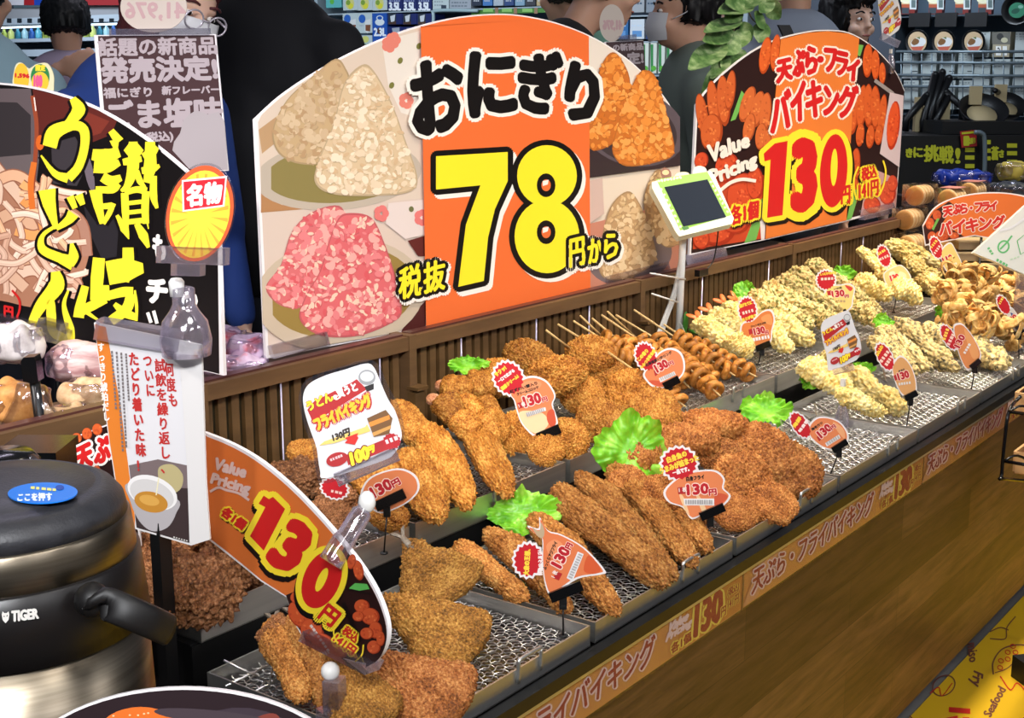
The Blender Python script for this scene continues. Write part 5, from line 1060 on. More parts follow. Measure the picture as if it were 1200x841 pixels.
for i, (p, y, w, h, ti, lab) in enumerate(BK): place_disc(M_CUT[i % 4], 'croquette', p, y + (.014, -.014, 0)[i % 3], w * .9, h * .9, ti + (0, 10, -8)[i % 3], lab, 'croquette', G, (i * 37) % 50 - 25, 1.2)
G = 'small croquettes at the left of the big pile'
SB = [(536, 456, 1.50, 40, 32), (564, 452, 1.50, 36, 34), (590, 448, 1.49, 34, 34), (527, 480, 1.45, 30, 40), (551, 482, 1.44, 28, 42), (572, 485, 1.43, 28, 42), (548, 500, 1.40, 30, 40), (572, 506, 1.38, 28, 40)]
SL = ['leftmost small croquette in the upper row of the big pile', 'second small croquette from the left in the upper row of the big pile', 'third small croquette in the upper row, beside the snowman-shaped card', 'leftmost small croquette in the second row of the big pile', 'second small croquette from the left in the second row', 'third small croquette in the second row, left of the snowman-shaped card', 'small croquette low at the left front of the big pile', 'small croquette lowest, below the left edge of the snowman-shaped card']
for i, (x, y_, yy, w, h) in enumerate(SB): place_disc(M_BALL[i % 2], 'small_croquette', (x, y_), yy, w if i < 3 else h, h if i < 3 else w, 40, SL[i], 'croquette', G, (0 if i < 3 else -60), 1.2, (.06, .038, .036))
place_disc(M_PINK[0], 'pink_croquette', (518, 452), 1.53, 34, 26, 40, 'pinkish small croquette at the far left back of the big pile', 'croquette', 'pink croquettes'); place_disc(M_PINK[0], 'pink_croquette', (508, 468), 1.50, 34, 26, 40, 'pinkish small croquette just below the other pink one', 'croquette', 'pink croquettes')
# ---- R3 ring skewers
STICKM = noise_col(mat('bamboo', (214, 178, 116), 0.5), [(.3, (190, 150, 88)), (.7, (228, 196, 138))], 30, stretch=(8, 8, 1))
def ring_mesh():
    mb = MB(); th = np.arange(18) / 18 * 2 * math.pi
    P = np.stack([.006 * np.sin(th * 2) * .4, .021 * np.cos(th) , .019 * np.sin(th)], 1); mb.tube(P, .0075, 8, closed=True); return mb.mesh('ring', RING)
MR = ring_mesh(); G = 'ring skewers'
def skewer(p0, y0, p1, y1, n, tip, ytip, lab):
    a, b_ = spot(p0, y0, .02), spot(p1, y1, .02); u = (b_ - a) / np.linalg.norm(b_ - a); tp = plY(ytip).pt(*tip)
    t = thing('ring_skewer', lab, 'skewer', a, G); r = random.Random(int(p0[0]))
    mb = MB(); mb.tube([tp, a, b_ + u * .008], [.0024, .0026, .0018], 6); mb.build('stick', STICKM, t)
    for i in range(n):
        c = a + (b_ - a) * (i + .3) / n; o = bpy.data.objects.new('ring', MR); COL.objects.link(o); o.parent = t; s = r.uniform(.8, 1.05)
        q = u + np.array([r.uniform(-.25, .25), r.uniform(-.25, .25), r.uniform(-.2, .2)])
        M = frame(c - WL[t.name], q, (0, 0, 1), (1.1, s, s), r.uniform(0, 3)); o.matrix_local = M
skewer((748, 398), 1.50, (806, 452), 1.36, 8, (705, 369), 1.53, 'ring skewer in the middle, passing behind the heart-shaped card')
skewer((770, 398), 1.50, (842, 462), 1.31, 10, (722, 369), 1.53, 'ring skewer ending in front of the mesh, right of the heart-shaped card')
skewer((792, 396), 1.49, (858, 438), 1.36, 8, (743, 363), 1.53, 'ring skewer second from the right, next to the white monitor pole')
skewer((812, 403), 1.47, (884, 440), 1.335, 7, (778, 380), 1.52, 'rightmost ring skewer with big loose rings on the mesh')
skewer((706, 398), 1.52, (770, 432), 1.42, 8, (672, 376), 1.54, 'ring skewer second from the left with its stick tip high up')
skewer((690, 402), 1.53, (740, 425), 1.46, 6, (654, 380), 1.545, 'leftmost ring skewer behind the highest croquette')
skewer((752, 440), 1.39, (800, 474), 1.29, 7, (712, 412), 1.46, 'ring skewer at the front, just below the heart-shaped card')
skewer((726, 400), 1.51, (790, 440), 1.40, 8, (694, 373), 1.535, 'third ring skewer from the left, its stick crossing the neighbour')
skewer((800, 425), 1.40, (840, 448), 1.33, 5, (770, 405), 1.45, 'short ring skewer lying between the two right-hand ones')
for i, (tip, e) in enumerate((((640, 387), (668, 408)), ((680, 370), (712, 400)), ((712, 365), (746, 396)))):
    mb = MB(); mb.tube([plY(1.54).pt(*tip), plY(1.53).pt(*e)], [.0024, .0024], 6); tag(mb.build('bamboo_stick', STICKM), ['bare bamboo stick furthest left above the croquettes', 'bare bamboo stick between the left skewers', 'bare bamboo stick left of the white monitor pole'][i], 'stick', 'bare bamboo sticks')
# ---- R4 prawns, R5 flecked, R6 pale
TAILM = mat('prawn_tail', (226, 120, 60), 0.35)
G = 'prawn tempura'
PR = [((818, 374), 1.50, (866, 412), 1.37, 26, 'leftmost prawn tempura with orange tail, right of the monitor pole'), ((832, 366), 1.51, (884, 408), 1.38, 26, 'second prawn tempura from the left with orange tail'), ((848, 356), 1.53, (898, 398), 1.41, 26, 'third prawn tempura, its orange tail left of the brown shrimp card'), ((862, 352), 1.54, (912, 390), 1.44, 24, 'prawn tempura at the back behind the brown shrimp card'), ((880, 378), 1.44, (932, 410), 1.33, 28, 'prawn tempura in the front right, below the brown shrimp card'), ((902, 370), 1.46, (952, 402), 1.345, 28, 'rightmost prawn tempura, beside the green-flecked pieces'), ((856, 395), 1.40, (880, 416), 1.34, 26, 'prawn tempura lowest at the left front, under the brown shrimp card')]
for i, (p0, y0, p1, y1, w, lab) in enumerate(PR):
    o = place_stick(M_PALE[i % 3], 'prawn_tempura', p0, y0, p1, y1, w, lab, 'tempura', G, 1.0, None, 0, (.15, .04))
    if i < 4:
        mb = MB()
        for s_ in (-1, 1): mb.ell((-.088, s_ * .007, .003), (.016, .006, .0025), 0, rotz(-s_ * 22))
        mb.tube([(-.06, 0, 0), (-.08, 0, .002)], [.008, .005], 8)
        tl = bpy.data.objects.new('tail', mb.mesh('tail', TAILM)); COL.objects.link(tl); tl.parent = o
G = 'green-flecked tempura'
GT = [((878, 346), 1.52, (950, 382), 1.38, 24, 'leftmost green-flecked tempura stick next to the prawns'), ((894, 334), 1.53, (972, 380), 1.36, 26, 'second green-flecked tempura stick from the left'), ((912, 326), 1.53, (988, 372), 1.37, 26, 'third green-flecked tempura stick, in the middle of its tray'), ((926, 318), 1.54, (1000, 362), 1.39, 24, 'fourth green-flecked tempura stick, left of the white prawn card'), ((945, 308), 1.55, (1006, 350), 1.43, 24, 'orange-tinged flecked tempura stick sticking up at the back'), ((985, 338), 1.46, (1034, 366), 1.36, 22, 'green-flecked tempura stick right of the white prawn card'), ((990, 356), 1.40, (1032, 380), 1.31, 22, 'green-flecked tempura stick at the right front by the tray handle'), ((960, 372), 1.37, (992, 392), 1.31, 22, 'green-flecked tempura stick low at the left front, behind the smaller udon card'), ((1008, 332), 1.50, (1040, 350), 1.42, 20, 'green-flecked tempura stick at the right back')]
for i, (p0, y0, p1, y1, w, lab) in enumerate(GT): place_stick(M_GRN[i % 3], 'flecked_tempura', p0, y0, p1, y1, w, lab, 'tempura', G, 1.02, None, i * .7, (.15, .04))
G = 'pale tempura pile'
YT = [((1008, 290), 1.54, (1040, 326), 1.44, 13, 'thin pale tempura finger sticking up at the far left back of its pile'), ((1022, 296), 1.54, (1060, 330), 1.42, 15, 'second pale tempura finger from the left at the back'), ((1038, 286), 1.55, (1090, 322), 1.44, 17, 'pale tempura piece in the back row, second from the right'), ((1048, 283), 1.56, (1110, 320), 1.45, 18, 'pale tempura piece furthest back on the right'), ((1060, 302), 1.50, (1110, 334), 1.40, 20, 'pale tempura piece on the right slope behind the yellow leaf card'), ((1028, 316), 1.44, (1076, 348), 1.33, 24, 'pale tempura piece in the middle behind the onion-shaped card'), ((1004, 326), 1.44, (1044, 348), 1.34, 24, 'pale tempura piece at the left front, left of the onion-shaped card'), ((1046, 334), 1.36, (1080, 352), 1.29, 26, 'thick pale tempura piece lowest at the front of its tray'), ((1078, 326), 1.42, (1108, 344), 1.35, 22, 'pale tempura piece at the right front of its pile')]
for i, (p0, y0, p1, y1, w, lab) in enumerate(YT): place_stick(M_PALE[i % 3], 'pale_tempura', p0, y0, p1, y1, w, lab, 'tempura', G, 1.04, None, i * .9, (.15, .04))
# ---- F4, F5
G = 'pale fillets in the near-empty tray'
for i, (p0, y0, p1, y1, w, lab) in enumerate([((944, 424), 1.19, (996, 462), 1.07, 32, 'thick pale tempura fillet left of the smaller udon card, its end over the tray edge'), ((962, 416), 1.20, (1000, 446), 1.12, 22, 'pale tempura fillet sticking up behind the smaller udon card'), ((990, 440), 1.15, (1060, 478), .985, 30, 'long pale tempura fillet lying between the smaller udon card and the leaf card'), ((980, 460), 1.06, (1036, 484), .975, 22, 'short pale tempura fillet in front of the long one')]): place_stick(M_PALE[i % 3], 'tempura_fillet', p0, y0, p1, y1, w, lab, 'tempura', G, 1.04, None, i * .9, (.15, .04))
G = 'dark-skinned tempura row'
for i, (p0, y0, p1, y1, w, lab) in enumerate([((1020, 396), 1.17, (1074, 436), 1.01, 24, 'leftmost dark-skinned tempura piece, behind the leaf-shaped card'), ((1030, 387), 1.19, (1094, 434), 1.00, 22, 'second dark-skinned tempura piece with a dark stripe along it'), ((1050, 379), 1.20, (1122, 432), .985, 26, 'third dark-skinned tempura piece, left of the double-stick card'), ((1080, 382), 1.17, (1136, 420), 1.02, 24, 'dark-skinned tempura piece behind the double-stick card'), ((1136, 398), 1.08, (1174, 430), .965, 30, 'rightmost dark-skinned tempura piece, right of the double-stick card')]): place_stick(M_SKIN[i % 3], 'dark_skin_tempura', p0, y0, p1, y1, w, lab, 'tempura', G, 1.02, None, i * .8, (.15, .04))
# ---- F6 tangled fritters
def tangle(seed):
    r = random.Random(seed); mb = MB()
    for k in range(13):
        c = np.array([r.gauss(0, .016), r.gauss(0, .016), r.gauss(.004, .011)]); ax = np.array([r.gauss(0, 1), r.gauss(0, 1), r.gauss(0, .8)]); ax /= np.linalg.norm(ax); u = np.cross(ax, (0.3, .2, 1)); u /= np.linalg.norm(u); v = np.cross(ax, u); R0 = r.uniform(.013, .026); a0 = r.uniform(0, 6); sp = r.uniform(2.6, 5.6); wd = r.uniform(.006, .011); Gd = []
        for i in range(18):
            a = a0 + sp * i / 17; R_ = R0 * (1 + .18 * math.sin(a * 2.3 + k)); p = c + (math.cos(a) * u + math.sin(a) * v) * R_ + ax * (.007 * math.sin(a * 1.7 + k)); rad = math.cos(a) * u + math.sin(a) * v
            Gd.append([p + ax * wd * q + rad * .0022 * s_ for q, s_ in ((-1, 0), (-.6, 1), (.6, 1), (1, 0), (.6, -1), (-.6, -1), (-1, 0))])
        mb.grid(Gd)
    return mb.mesh('tangled_fritter', KAKI)
M_TAN = [tangle(i) for i in range(4)]; G = 'tangled fritters'
TL_ = [((1126, 324), 1.16, 'tangled fritter at the back left top of its heap'), ((1152, 326), 1.15, 'tangled fritter at the back middle top of its heap'), ((1178, 334), 1.12, 'tangled fritter at the back right under the white plastic bag'), ((1108, 346), 1.17, 'tangled fritter at the far left of its heap'), ((1136, 348), 1.12, 'tangled fritter in the middle of its heap'), ((1162, 352), 1.09, 'tangled fritter left of the rightmost small card'), ((1190, 356), 1.06, 'tangled fritter behind the rightmost small card'), ((1120, 372), 1.10, 'tangled fritter at the left front slope above the double-stick card'), ((1146, 380), 1.05, 'tangled fritter at the front of its heap'), ((1172, 386), 1.01, 'tangled fritter lowest at the front right of its heap'), ((1198, 384), .99, 'tangled fritter at the very right edge, in front'), ((1200, 332), 1.13, 'tangled fritter at the very right edge, behind'), ((1140, 336), 1.14, 'tangled fritter wedged between the two topmost ones'), ((1158, 372), 1.06, 'tangled fritter filling the middle front of its heap'), ((1183, 368), 1.04, 'tangled fritter right under the rightmost small card'), ((1128, 360), 1.11, 'tangled fritter filling the left middle of its heap')]
for i, (p, y, lab) in enumerate(TL_):
    c = spot(p, y, .022); put('tangled_fritter', M_TAN[i % 4], lab, 'tempura', frame(c, (math.cos(i * 1.9), math.sin(i * 1.9), .2), (0, 0, 1), (1.15, 1.15, 1.15)), G)
# ================================================================== price cards on black clips
ORC, ORC2 = (226, 132, 84), (214, 108, 70)
def price_card(lab, post_top, post_base, zt, body, badge, clip, texts=(), tags=(), body_col=ORC, blobs=(), tilt=6, badge_poly=None, yaw=0, y_=None):
    """laminated die-cut card: body outline + red saw-edged badge; texts: (str, line start, line end, height, colour, px weight)"""
    base = plZ(zt + .001).pt(*post_base) if y_ is None else plY(y_).pt(*post_base); pl = plF(base, yaw, tilt); t = thing('price_card', lab, 'price card', base, 'price cards on black clips')
    B = smooth_poly(body, 4); cb = B.mean(0); bx = badge_poly or star(*badge)
    bo = star(badge[0], badge[1], badge[2] * 1.13 + .6, badge[3] * 1.13 + .6, badge[4] if len(badge) > 4 else 18, .88, badge[6] if len(badge) > 6 else 0)
    r = max(np.ptp(B[:, 0]), np.ptp(B[:, 1])) / 2; k = 1 + 1.6 * min(1, r / 24) / r; Bo = (B - cb) * k + cb
    slab('card', pl, Bo, .0012, BW, t); slab('badge', Plane(pl.p + pl.n * .0002, pl.n), bo, .0012, BW, t)
    pr = Print(pl, .0004); pr.poly(B * .97 + cb * .03, body_col)
    for P, c in blobs: pr.poly(smooth_poly(P, 4), c)
    pr.poly(star(*badge), (196, 34, 44))
    for P, c in tags: pr.poly(P, c)
    for st, a, b_, h, c, w in texts:
        if c is None: dashes(pr, a, b_, int(st), h, w)
        elif c == 'num':
            A_, B_ = np.array(a, float), np.array(b_, float); d_ = B_ - A_; n_ = np.array([d_[1], -d_[0]]) / np.linalg.norm(d_) * h * .86; q_ = [A_ + n_ * .97 + d_ * .03, B_ + n_ * .97 - d_ * .03, B_ - d_ * .03 - n_ * .06, A_ + d_ * .03 - n_ * .06]
            pr.text(st, q_, [((244, 214, 200), w * 1.3 + .08 * h), ((186, 34, 44), w * .95 + .015 * h)])
        else: pr.line(st, a, b_, h, ([((244, 214, 200), w + .7 * h / 8)] if c == 'num' else []) + [((190, 40, 48) if c == 'num' else c, w)])
    pr.build('print', t)
    if clip:
        (x0, y0), (x1, y1), h = clip; clip_box(t, x0, y0, x1, y1, pl, h, BLACKG, 'clip', .012); m = np.array([(x0 * .6 + x1 * .4), (y0 * .6 + y1 * .4) + h * .5])
        a = pl.pt(m[0], m[1] + h * .4, -.001); mb = MB(); mb.box(a, (.010, .010, .016), R=rotz(36)); mb.tube([a, base], .0012, 6); mb.lathe([(.006, 0), (.006, .002)], base - np.array([0, 0, .0005]), 12); mb.build('post', BLACK, t)
    return t
YT_, WT_, KT = (250, 214, 70), (248, 232, 228), (40, 32, 30)
price_card('fish-shaped price card with a red saw-edged badge, in front of the long fish sticks', None, (660, 745), FMZ,
    [(619, 617), (632, 620), (633, 607), (642, 622), (658, 627), (684, 642), (707, 667), (703, 672), (676, 677), (648, 695), (640, 686), (636, 660), (636, 632), (630, 628)], (619, 656, 17, 20, 16, .86, .1), ((645, 701), (682, 686), 12),
    [('大衆の王様、', (620, 674), (622, 640), 7, YT_, .5), ('納得のうまさ!', (631, 674), (630, 641), 5, WT_, .35), ('ふっくらアジフライ', (640, 668), (654, 635), 5, KT, .25), ('130', (656, 666), (668, 644), 14, 'num', .9), ('円', (668, 644), (671, 638), 8, 'num', .5), ('1枚', (650, 678), (654, 670), 6, (240, 220, 210), .3), ('10', (668, 677), (681, 648), 5, None, (180, 176, 176))],
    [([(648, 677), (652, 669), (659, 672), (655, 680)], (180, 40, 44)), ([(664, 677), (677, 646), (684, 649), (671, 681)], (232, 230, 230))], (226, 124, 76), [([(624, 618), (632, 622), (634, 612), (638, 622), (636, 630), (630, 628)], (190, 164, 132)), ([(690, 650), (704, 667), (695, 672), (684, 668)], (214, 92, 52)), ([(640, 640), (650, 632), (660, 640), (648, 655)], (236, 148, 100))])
price_card('fish-outline price card with a round red badge, in front of the round brown cutlets', None, (826, 642), FMZ,
    [(779, 577), (787, 566), (802, 556), (819, 552), (838, 552), (848, 561), (847, 572), (855, 581), (845, 593), (828, 599), (811, 607), (801, 594), (785, 588)], (796, 543, 21, 19, 18, .88, 0), ((821, 606), (849, 594), 10),
    [('白身魚の', (782, 543), (806, 534), 7.5, YT_, .5), ('うまみが詰まった', (774, 556), (820, 539), 8, YT_, .5), ('一品です。', (789, 557), (811, 551), 6, WT_, .4), ('白身フライ', (804, 564), (826, 561), 5.5, KT, .3), ('130', (805, 579), (831, 577), 13, 'num', .8), ('円', (831, 580), (840, 579), 8, 'num', .4), ('1枚', (795, 577), (805, 576), 6, (240, 220, 210), .3), ('12', (803, 588), (836, 588), 5, None, (170, 168, 168))],
    [([(794, 571), (805, 570), (805, 578), (795, 579)], (180, 40, 44)), ([(801, 584), (837, 584), (837, 592), (802, 592)], (234, 232, 230))], ORC, [([(796, 580), (801, 582), (808, 603), (803, 598)], (236, 196, 150)), ([(815, 578), (819, 580), (828, 598), (823, 600)], (236, 196, 150)), ([(840, 578), (853, 581), (844, 591), (836, 590)], (208, 90, 60))])
price_card('snowman-shaped price card with a red badge, in front of the big croquette pile', None, (638, 545), RMZ,
    [(598, 461), (604, 450), (616, 443), (628, 442), (641, 448), (650, 463), (647, 474), (652, 490), (650, 500), (630, 511), (613, 497), (606, 480), (603, 469)], (596, 443, 17, 20, 18, .88, -.5), ((630, 513), (656, 502), 11),
    [('サクッ!', (582, 442), (597, 430), 6, YT_, .45), ('一口で広がる', (585, 449), (604, 435), 4.5, WT_, .3), ('濃厚クリーム!', (589, 458), (611, 440), 5, YT_, .4), ('紅ずわい蟹入り', (598, 461), (631, 450), 4, KT, .2), ('クリームコロッケ', (606, 464), (632, 455), 4, KT, .2), ('130', (615, 476), (635, 470), 13, 'num', .8), ('円', (636, 471), (642, 469), 6, 'num', .3), ('1個', (608, 478), (616, 475), 5, (240, 220, 210), .25), ('10', (617, 486), (638, 479), 5, None, (176, 172, 172))],
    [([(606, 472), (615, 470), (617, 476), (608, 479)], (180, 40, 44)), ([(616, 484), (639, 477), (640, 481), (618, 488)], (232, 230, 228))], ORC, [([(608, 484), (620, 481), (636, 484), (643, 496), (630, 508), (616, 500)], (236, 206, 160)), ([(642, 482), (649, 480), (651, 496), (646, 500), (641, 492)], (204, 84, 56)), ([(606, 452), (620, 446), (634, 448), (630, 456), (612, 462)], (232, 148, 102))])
price_card('heart-shaped price card with a red badge, between the croquettes and the ring skewers', None, (780, 484), RMZ,
    [(755, 438), (763, 427), (773, 414), (785, 409), (796, 413), (801, 424), (800, 437), (790, 447), (777, 454), (766, 452), (759, 446)], (757, 418, 12, 17, 18, .87, -.35), ((778, 453), (796, 444), 9),
    [('この香り', (749, 424), (761, 411), 5, YT_, .4), ('やみつき新食感', (753, 433), (769, 411), 4.5, YT_, .35), ('北海道産いかリング', (757, 430), (788, 414), 3.8, KT, .2), ('130', (770, 436), (784, 428), 10.5, 'num', .7), ('円', (784, 429), (790, 426), 5, 'num', .3), ('8', (774, 444), (791, 437), 4, None, (186, 182, 182))],
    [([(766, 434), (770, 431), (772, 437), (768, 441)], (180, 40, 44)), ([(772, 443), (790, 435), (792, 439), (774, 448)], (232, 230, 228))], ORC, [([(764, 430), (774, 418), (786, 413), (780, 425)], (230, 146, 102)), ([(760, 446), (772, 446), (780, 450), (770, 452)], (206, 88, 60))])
price_card('oval price card half hidden behind the large udon offer card', None, (450, 648), RMZ,
    [(430, 590), (424, 578), (432, 562), (450, 553), (470, 550), (486, 558), (490, 572), (482, 584), (466, 594), (446, 600)], (392, 572, 16, 12, 16, .87, .3), ((440, 594), (474, 578), 12),
    [('130', (438, 583), (461, 570), 14, 'num', .9), ('円', (461, 571), (470, 566), 9, 'num', .5), ('10', (444, 590), (470, 577), 5, None, (186, 182, 182)), ('3', (388, 575), (402, 578), 3, None, (240, 200, 190))],
    [([(442, 588), (468, 574), (471, 580), (445, 594)], (232, 230, 228))], ORC)
price_card('orange oval price card with a red badge standing in the nearly empty tray', None, (973, 556), FMZ,
    [(949, 510), (949, 499), (958, 490), (972, 490), (985, 496), (993, 509), (990, 520), (976, 526), (962, 522)], (938, 498, 9, 17, 14, .9, -.6), ((976, 528), (993, 517), 7),
    [('海鮮', (932, 502), (940, 490), 5, YT_, .4), ('味自慢', (938, 507), (948, 493), 4, WT_, .3), ('海老カツ', (952, 505), (965, 496), 3.5, KT, .2), ('130', (962, 513), (975, 502), 10, 'num', .7), ('円', (975, 504), (980, 500), 5, 'num', .3), ('6', (969, 520), (984, 511), 4, None, (186, 182, 182))],
    [([(957, 512), (961, 508), (964, 513), (960, 517)], (180, 40, 44)), ([(967, 519), (983, 509), (985, 513), (969, 523)], (232, 230, 228))], ORC, [([(976, 494), (988, 502), (990, 514), (982, 506)], (238, 170, 120))])
price_card('tall leaf-shaped price card with a red badge, at the right front of the yellow fillets', None, (1062, 503), FMZ,
    [(1046, 434), (1050, 422), (1057, 418), (1066, 427), (1072, 442), (1073, 458), (1064, 465), (1054, 457)], (1037, 418, 8.5, 17, 14, .92, -.45), ((1061, 467), (1075, 460), 7),
    [('ふわふわ', (1029, 418), (1036, 406), 5, YT_, .35), ('4', (1032, 424), (1042, 410), 4, None, (246, 214, 200)), ('4', (1038, 428), (1046, 416), 4, None, (246, 214, 200)), ('3', (1053, 435), (1061, 432), 2, None, (90, 70, 60)), ('130', (1053, 445), (1066, 441), 9, 'num', .6), ('5', (1053, 450), (1068, 448), 3, None, (220, 216, 214))],
    [([(1047, 440), (1052, 438), (1053, 444), (1049, 446)], (180, 40, 44))], (220, 162, 104))
price_card('double-stick-shaped price card with a red badge, among the dark-skinned tempura', None, (1138, 458), FMZ,
    [(1118, 386), (1122, 380), (1130, 382), (1142, 398), (1149, 416), (1142, 427), (1133, 432), (1124, 414)], (1112, 395, 7, 16, 14, .92, -.5), ((1138, 431), (1149, 422), 6),
    [('4', (1106, 398), (1111, 384), 4, None, (250, 214, 90)), ('4', (1111, 404), (1118, 390), 4, None, (246, 214, 200)), ('130', (1124, 408), (1131, 394), 8, 'num', .5), ('4', (1130, 414), (1137, 402), 3, None, (236, 232, 230))], [], (222, 140, 84), [([(1130, 384), (1142, 400), (1147, 416), (1140, 420), (1134, 404)], (234, 164, 104))])
price_card('brown shrimp-shaped price card with a red badge, standing over the prawn tempura', None, (888, 427), RMZ,
    [(870, 380), (882, 376), (893, 366), (903, 364), (907, 374), (904, 388), (902, 400), (886, 407), (874, 403), (869, 394)], (876, 363, 10.5, 15, 18, .88, -.1), ((886, 409), (903, 402), 7),
    [('揚げたてに', (867, 361), (882, 356), 4.5, YT_, .35), ('4', (870, 367), (884, 363), 3.5, None, (246, 214, 200)), ('旨さが違う', (870, 377), (887, 371), 4, YT_, .3), ('ジャンボえび天', (880, 384), (898, 379), 2.6, KT, .15), ('130', (884, 392), (897, 389), 8.5, 'num', .55), ('円', (897, 392), (901, 391), 5, 'num', .25), ('6', (882, 398), (903, 394), 4, None, (240, 236, 234))],
    [([(877, 386), (884, 384), (884, 390), (878, 392)], (180, 40, 44))], (222, 128, 66), [([(892, 372), (902, 368), (905, 380), (896, 378)], (232, 154, 92))])
price_card('white prawn-shaped price card with a red badge, above the green-flecked tempura', None, (984, 388), RMZ,
    [(966, 346), (972, 336), (986, 334), (995, 333), (1001, 338), (999, 350), (997, 360), (986, 366), (980, 358), (970, 352)], (968, 328, 11, 11.5, 18, .87, 0), ((978, 369), (992, 364), 5),
    [('しっとりやわらか', (961, 323), (980, 321), 3.6, YT_, .3), ('4', (962, 327), (978, 326), 3, None, (246, 214, 200)), ('いか天', (977, 340), (987, 338), 2.6, KT, .15), ('130', (975, 348), (990, 346), 8, 'num', .5), ('円', (990, 349), (995, 348), 4, 'num', .2), ('5', (973, 352), (992, 353), 2.5, None, (190, 160, 120))],
    [([(969, 341), (975, 340), (975, 346), (970, 346)], (180, 40, 44))], (238, 214, 130), [([(990, 334), (999, 337), (996, 341)], (216, 70, 60))])
price_card('onion-shaped price card on a dark clip, in front of the pale tempura pile', None, (1047, 366), RMZ,
    [(1036, 322), (1042, 316), (1054, 311), (1062, 316), (1067, 326), (1062, 334), (1049, 339), (1040, 334)], (1036, 300, 7, 13, 16, .88, -.3), ((1046, 342), (1059, 337), 5),
    [('4', (1029, 298), (1038, 292), 3, None, (250, 214, 90)), ('4', (1031, 304), (1042, 299), 3, None, (246, 214, 200)), ('130', (1044, 329), (1054, 326), 7, 'num', .5)], [], (236, 206, 140), [([(1042, 320), (1048, 318), (1050, 326), (1044, 330)], (246, 236, 206)), ([(1054, 318), (1062, 322), (1060, 330), (1054, 328)], (244, 230, 190))])
price_card('yellow leaf-shaped price card with a red badge, leaning over the tangled fritters', None, (1118, 345), RMZ,
    [(1103, 299), (1106, 290), (1114, 285), (1120, 294), (1127, 309), (1126, 317), (1115, 321), (1107, 313)], (1097, 290, 6.5, 13, 14, .92, -.3), ((1116, 319), (1126, 314), 4),
    [('4', (1091, 290), (1098, 281), 3, None, (250, 214, 90)), ('4', (1095, 297), (1102, 287), 3, None, (246, 214, 200)), ('110', (1106, 308), (1117, 303), 7, 'num', .5), ('5', (1110, 313), (1122, 308), 2.5, None, (246, 240, 220))], [], (236, 206, 124), y_=1.27)
price_card('blue and white small price card at the right edge, in front of the tangled fritters', None, (1194, 422), FMZ,
    [(1180, 366), (1186, 361), (1194, 372), (1200, 384), (1194, 391), (1186, 382)], (1176, 357, 6, 12, 14, .9, -.5), ((1190, 392), (1200, 386), 5),
    [('4', (1171, 356), (1176, 347), 3, None, (250, 214, 90)), ('130', (1182, 378), (1192, 372), 6, 'num', .4)], [], (214, 210, 206), [([(1184, 366), (1190, 370), (1188, 374)], (70, 90, 150)), ([(1188, 382), (1196, 382), (1194, 388)], (90, 90, 120))])

# ================================================================== lettuce, wire dividers
LET = mat('lettuce', (120, 190, 40), 0.35, sss=.2); noise_col(LET, [(.3, (74, 156, 26)), (.55, (126, 196, 44)), (.75, (176, 220, 96))], 26, 4, bump=.3, bscale=90, bdist=.003)
def lettuce(p, y, w, h, seed, lab, lean=35, roll=0):
    c = plY(y).pt(*p); zc = float(np.dot(c - CC, FWD)); W_, H_ = w * zc / FPX, h * zc / FPX; r = random.Random(seed); ph = [r.uniform(0, 6) for _ in range(6)]; Gd = []
    na, nr = 120, 22
    for j in range(nr + 1):
        q = j / nr; a = 2 * math.pi * np.arange(na) / (na - 1); a[-1] = 0.0; cx, cy = np.cos(a), np.sin(a); S3 = np.stack([cx * 1.6 + seed * 3, cy * 1.6, np.full(na, .3)], 1); rr = q * (1 + .22 * vnoise(S3, seed) + .10 * q * vnoise(S3 * 4.2, seed + 2))
        Q3 = np.stack([rr * cx * 2.4 + seed, rr * cy * 2.4, np.full(na, 1.7)], 1); z = .30 * (q ** .8) * vnoise(Q3, seed + 5) + .16 * vnoise(Q3 * 2.3, seed + 6) * q + (q ** 3) * .26 * vnoise(S3 * 5.5, seed + 7) + (q ** 4) * .12 * vnoise(S3 * 11, seed + 8) + .22 * q * q
        Gd.append(np.stack([rr * cx * W_ / 2, rr * cy * H_ / 2, z * (W_ + H_) / 4], 1))
    mb = MB(); G_ = np.array(Gd); mb.grid(G_); mb.grid(G_[:, ::-1] + np.array([0, 0, -.0008]))
    n = np.array([0, 0, 1]) * math.cos(math.radians(lean)) - FH * math.sin(math.radians(lean)); x = np.array([RM[0, 0], RM[1, 0], 0])
    x = x * math.cos(math.radians(roll)) + np.cross(n, x) * math.sin(math.radians(roll)); put('lettuce_leaf', mb.mesh('lettuce_leaf', LET), lab, 'lettuce', frame(c, x, n), 'lettuce leaves')
lettuce((738, 530), 1.16, 78, 92, 1, 'tall frilly lettuce leaf standing between the croquette pile and the round brown cutlets', 66)
lettuce((612, 602), 1.20, 84, 56, 2, 'frilly lettuce leaf behind the long fish sticks, by the fish-shaped card tail', 45)
lettuce((898, 481), 1.17, 66, 40, 3, 'lettuce leaf in the corner of the nearly empty tray', 45)
lettuce((548, 428), 1.54, 46, 26, 4, 'small lettuce leaf behind the left end of the big croquette pile', 50)
lettuce((872, 342), 1.55, 24, 30, 5, 'small lettuce leaf between the prawns and the green-flecked tempura', 60)
lettuce((988, 322), 1.54, 30, 22, 6, 'small lettuce leaf at the back beside the white prawn-shaped card', 55)
lettuce((956, 446), 1.17, 40, 24, 7, 'lettuce leaf peeping out under the thick pale fillet', 50)
lettuce((1034, 378), 1.19, 24, 20, 8, 'small lettuce leaf at the back of the dark-skinned tempura row', 55)
lettuce((1108, 366), 1.19, 30, 18, 9, 'small lettuce leaf left of the tangled fritters', 50)
lettuce((1012, 433), 1.16, 26, 18, 10, 'small lettuce leaf behind the leaf-shaped card', 50)
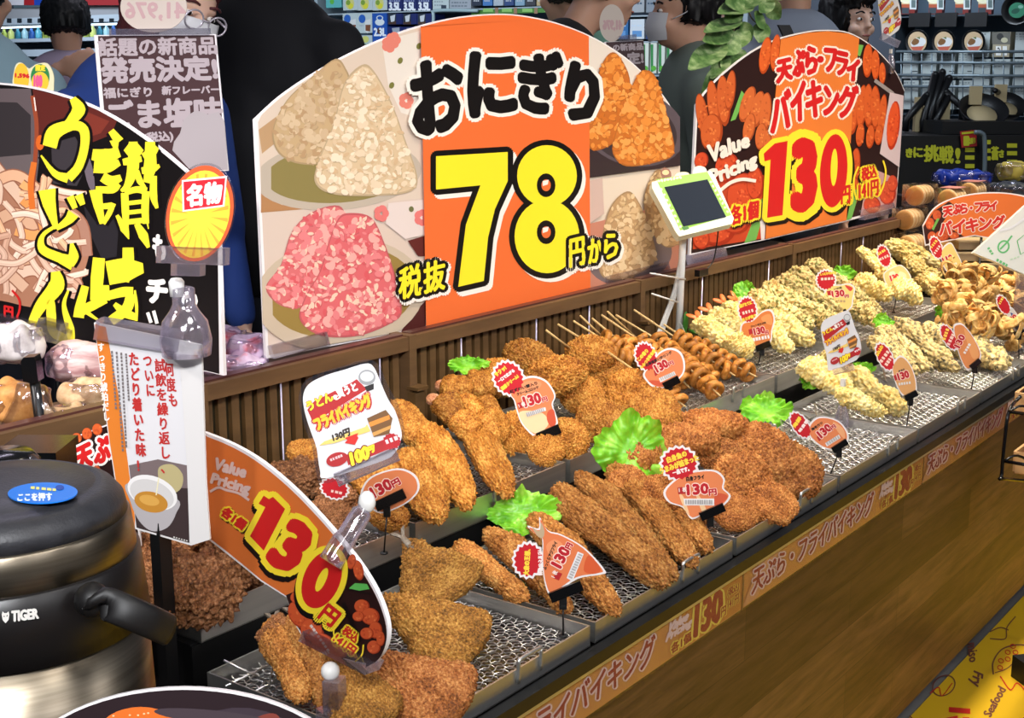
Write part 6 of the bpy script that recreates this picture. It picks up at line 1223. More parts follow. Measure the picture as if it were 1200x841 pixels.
LEAFG = mat('dark_leaf', (52, 110, 34), .45)
mb = MB(); a = plY(1.55).pt(801, 362); b_ = plY(1.54).pt(806, 392)
for k in range(6): mb.ell(plY(1.545).pt(796 + k * 5, 388 + (k % 3) * 2), (.03, .006, .004), 0, rotz(20 + 8 * k))
mb.ell((a + b_) / 2, (.012, .004, .026)); tag(mb.build('garnish_leaf', LEAFG), 'dark green garnish leaves at the foot of the white monitor pole', 'garnish')
def zigzag(p, y, n, step, h, lab, z):
    x0 = float(plY(y).pt(*p)[0]); mb = MB(); mb.tube([(x0, y, z), (x0 + n * step, y, z)], .0016, 6); mb.tube([(x0, y - .03, z - .006), (x0 + n * step, y - .03, z - .006)], .0016, 6)
    P = [];
    for i in range(n + 1): P += [(x0 + i * step, y - .03 * (i % 2), z + (h if i % 2 == 0 else -.004))]
    mb.tube(P, .0016, 6); tag(mb.build('wire_divider', WIRE), lab, 'wire divider', 'zigzag wire dividers')
zigzag((872, 492), 1.13, 9, .042, .03, 'zigzag wire divider across the back of the nearly empty tray', FMZ + .012)
zigzag((985, 452), 1.16, 8, .042, .03, 'zigzag wire divider behind the leaf-shaped card', FMZ + .014)
zigzag((262, 770), 1.17, 3, .045, .034, 'zigzag wire divider at the far left, beside the slender fish fries', FMZ + .012)

# ================================================================== monitor on a white pole
def P_at(px, py, y): return plY(y).pt(px, py)
t = thing('monitor_stand', 'small dark screen with a bright green frame on a white pole with cables', 'monitor', P_at(795, 397, 1.56))
mp_ = P_at(812, 240, 1.53); mpl = plF(mp_, 14, 38)
slab('frame', mpl, [(764, 213), (833, 200), (838, 207), (860, 256), (858, 262), (796, 277), (792, 272), (764, 220)], .022, mat('monitor_white', (226, 228, 206), .4), t)
pr = Print(mpl); pr.poly([(769, 210), (829, 201), (857, 252), (797, 270)], (136, 186, 70)); 
for i in range(16): pr.poly(oval(*[(772 + i * 3.6, 212 - i * .6) if i < 8 else (775 + (i - 8) * 3.2, 222 + (i - 8) * 6.2)][0], 2, 1.4, i, 8), (226, 236, 190))
for i in range(8): pr.poly(oval(833 + i * 2.8, 213 + i * 5, 1.8, 1.3, i, 8), (214, 230, 170))
pr.poly([(799, 266), (806, 265), (808, 268), (801, 270)], (60, 120, 50)); pr.build('frame_print', t)
slab('screen', Plane(mpl.p + mpl.n * .002, mpl.n), [(779, 219), (829, 210), (851, 254), (801, 265)], .0015, mat('screen_dark', (24, 34, 50), .6, spec=.12), t)
pr = Print(Plane(mpl.p - mpl.n * .004, mpl.n)); pr.poly(smooth_poly([(774, 201), (779, 196), (786, 201), (786, 210), (778, 211)], 4), (110, 56, 34)); pr.poly(oval(780, 202, 4, 3), (206, 170, 120)); pr.poly(smooth_poly([(791, 206), (796, 202), (806, 202), (808, 208), (800, 210)], 4), (236, 230, 180)); pr.poly(smooth_poly([(812, 203), (816, 195), (826, 196), (828, 204), (820, 208)], 4), (216, 210, 196)); pr.build('topper', t)
mb = MB(); mb.tube([P_at(795, 400, 1.56), P_at(798, 330, 1.56), P_at(801, 268, 1.555)], .0085, 14); mb.lathe([(.03, 0), (.03, .006), (.01, .01)], P_at(795, 400, 1.56) - np.array([0, 0, .002]), 24); mb.build('pole', WHITE, t)
mb = MB(); 
for k in range(3): mb.tube(smooth_line([P_at(770 + k * 3, 392, 1.57), P_at(778 + k * 2, 372, 1.575), P_at(788 + k * 2, 345, 1.57), P_at(793 + k, 325, 1.565), P_at(800 + k, 285, 1.565)], 4), .0035, 8)
mb.build('cable_bundle', mat('cable_grey', (196, 194, 190), .4), t)
for (a, b_) in (((762, 320), (803, 327)), ((764, 344), (794, 354))):
    mb = MB(); mb.tube([P_at(*a, 1.55), P_at(*b_, 1.55)], .0022, 6); mb.build('cable_tie', WHITE, t)
mb = MB(); mb.tube([P_at(797, 378, 1.55), P_at(806, 396, 1.54)], .0015, 6); mb.build('guy_wire', WHITE, t)
mb = MB(); mb.tube(smooth_line([P_at(842, 266, 1.54), P_at(840, 285, 1.55), P_at(836, 305, 1.56), P_at(828, 316, 1.565)], 5), .0018, 6); mb.box(P_at(822, 319, 1.565), (.045, .014, .016)); mb.build('power_lead', BLACK, t)

# ================================================================== leafy garland
LEAF = mat('garland_leaf', (100, 136, 80), .4); noise_col(LEAF, [(.35, (64, 100, 48)), (.5, (100, 132, 76)), (.68, (156, 174, 126))], 34, 3)
gz = 1.70; g0 = P_at(872, -60, gz); t = thing('leaf_garland', 'hanging leafy green garland in front of the shoppers, left of the tempura board top', 'garland', g0)
mb = MB()
for L_ in ([(872, -420), (872, -60), (868, 0), (862, 30), (850, 60), (842, 90), (830, 115)], [(870, -10), (880, 20), (892, 30)], [(872, -20), (895, 0), (908, 12)], [(862, 30), (845, 40), (835, 48)]): mb.tube(smooth_line([P_at(*p, gz) for p in L_], 4), .0018, 6)
mb.build('stem', mat('stem_brown', (104, 92, 60), .6), t)
def leaf(mb, a, b_, w, tw):
    A, B_ = P_at(*a, gz - .01), P_at(*b_, gz - .02); d = B_ - A; L_ = np.linalg.norm(d); u = d / L_; s_ = np.cross(u, -FWD); s_ /= np.linalg.norm(s_); n = np.cross(s_, u); n = n if np.dot(n, FWD) < 0 else -n; s_ = s_ * math.cos(tw) + n * math.sin(tw); wm = w * L_ / max(1, math.hypot(b_[0] - a[0], b_[1] - a[1])); Gd = []
    for i in range(9):
        q = i / 8; ww = wm / 2 * math.sin(math.pi * min(.999, q * .92 + .04)) ** .8 * (1.15 - .35 * q); Gd.append([A + d * q + s_ * ww * k + n * (abs(k) * ww * .35 - .006 * math.sin(q * 3)) for k in (-1, -.5, 0, .5, 1)])
    G_ = np.array(Gd); mb.grid(G_); mb.grid(G_[:, ::-1] - n * .0006)
for i, (a, b_, w) in enumerate([((866, 22), (826, 38), 13), ((858, 36), (824, 48), 11), ((848, 50), (808, 82), 18), ((862, 40), (846, 63), 20), ((870, 58), (846, 80), 16), ((846, 82), (822, 112), 15), ((894, 26), (890, 50), 19), ((880, 4), (842, 16), 13), ((872, 0), (850, 4), 10), ((898, 2), (914, 22), 16), ((884, 14), (898, 34), 14), ((870, 26), (880, 48), 16), ((856, 60), (866, 78), 16), ((868, 8), (850, 26), 12), ((886, -8), (868, 12), 14), ((905, -6), (890, 14), 13), ((875, 34), (860, 58), 14), ((840, 96), (834, 118), 11), ((910, 0), (918, -12), 12), ((852, 66), (834, 92), 13)]):
    mb = MB(); leaf(mb, a, b_, w, (i * .7) % 1.2 - .6); mb.build('leaf', LEAF, t)

# ================================================================== bagged goods on the shelf behind the divider
def bag(p, y, w, h, d, seed, col, lab, stripes=None, roll=0, film=None, cat='packed food', nm='bagged_noodles', grp='bagged goods on the shelf'):
    c = plY(y).pt(*p); zc = float(np.dot(c - CC, FWD)); W_, H_, D_ = w * zc / FPX, h * zc / FPX, d; P, F = ico(5); r = random.Random(seed)
    t = thing(nm, lab, cat, c - np.array([0, 0, H_ / 2]), grp); x = np.array([RM[0, 0], RM[1, 0], 0]); x /= np.linalg.norm(x); Mx = np.stack([x, FH, np.array([0, 0, 1.])], 1); ca, sa = math.cos(math.radians(roll)), math.sin(math.radians(roll)); Rr = np.array([[ca, 0, -sa], [0, 1, 0], [sa, 0, ca]])
    def pil(k, cr, nz):
        V = np.sign(P) * np.abs(P) ** .6; V = V * np.array([W_ / 2, D_ / 2, H_ / 2]) * k; N_ = vnormals(V, F)
        dd = cr * (np.abs(vnoise(V * 28 + seed, seed)) + .6 * np.abs(vnoise(V * 60, seed + 3))) if not nz else cr * vnoise(V * 50 + seed, seed)
        return (V + N_ * dd[:, None]) @ Rr.T @ Mx.T + c
    mb = MB(); mb.add(pil(.86, .010, True), F, 0, True); mb.build('contents', col, t)
    mb = MB(); mb.add(pil(1.0, -.016, False), F, 0, True); mb.build('wrapper', film or FILM2, t)
    return t
FILM2 = thin_clear('crinkled_film', (240, 232, 255), .20, .08)
PKM = [noise_col(mat('noodle_beige', (196, 160, 118), .6), [(.3, (170, 126, 84)), (.7, (216, 186, 146))], 60), noise_col(mat('pack_pink', (190, 150, 146), .5), [(.4, (168, 122, 122)), (.6, (220, 190, 186))], 9, stretch=(1, 1, 6)), noise_col(mat('pack_white', (206, 200, 200), .5), [(.35, (150, 140, 140)), (.6, (220, 214, 214))], 14), noise_col(mat('noodle_amber', (190, 124, 60), .6), [(.3, (160, 96, 40)), (.7, (214, 154, 86))], 50), noise_col(mat('pack_violet', (196, 170, 196), .5), [(.36, (206, 60, 70)), (.46, (196, 168, 196)), (.7, (222, 206, 228))], 12)]
for i, (p, y, w, h, k, lab) in enumerate([((18, 402), 1.90, 70, 50, 2, 'white labelled bag at the left end of the shelf under the udon board'), ((20, 470), 1.72, 76, 50, 3, 'bag of amber noodles at the left edge of the shelf, beside the clip pole'), ((100, 424), 1.84, 92, 48, 1, 'pinkish striped pack under the udon board'), ((112, 462), 1.72, 88, 40, 0, 'bag of beige noodles in front of the pinkish striped pack'), ((70, 488), 1.68, 60, 34, 0, 'small bag of noodles behind the clip pole'), ((168, 440), 1.75, 90, 44, 4, 'wrapped pack hidden behind the soup card'),
        ((262, 404), 1.78, 60, 44, 4, 'shiny violet wrapped pack left of the rice ball board, against the udon board'), ((290, 412), 1.70, 50, 44, 4, 'shiny violet wrapped pack touching the left edge of the rice ball board'), ((275, 428), 1.67, 80, 24, 4, 'shiny wrapped pack lying lowest between the two boards')]):
    bag(p, y, w, h, .08, i, PKM[k], lab)
# ================================================================== right end: bread table, packs, board, bag
tb = at(1110, 316, 4.35); tzt = tb[2]; t = thing('bread_table', 'low brown table of bread packs beyond the right end of the counter', 'table', (tb[0], tb[1], 0))
xd = np.array([RM[0, 0], RM[1, 0], 0.0]); xd /= np.linalg.norm(xd); RT = np.stack([xd, FH, np.array([0, 0, 1.])], 1)
mb = MB(); mb.box((tb[0] + .20 * xd[0] + .35 * FH[0], tb[1] + .20 * xd[1] + .35 * FH[1], tzt - .02), (.95, .75, .04), R=RT); mb.build('table_top', BROWN, t); mb = MB(); mb.box((tb[0] + .20 * xd[0] + .35 * FH[0], tb[1] + .20 * xd[1] + .35 * FH[1], (tzt - .04) / 2), (.85, .65, tzt - .04), R=RT); mb.build('table_base', mat('shelf_base_dark'), t)
BUN = noise_col(mat('bun_face', (224, 166, 92), .55), [(.3, (206, 144, 72)), (.7, (236, 186, 116))], 12); BUNT = mat('bun_rim', (240, 208, 156), .55)
PACKC = thin_clear('pack_clear', (240, 240, 245), .10, .06)
mbb = MB(); mbb.lathe([(0, -.0125), (.026, -.0125), (.033, -.010), (.034, 0), (.033, .010), (.026, .0125), (0, .0125)], (0, 0, 0), 28); MBUN = mbb.mesh('bun', [BUN, BUNT])
for p in MBUN.polygons: p.material_index = 1 if abs(p.normal.z) < .55 else 0
def pack(px, py, zc, lab, lid=None):
    c = at(px, py, zc); t = thing('bread_pack', lab, 'bread pack', c - np.array([0, 0, .036]), 'clear packs of round buns')
    nb = -xd * .62 - FH * .78; nb = nb / np.linalg.norm(nb); RB = np.stack([nb, np.cross((0, 0, 1.), nb), np.array([0, 0, 1.])], 1)
    mb = MB(); mb.box(c, (.112, .08, .072), R=RB); mb.build('box', PACKC, t)
    if lid: mb = MB(); mb.box(c + np.array([0, 0, .0365]), (.08, .06, .001), R=RB); mb.build('label', mat('pack_label', lid, .5), t)
    for k in range(4):
        q = c + nb * (.038 - .0252 * k) - np.array([0, 0, .001]); put('round_bun', MBUN, 'round thick golden bun with a paler rim inside a clear bread pack', 'bun', frame(q, np.cross(nb, (0, 0, 1)), nb), 'round buns in the clear packs')
BPK = [(1078, 228, 4.50, 'clear bread pack on top left of the stack, right of the tempura board'), (1116, 232, 4.45, 'clear bread pack on top in the middle, directly above the small orange arched board', (196, 130, 120)), (1140, 224, 4.65, 'clear bread pack on top at the right, under the blue bag', (200, 170, 150)), (1066, 256, 4.46, 'clear bread pack in the second layer from the top, at the left'), (1068, 286, 4.42, 'clear bread pack at the bottom left of the stack'), (1112, 288, 4.46, 'clear bread pack at the bottom, behind the small orange arched board'), (1110, 260, 4.46, 'clear bread pack in the second layer, behind the small orange arched board'), (1150, 256, 4.66, 'clear bread pack in the second layer at the right'), (1152, 288, 4.66, 'clear bread pack at the bottom right of the stack')]
for b_ in BPK: pack(*b_)
p12 = at(1140, 290, 4.05); s12 = plF(p12, -6, 4); t = thing('small_tempura_board', 'small orange arched tempura board in front of the bread packs, right edge', 'sign board', p12)
slab('board', s12, smooth_line([(1081, 264), (1093, 245), (1111, 234), (1138, 227), (1165, 225), (1190, 227), (1216, 233)], 4).tolist() + [(1222, 290), (1142, 276), (1084, 288)], .004, BW, t)
pr = Print(s12); pr.poly(smooth_line([(1082, 265), (1094, 246), (1112, 235), (1138, 228.5), (1165, 226.5), (1190, 228.5), (1215, 235)], 4).tolist() + [(1220, 288), (1142, 275), (1085, 286)], (222, 114, 52))
pr.poly([(1082, 266), (1095, 247), (1112, 236), (1118, 240), (1104, 262), (1130, 277), (1085, 286)], (60, 26, 20)); fryheap(pr, [(1090, 262, 5, 7, .2), (1098, 252, 5, 6, .2), (1092, 277, 5, 6, .2), (1104, 276, 8, 6, .1), (1112, 270, 5, 6, 0), (1118, 276, 6, 4, 0)], (206, 92, 48)); pr.poly([(1098, 256), (1101, 256), (1094, 270), (1092, 268)], GR)
C12 = [('天', [(1105, 243), (1116, 241), (1116, 252), (1106, 254)])] + [(c, [(1117 + i * 8.6, 240 - i * .7), (1125 + i * 8.6, 239.5 - i * .7), (1125 + i * 8.6, 250 - i * .9), (1117 + i * 8.6, 251 - i * .9)]) for i, c in enumerate('ぷら・フライ')] + [(c, [(1101 + i * 15.6, 260 - i * 1.6), (1115 + i * 15.6, 258.5 - i * 1.6), (1115 + i * 15.6, 274 - i * 1.9), (1101 + i * 15.6, 275.5 - i * 1.9)]) for i, c in enumerate('バイキング')]
for ch, q in C12: pr.text(ch, q, [(WH2, 1.8)], ch == '・')
for ch, q in C12: pr.text(ch, q, [((206, 50, 40), .9)], ch == '・')
pr.build('print', t); mb = MB(); mb.tube([s12.pt(1150, 278, -.006), np.array([*s12.pt(1150, 278, -.006)[:2], .2])], .004, 8); mb.build('post', BLACK, t)
# stack of flat brown boxes below the small board
for k, (px, py, lab) in enumerate([(1142, 286, 'topmost flat brown box under the small orange arched board'), (1140, 299, 'second flat brown box under the small orange arched board'), (1138, 312, 'lowest flat brown box under the small orange arched board')]):
    c = at(px, py, 4.12); t = thing('flat_box', lab, 'box', c - np.array([0, 0, .011]), 'flat brown boxes'); mb = MB(); mb.box(c, (.13, .10, .022), R=RT); mb.build('box', mat('box_brown', (150, 128, 96), .6), t); mb = MB(); mb.box(c + np.array([0, 0, .0135]), (.134, .104, .005), R=RT); mb.build('lid', mat('box_lid', (186, 164, 124), .55), t)
c_ = at(1140, 322, 4.12); mb = MB(); mb.box((c_[0], c_[1], (c_[2]) / 2 + .003), (.15, .12, c_[2] - .004), R=RT); tag(mb.build('box_stand', mat('shelf_base_dark')), 'dark stand carrying the flat brown boxes at the right end', 'stand')
# white translucent plastic bag
pw = at(1176, 290, 3.55); spw = plF(pw, 5, 12); WB = [(1141, 296), (1205, 238), (1235, 225), (1240, 340), (1202, 322), (1170, 308)]
BAGM = mat('bag_white', (226, 230, 226), .35, alpha=.78); t = thing('plastic_bag_pack', 'pack of white translucent plastic bags with green printing, right edge above the fritters', 'plastic bags', pw - np.array([0, 0, .06]))
slab('bags', spw, WB, .02, BAGM, t); pr = Print(spw); GN = (96, 176, 110)
pr.poly(clip_poly(WB, (1200, 262), (1150, 300)), (238, 240, 238)) if False else None
stroke(pr, oval(1176, 289, 6, 7, .5), 2, GN, True); stroke(pr, [(1172, 292), (1180, 284), (1186, 276)], 2, GN); dashes(pr, (1158, 290), (1164, 299), 3, 3, GN); dashes(pr, (1168, 304), (1182, 312), 4, 3, GN); dashes(pr, (1184, 304), (1196, 300), 3, 1.5, (176, 206, 176)); stroke(pr, [(1192, 282), (1204, 272), (1206, 292), (1196, 298)], 1.2, GN, True); stroke(pr, smooth_line([(1172, 270), (1186, 266), (1206, 252)]), 2.5, (214, 214, 218))
pr.build('print', t)
mb = MB(); q = spw.pt(1200, 318, -.012); mb.box((q[0] + .02, q[1], q[2] / 2 + .34), (.05, .012, q[2] - .68), R=RT); mb.build('holder', CLEAR, t)
# blue bag and wrapped packs further back on the table
rs = at(1150, 218, 5.05); zr = rs[2] - .035; mb = MB(); mb.box((rs[0], rs[1], (tzt + zr) / 2 + .001), (.62, .16, zr - tzt - .003), R=RT); tag(mb.build('table_riser', mat('shelf_base_dark')), 'dark riser on the bread table carrying the blue bag', 'stand')
def yat(px, py, zc): return float(at(px, py, zc)[1])
bag((1128, 208), yat(1128, 208, 5.05), 74, 20, .09, 21, mat('blue_bag', (22, 56, 170), .3), 'long bright blue bag behind the bread packs', nm='blue_bag', cat='bag', grp='bags behind the bread packs')
bag((1186, 200), yat(1186, 200, 5.15), 38, 24, .09, 22, mat('yellow_pack', (216, 196, 90), .5), 'clear bag with yellow contents right of the blue bag', nm='yellow_pack', cat='bag', grp='bags behind the bread packs')
bag((1184, 224), yat(1184, 224, 4.75), 56, 24, .10, 23, mat('dark_pack', (52, 58, 66), .4), 'dark shiny wrapped packs below the yellow bag at the right edge', nm='dark_pack', cat='bag', grp='bags behind the bread packs')
# ================================================================== hanging basket rack at the right, in front of the counter
bk = plY(.80); t = thing('basket_rack', 'black wire rack with two beige baskets hooked at the right edge before the counter', 'rack', bk.pt(1185, 575))
mb = MB()
def bp_(px, py, o=0.0): return bk.pt(px, py) + np.array([0, o, 0])
for o in (0, -.10):
    mb.tube(smooth_line([bp_(1190, 470, o), bp_(1183, 480, o), bp_(1179, 500, o), bp_(1174, 555, o), bp_(1178, 561, o), bp_(1240, 566, o)], 4), .004, 8)
for p in ((1176, 540), (1182, 482)): mb.tube([bp_(*p), bp_(*p, -.10)], .004, 8); mb.tube(smooth_line([bp_(*p), bp_(p[0] + 6, p[1] - 8, -.02), bp_(p[0] + 14, p[1] + 2, -.05)], 4), .003, 6)
mb.tube([bp_(1190, 470), bp_(1205, 455), bp_(1260, 430)], .004, 8)
mb.tube([bp_(1236, 566), bp_(1236, 566) * np.array([1, 1, 0])], .006, 8); mb.build('frame', BLACKG, t)
BEI = mat('basket_beige', (226, 178, 122), .5)
for (x, y, h) in ((1202, 535, 26), (1204, 465, 22)):
    a = bp_(x, y, -.05); mb = MB(); w = .19; z = h * .0019
    for s_ in ((-1, 0), (1, 0), (0, -1), (0, 1)): mb.box(a + np.array([s_[0] * w / 2 * .6, s_[1] * .06, 0]), (.006 if s_[0] else w * .6, .006 if s_[1] else .12, z), taper=.92)
    mb.box(a - np.array([0, 0, z / 2]), (w * .58, .116, .006)); mb.build('basket', BEI, t)
a = bp_(1203, 530, -.05)
mb = MB()
for k in range(9): mb.tube([a + np.array([.035 * math.cos(q + k) * (1 - .06 * k), .035 * math.sin(q + k), .004 + .004 * k * .6 + .003 * math.sin(3 * q)]) for q in np.linspace(0, 5.6, 18)], .004, 6)
tag(mb.build('green_cord', mat('cord_green', (20, 84, 62), .5)), 'coil of dark green cord in the lower beige basket', 'cord')
c = bp_(1203, 458, -.05); P, F = ico(4); mb = MB(); mb.add((P * np.array([.055, .05, .07])) * (1 + .12 * vnoise(P * 2, 3))[:, None] + c, F, 0, True); tag(mb.build('pink_cloth', mat('cloth_pink', (216, 164, 184), .8)), 'bundle of pink cloth in the upper beige basket, right edge', 'cloth')
mb = MB(); q = plZ(.06).pt(1231, 774); mb.box(q - np.array([0, 0, .03]), (.10, .14, .06), R=rotz(50)); tag(mb.build('black_box', mat('black_matt', (16, 18, 24), .5)), 'black corner of a low box on the yellow floor sheet, right edge', 'box')
# ================================================================== shoppers behind the counter
SKIN_ = mat('skin', (206, 158, 132), .5, sss=.15); SKIN2 = mat('skin_pale', (222, 180, 158), .5, sss=.15)
RT3 = np.array([RM[0, 0], RM[1, 0], 0.0]); RT3 /= np.linalg.norm(RT3)
def remesh(o, vox, smooth=3):
    m = o.modifiers.new('remesh', 'REMESH'); m.mode = 'VOXEL'; m.voxel_size = vox; m.use_smooth_shade = True
    s_ = o.modifiers.new('smooth', 'SMOOTH'); s_.iterations = smooth; s_.factor = .5
def limb(mb, P, r, n=12):
    P = [np.array(p, float) for p in P]; Q = smooth_line(P, 5) if len(P) > 2 else np.linspace(P[0], P[-1], 6); R_ = np.interp(np.linspace(0, 1, len(Q)), np.linspace(0, 1, len(r)), r); mb.tube(Q, R_, n)
    mb.ell(Q[0], (R_[0],) * 3); mb.ell(Q[-1], (R_[-1],) * 3)
def hand(mb, w, d, n, s=1.0):
    """palm and five curled fingers from wrist w along d, palm facing n"""
    d = d / np.linalg.norm(d); n = n - d * np.dot(n, d); n /= np.linalg.norm(n); u = np.cross(d, n)
    for k in range(5): mb.ell(w + d * (.03 + .012 * k) * s, (.026 * s, .026 * s, .014 * s), 0, np.stack([d, u, n], 1))
    mb.ell(w + d * .055 * s, (.045 * s, .040 * s, .015 * s), 0, np.stack([d, u, n], 1))
    for k, L_ in enumerate((.062, .072, .068, .052)):
        b_ = w + d * .085 * s + u * (-.030 + .020 * k) * s; q = [b_, b_ + (d * .5 + n * .12) * L_ * s, b_ + (d * .82 + n * .42) * L_ * s, b_ + (d * .95 + n * .8) * L_ * s]; mb.tube(smooth_line(q, 3), np.linspace(.0095, .0075, 10) * s, 8); mb.ell(q[-1], (.0075 * s,) * 3)
    b_ = w + d * .03 * s - u * .03 * s; q = [b_, b_ + (d * .025 - u * .022 + n * .01) * s, b_ + (d * .055 - u * .028 + n * .025) * s]; mb.tube(smooth_line(q, 3), np.linspace(.012, .009, 7) * s, 8); mb.ell(q[-1], (.009 * s,) * 3)
def person(lab, px, py, zc, face, top, hair, legs=(40, 42, 52), skin=None, arms=None, hairlen=0, mask=False, glasses=False, tilt=(0, 0), sleeve=.5, lean=0.0, vox=.011, top_name='shirt', wide=1.0, facial=True, strap=None, collar=None):
    H = at(px, py, zc); f = face[0] * RT3 + face[1] * FH; f = f / np.linalg.norm(f); r = np.cross(f, (0, 0, 1)); up = np.array([0, 0, 1.0]); skin = skin or SKIN_
    s = (H[2] + .12) / 1.74; hd = f * math.cos(math.radians(tilt[0])) - up * math.sin(math.radians(tilt[0])); hu = np.cross(r, hd); ra = math.radians(tilt[1]); hr = r * math.cos(ra) + hu * math.sin(ra); hu = np.cross(hr, hd)
    B3 = np.stack([hd, hr, hu], 1); h = lambda a, b_, c: H + B3 @ np.array([a, b_, c]) * s
    N0 = H - f * (.03 + lean) * s - up * .17 * s; PEL = np.array([H[0], H[1], 0]) - f * (.05 + lean * 1.6) * s + up * .92 * s; CH = N0 * .72 + PEL * .28 - f * .01
    t = thing('person', lab, 'person', np.array([PEL[0], PEL[1], 0.0]))
    mb = MB()
    mb.ell(h(-.008, 0, .025), (.098 * s, .076 * s, .100 * s), 0, B3, 20, 14); mb.ell(h(.018, 0, -.045), (.072 * s, .060 * s, .078 * s), 0, B3, 16, 12); mb.ell(h(.060, 0, -.088), (.026 * s, .030 * s, .022 * s), 0, B3)
    mb.ell(h(.094, 0, -.012), (.014 * s, .012 * s, .026 * s), 0, B3); mb.ell(h(.102, 0, -.026), (.012 * s, .016 * s, .010 * s), 0, B3); mb.ell(h(.084, 0, -.062), (.012 * s, .024 * s, .010 * s), 0, B3); mb.ell(h(.080, 0, .018), (.014 * s, .052 * s, .012 * s), 0, B3)
    for q in (-1, 1): mb.ell(h(-.012, q * .078, -.008), (.020 * s, .009 * s, .032 * s), 0, B3); mb.ell(h(.066, q * .040, -.036), (.024 * s, .024 * s, .024 * s), 0, B3)
    limb(mb, [h(-.03, 0, -.05), N0 + up * .02, N0 - up * .06], [.052 * s, .052 * s, .066 * s]); mb.ell(CH, (.11 * s, .16 * s * wide, .20 * s), 0, np.stack([f, r, up], 1), 16, 12); mb.ell(PEL + up * .06, (.10 * s, .155 * s * wide, .15 * s), 0, np.stack([f, r, up], 1), 16, 12); limb(mb, [CH, (CH + PEL) / 2, PEL], [.11 * s, .105 * s, .11 * s])
    tb_ = MB(); e_ = np.stack([f, r, up], 1)
    tb_.ell(CH + up * .02 * s, (.128 * s, .185 * s * wide, .215 * s), 0, e_, 20, 14); limb(tb_, [CH - up * .1 * s, (CH + PEL) / 2, PEL + up * .0], [.145 * s, .14 * s * wide, .15 * s * wide])
    limb(tb_, [N0 - up * .06 * s, N0 - up * .10 * s], [.072 * s, .10 * s])
    for q in (-1, 1):
        SH = N0 + r * q * .175 * s * wide - up * .085 * s; tgt = (arms or {}).get('LR'[q > 0])
        if tgt is None: EL = SH + r * q * .06 * s - up * .29 * s - f * .02; WR = EL + f * .07 * s - up * .24 * s; hn = -r * q; hdv = -up + f * .2
        else: EL, WR, hdv, hn = tgt
        limb(mb, [SH, EL], [.050 * s, .040 * s]); limb(mb, [EL, WR], [.040 * s, .027 * s]); hand(mb, np.array(WR), np.array(hdv, float), np.array(hn, float), s)
        limb(tb_, [N0 - up * .035 * s + r * q * .05 * s, SH], [.062 * s, .070 * s]); e2 = SH + (np.array(EL) - SH) * min(1, sleeve * 1.6); limb(tb_, [SH, e2], [.072 * s, .064 * s])
        if sleeve > .8: limb(tb_, [EL, np.array(EL) + (np.array(WR) - np.array(EL)) * .9], [.056 * s, .042 * s])
        HP = PEL + r * q * .09 * s - up * .02; KN = HP - up * .42 * s + f * .02; AN = np.array([KN[0], KN[1], .08]) - f * .03
        limb(mb, [HP, KN, AN], [.080 * s, .054 * s, .036 * s]); mb.ell(AN + f * .06 - up * .04, (.11 * s, .042 * s, .036), 0, np.stack([f, r, up], 1))
    o = mb.build('body', skin, t); remesh(o, vox, 4)
    o = tb_.build(top_name, mat('cloth_%02x%02x%02x' % top, top, .85), t); remesh(o, .014, 5)
    lg = MB()
    for q in (-1, 1):
        HP = PEL + r * q * .09 * s; KN = HP - up * .44 * s + f * .02; AN = np.array([KN[0], KN[1], .10]) - f * .03; limb(lg, [HP + up * .06, HP, KN, AN], [.10 * s, .10 * s, .068 * s, .060 * s])
    lg.ell(PEL + up * .02, (.118 * s, .172 * s * wide, .13 * s), 0, np.stack([f, r, up], 1)); o = lg.build('trousers', mat('cloth_%02x%02x%02x' % legs, legs, .85), t); remesh(o, .016, 4)
    sh = MB()
    for q in (-1, 1): sh.ell(PEL * np.array([1, 1, 0]) + r * q * .09 * s + f * .05 + up * .047, (.135 * s, .052 * s, .046), 0, np.stack([f, r, up], 1))
    for q in (0,): sh.build('shoes', mat('shoe', (40, 38, 38), .5), t)
    # hair: a cap over the skull, longer behind
    hm = MB(); P, F = ico(5); keep = {}
    HA = P * np.array([.114, .092, .112]) * (1.1 if hairlen else 1); HA[:, 0] -= .016; HA[:, 2] += .034
    front = P[:, 0] > .22; fz = .30 if hairlen else .52
    HA = np.where((front & (P[:, 2] < fz))[:, None], HA * np.array([.80, .86, .9]), HA)
    if hairlen: HA[:, 2] = np.where((P[:, 2] < .1) & (P[:, 0] < .55), HA[:, 2] - hairlen * (.1 - P[:, 2]), HA[:, 2]); HA[:, 0] = np.where(P[:, 2] < .1, np.minimum(HA[:, 0], .05), HA[:, 0])
    else: HA[:, 2] = np.where((P[:, 2] < -.2), -.018 + .03 * P[:, 2], HA[:, 2]); HA[:, 0] = np.where(P[:, 2] < 0, np.minimum(HA[:, 0], .02 + .0 * P[:, 0]), HA[:, 0])
    HA = HA + vnormals(HA, F) * (.007 * vnoise(P * np.array([14, 14, 5]) + px, 3) + .004 * vnoise(P * 26, 8))[:, None]
    hm.add(np.array([h(*q) for q in HA]), F, 0, True); hm.build('hair', mat('hair_%02x%02x%02x' % hair, hair, .45, spec=.3), t)
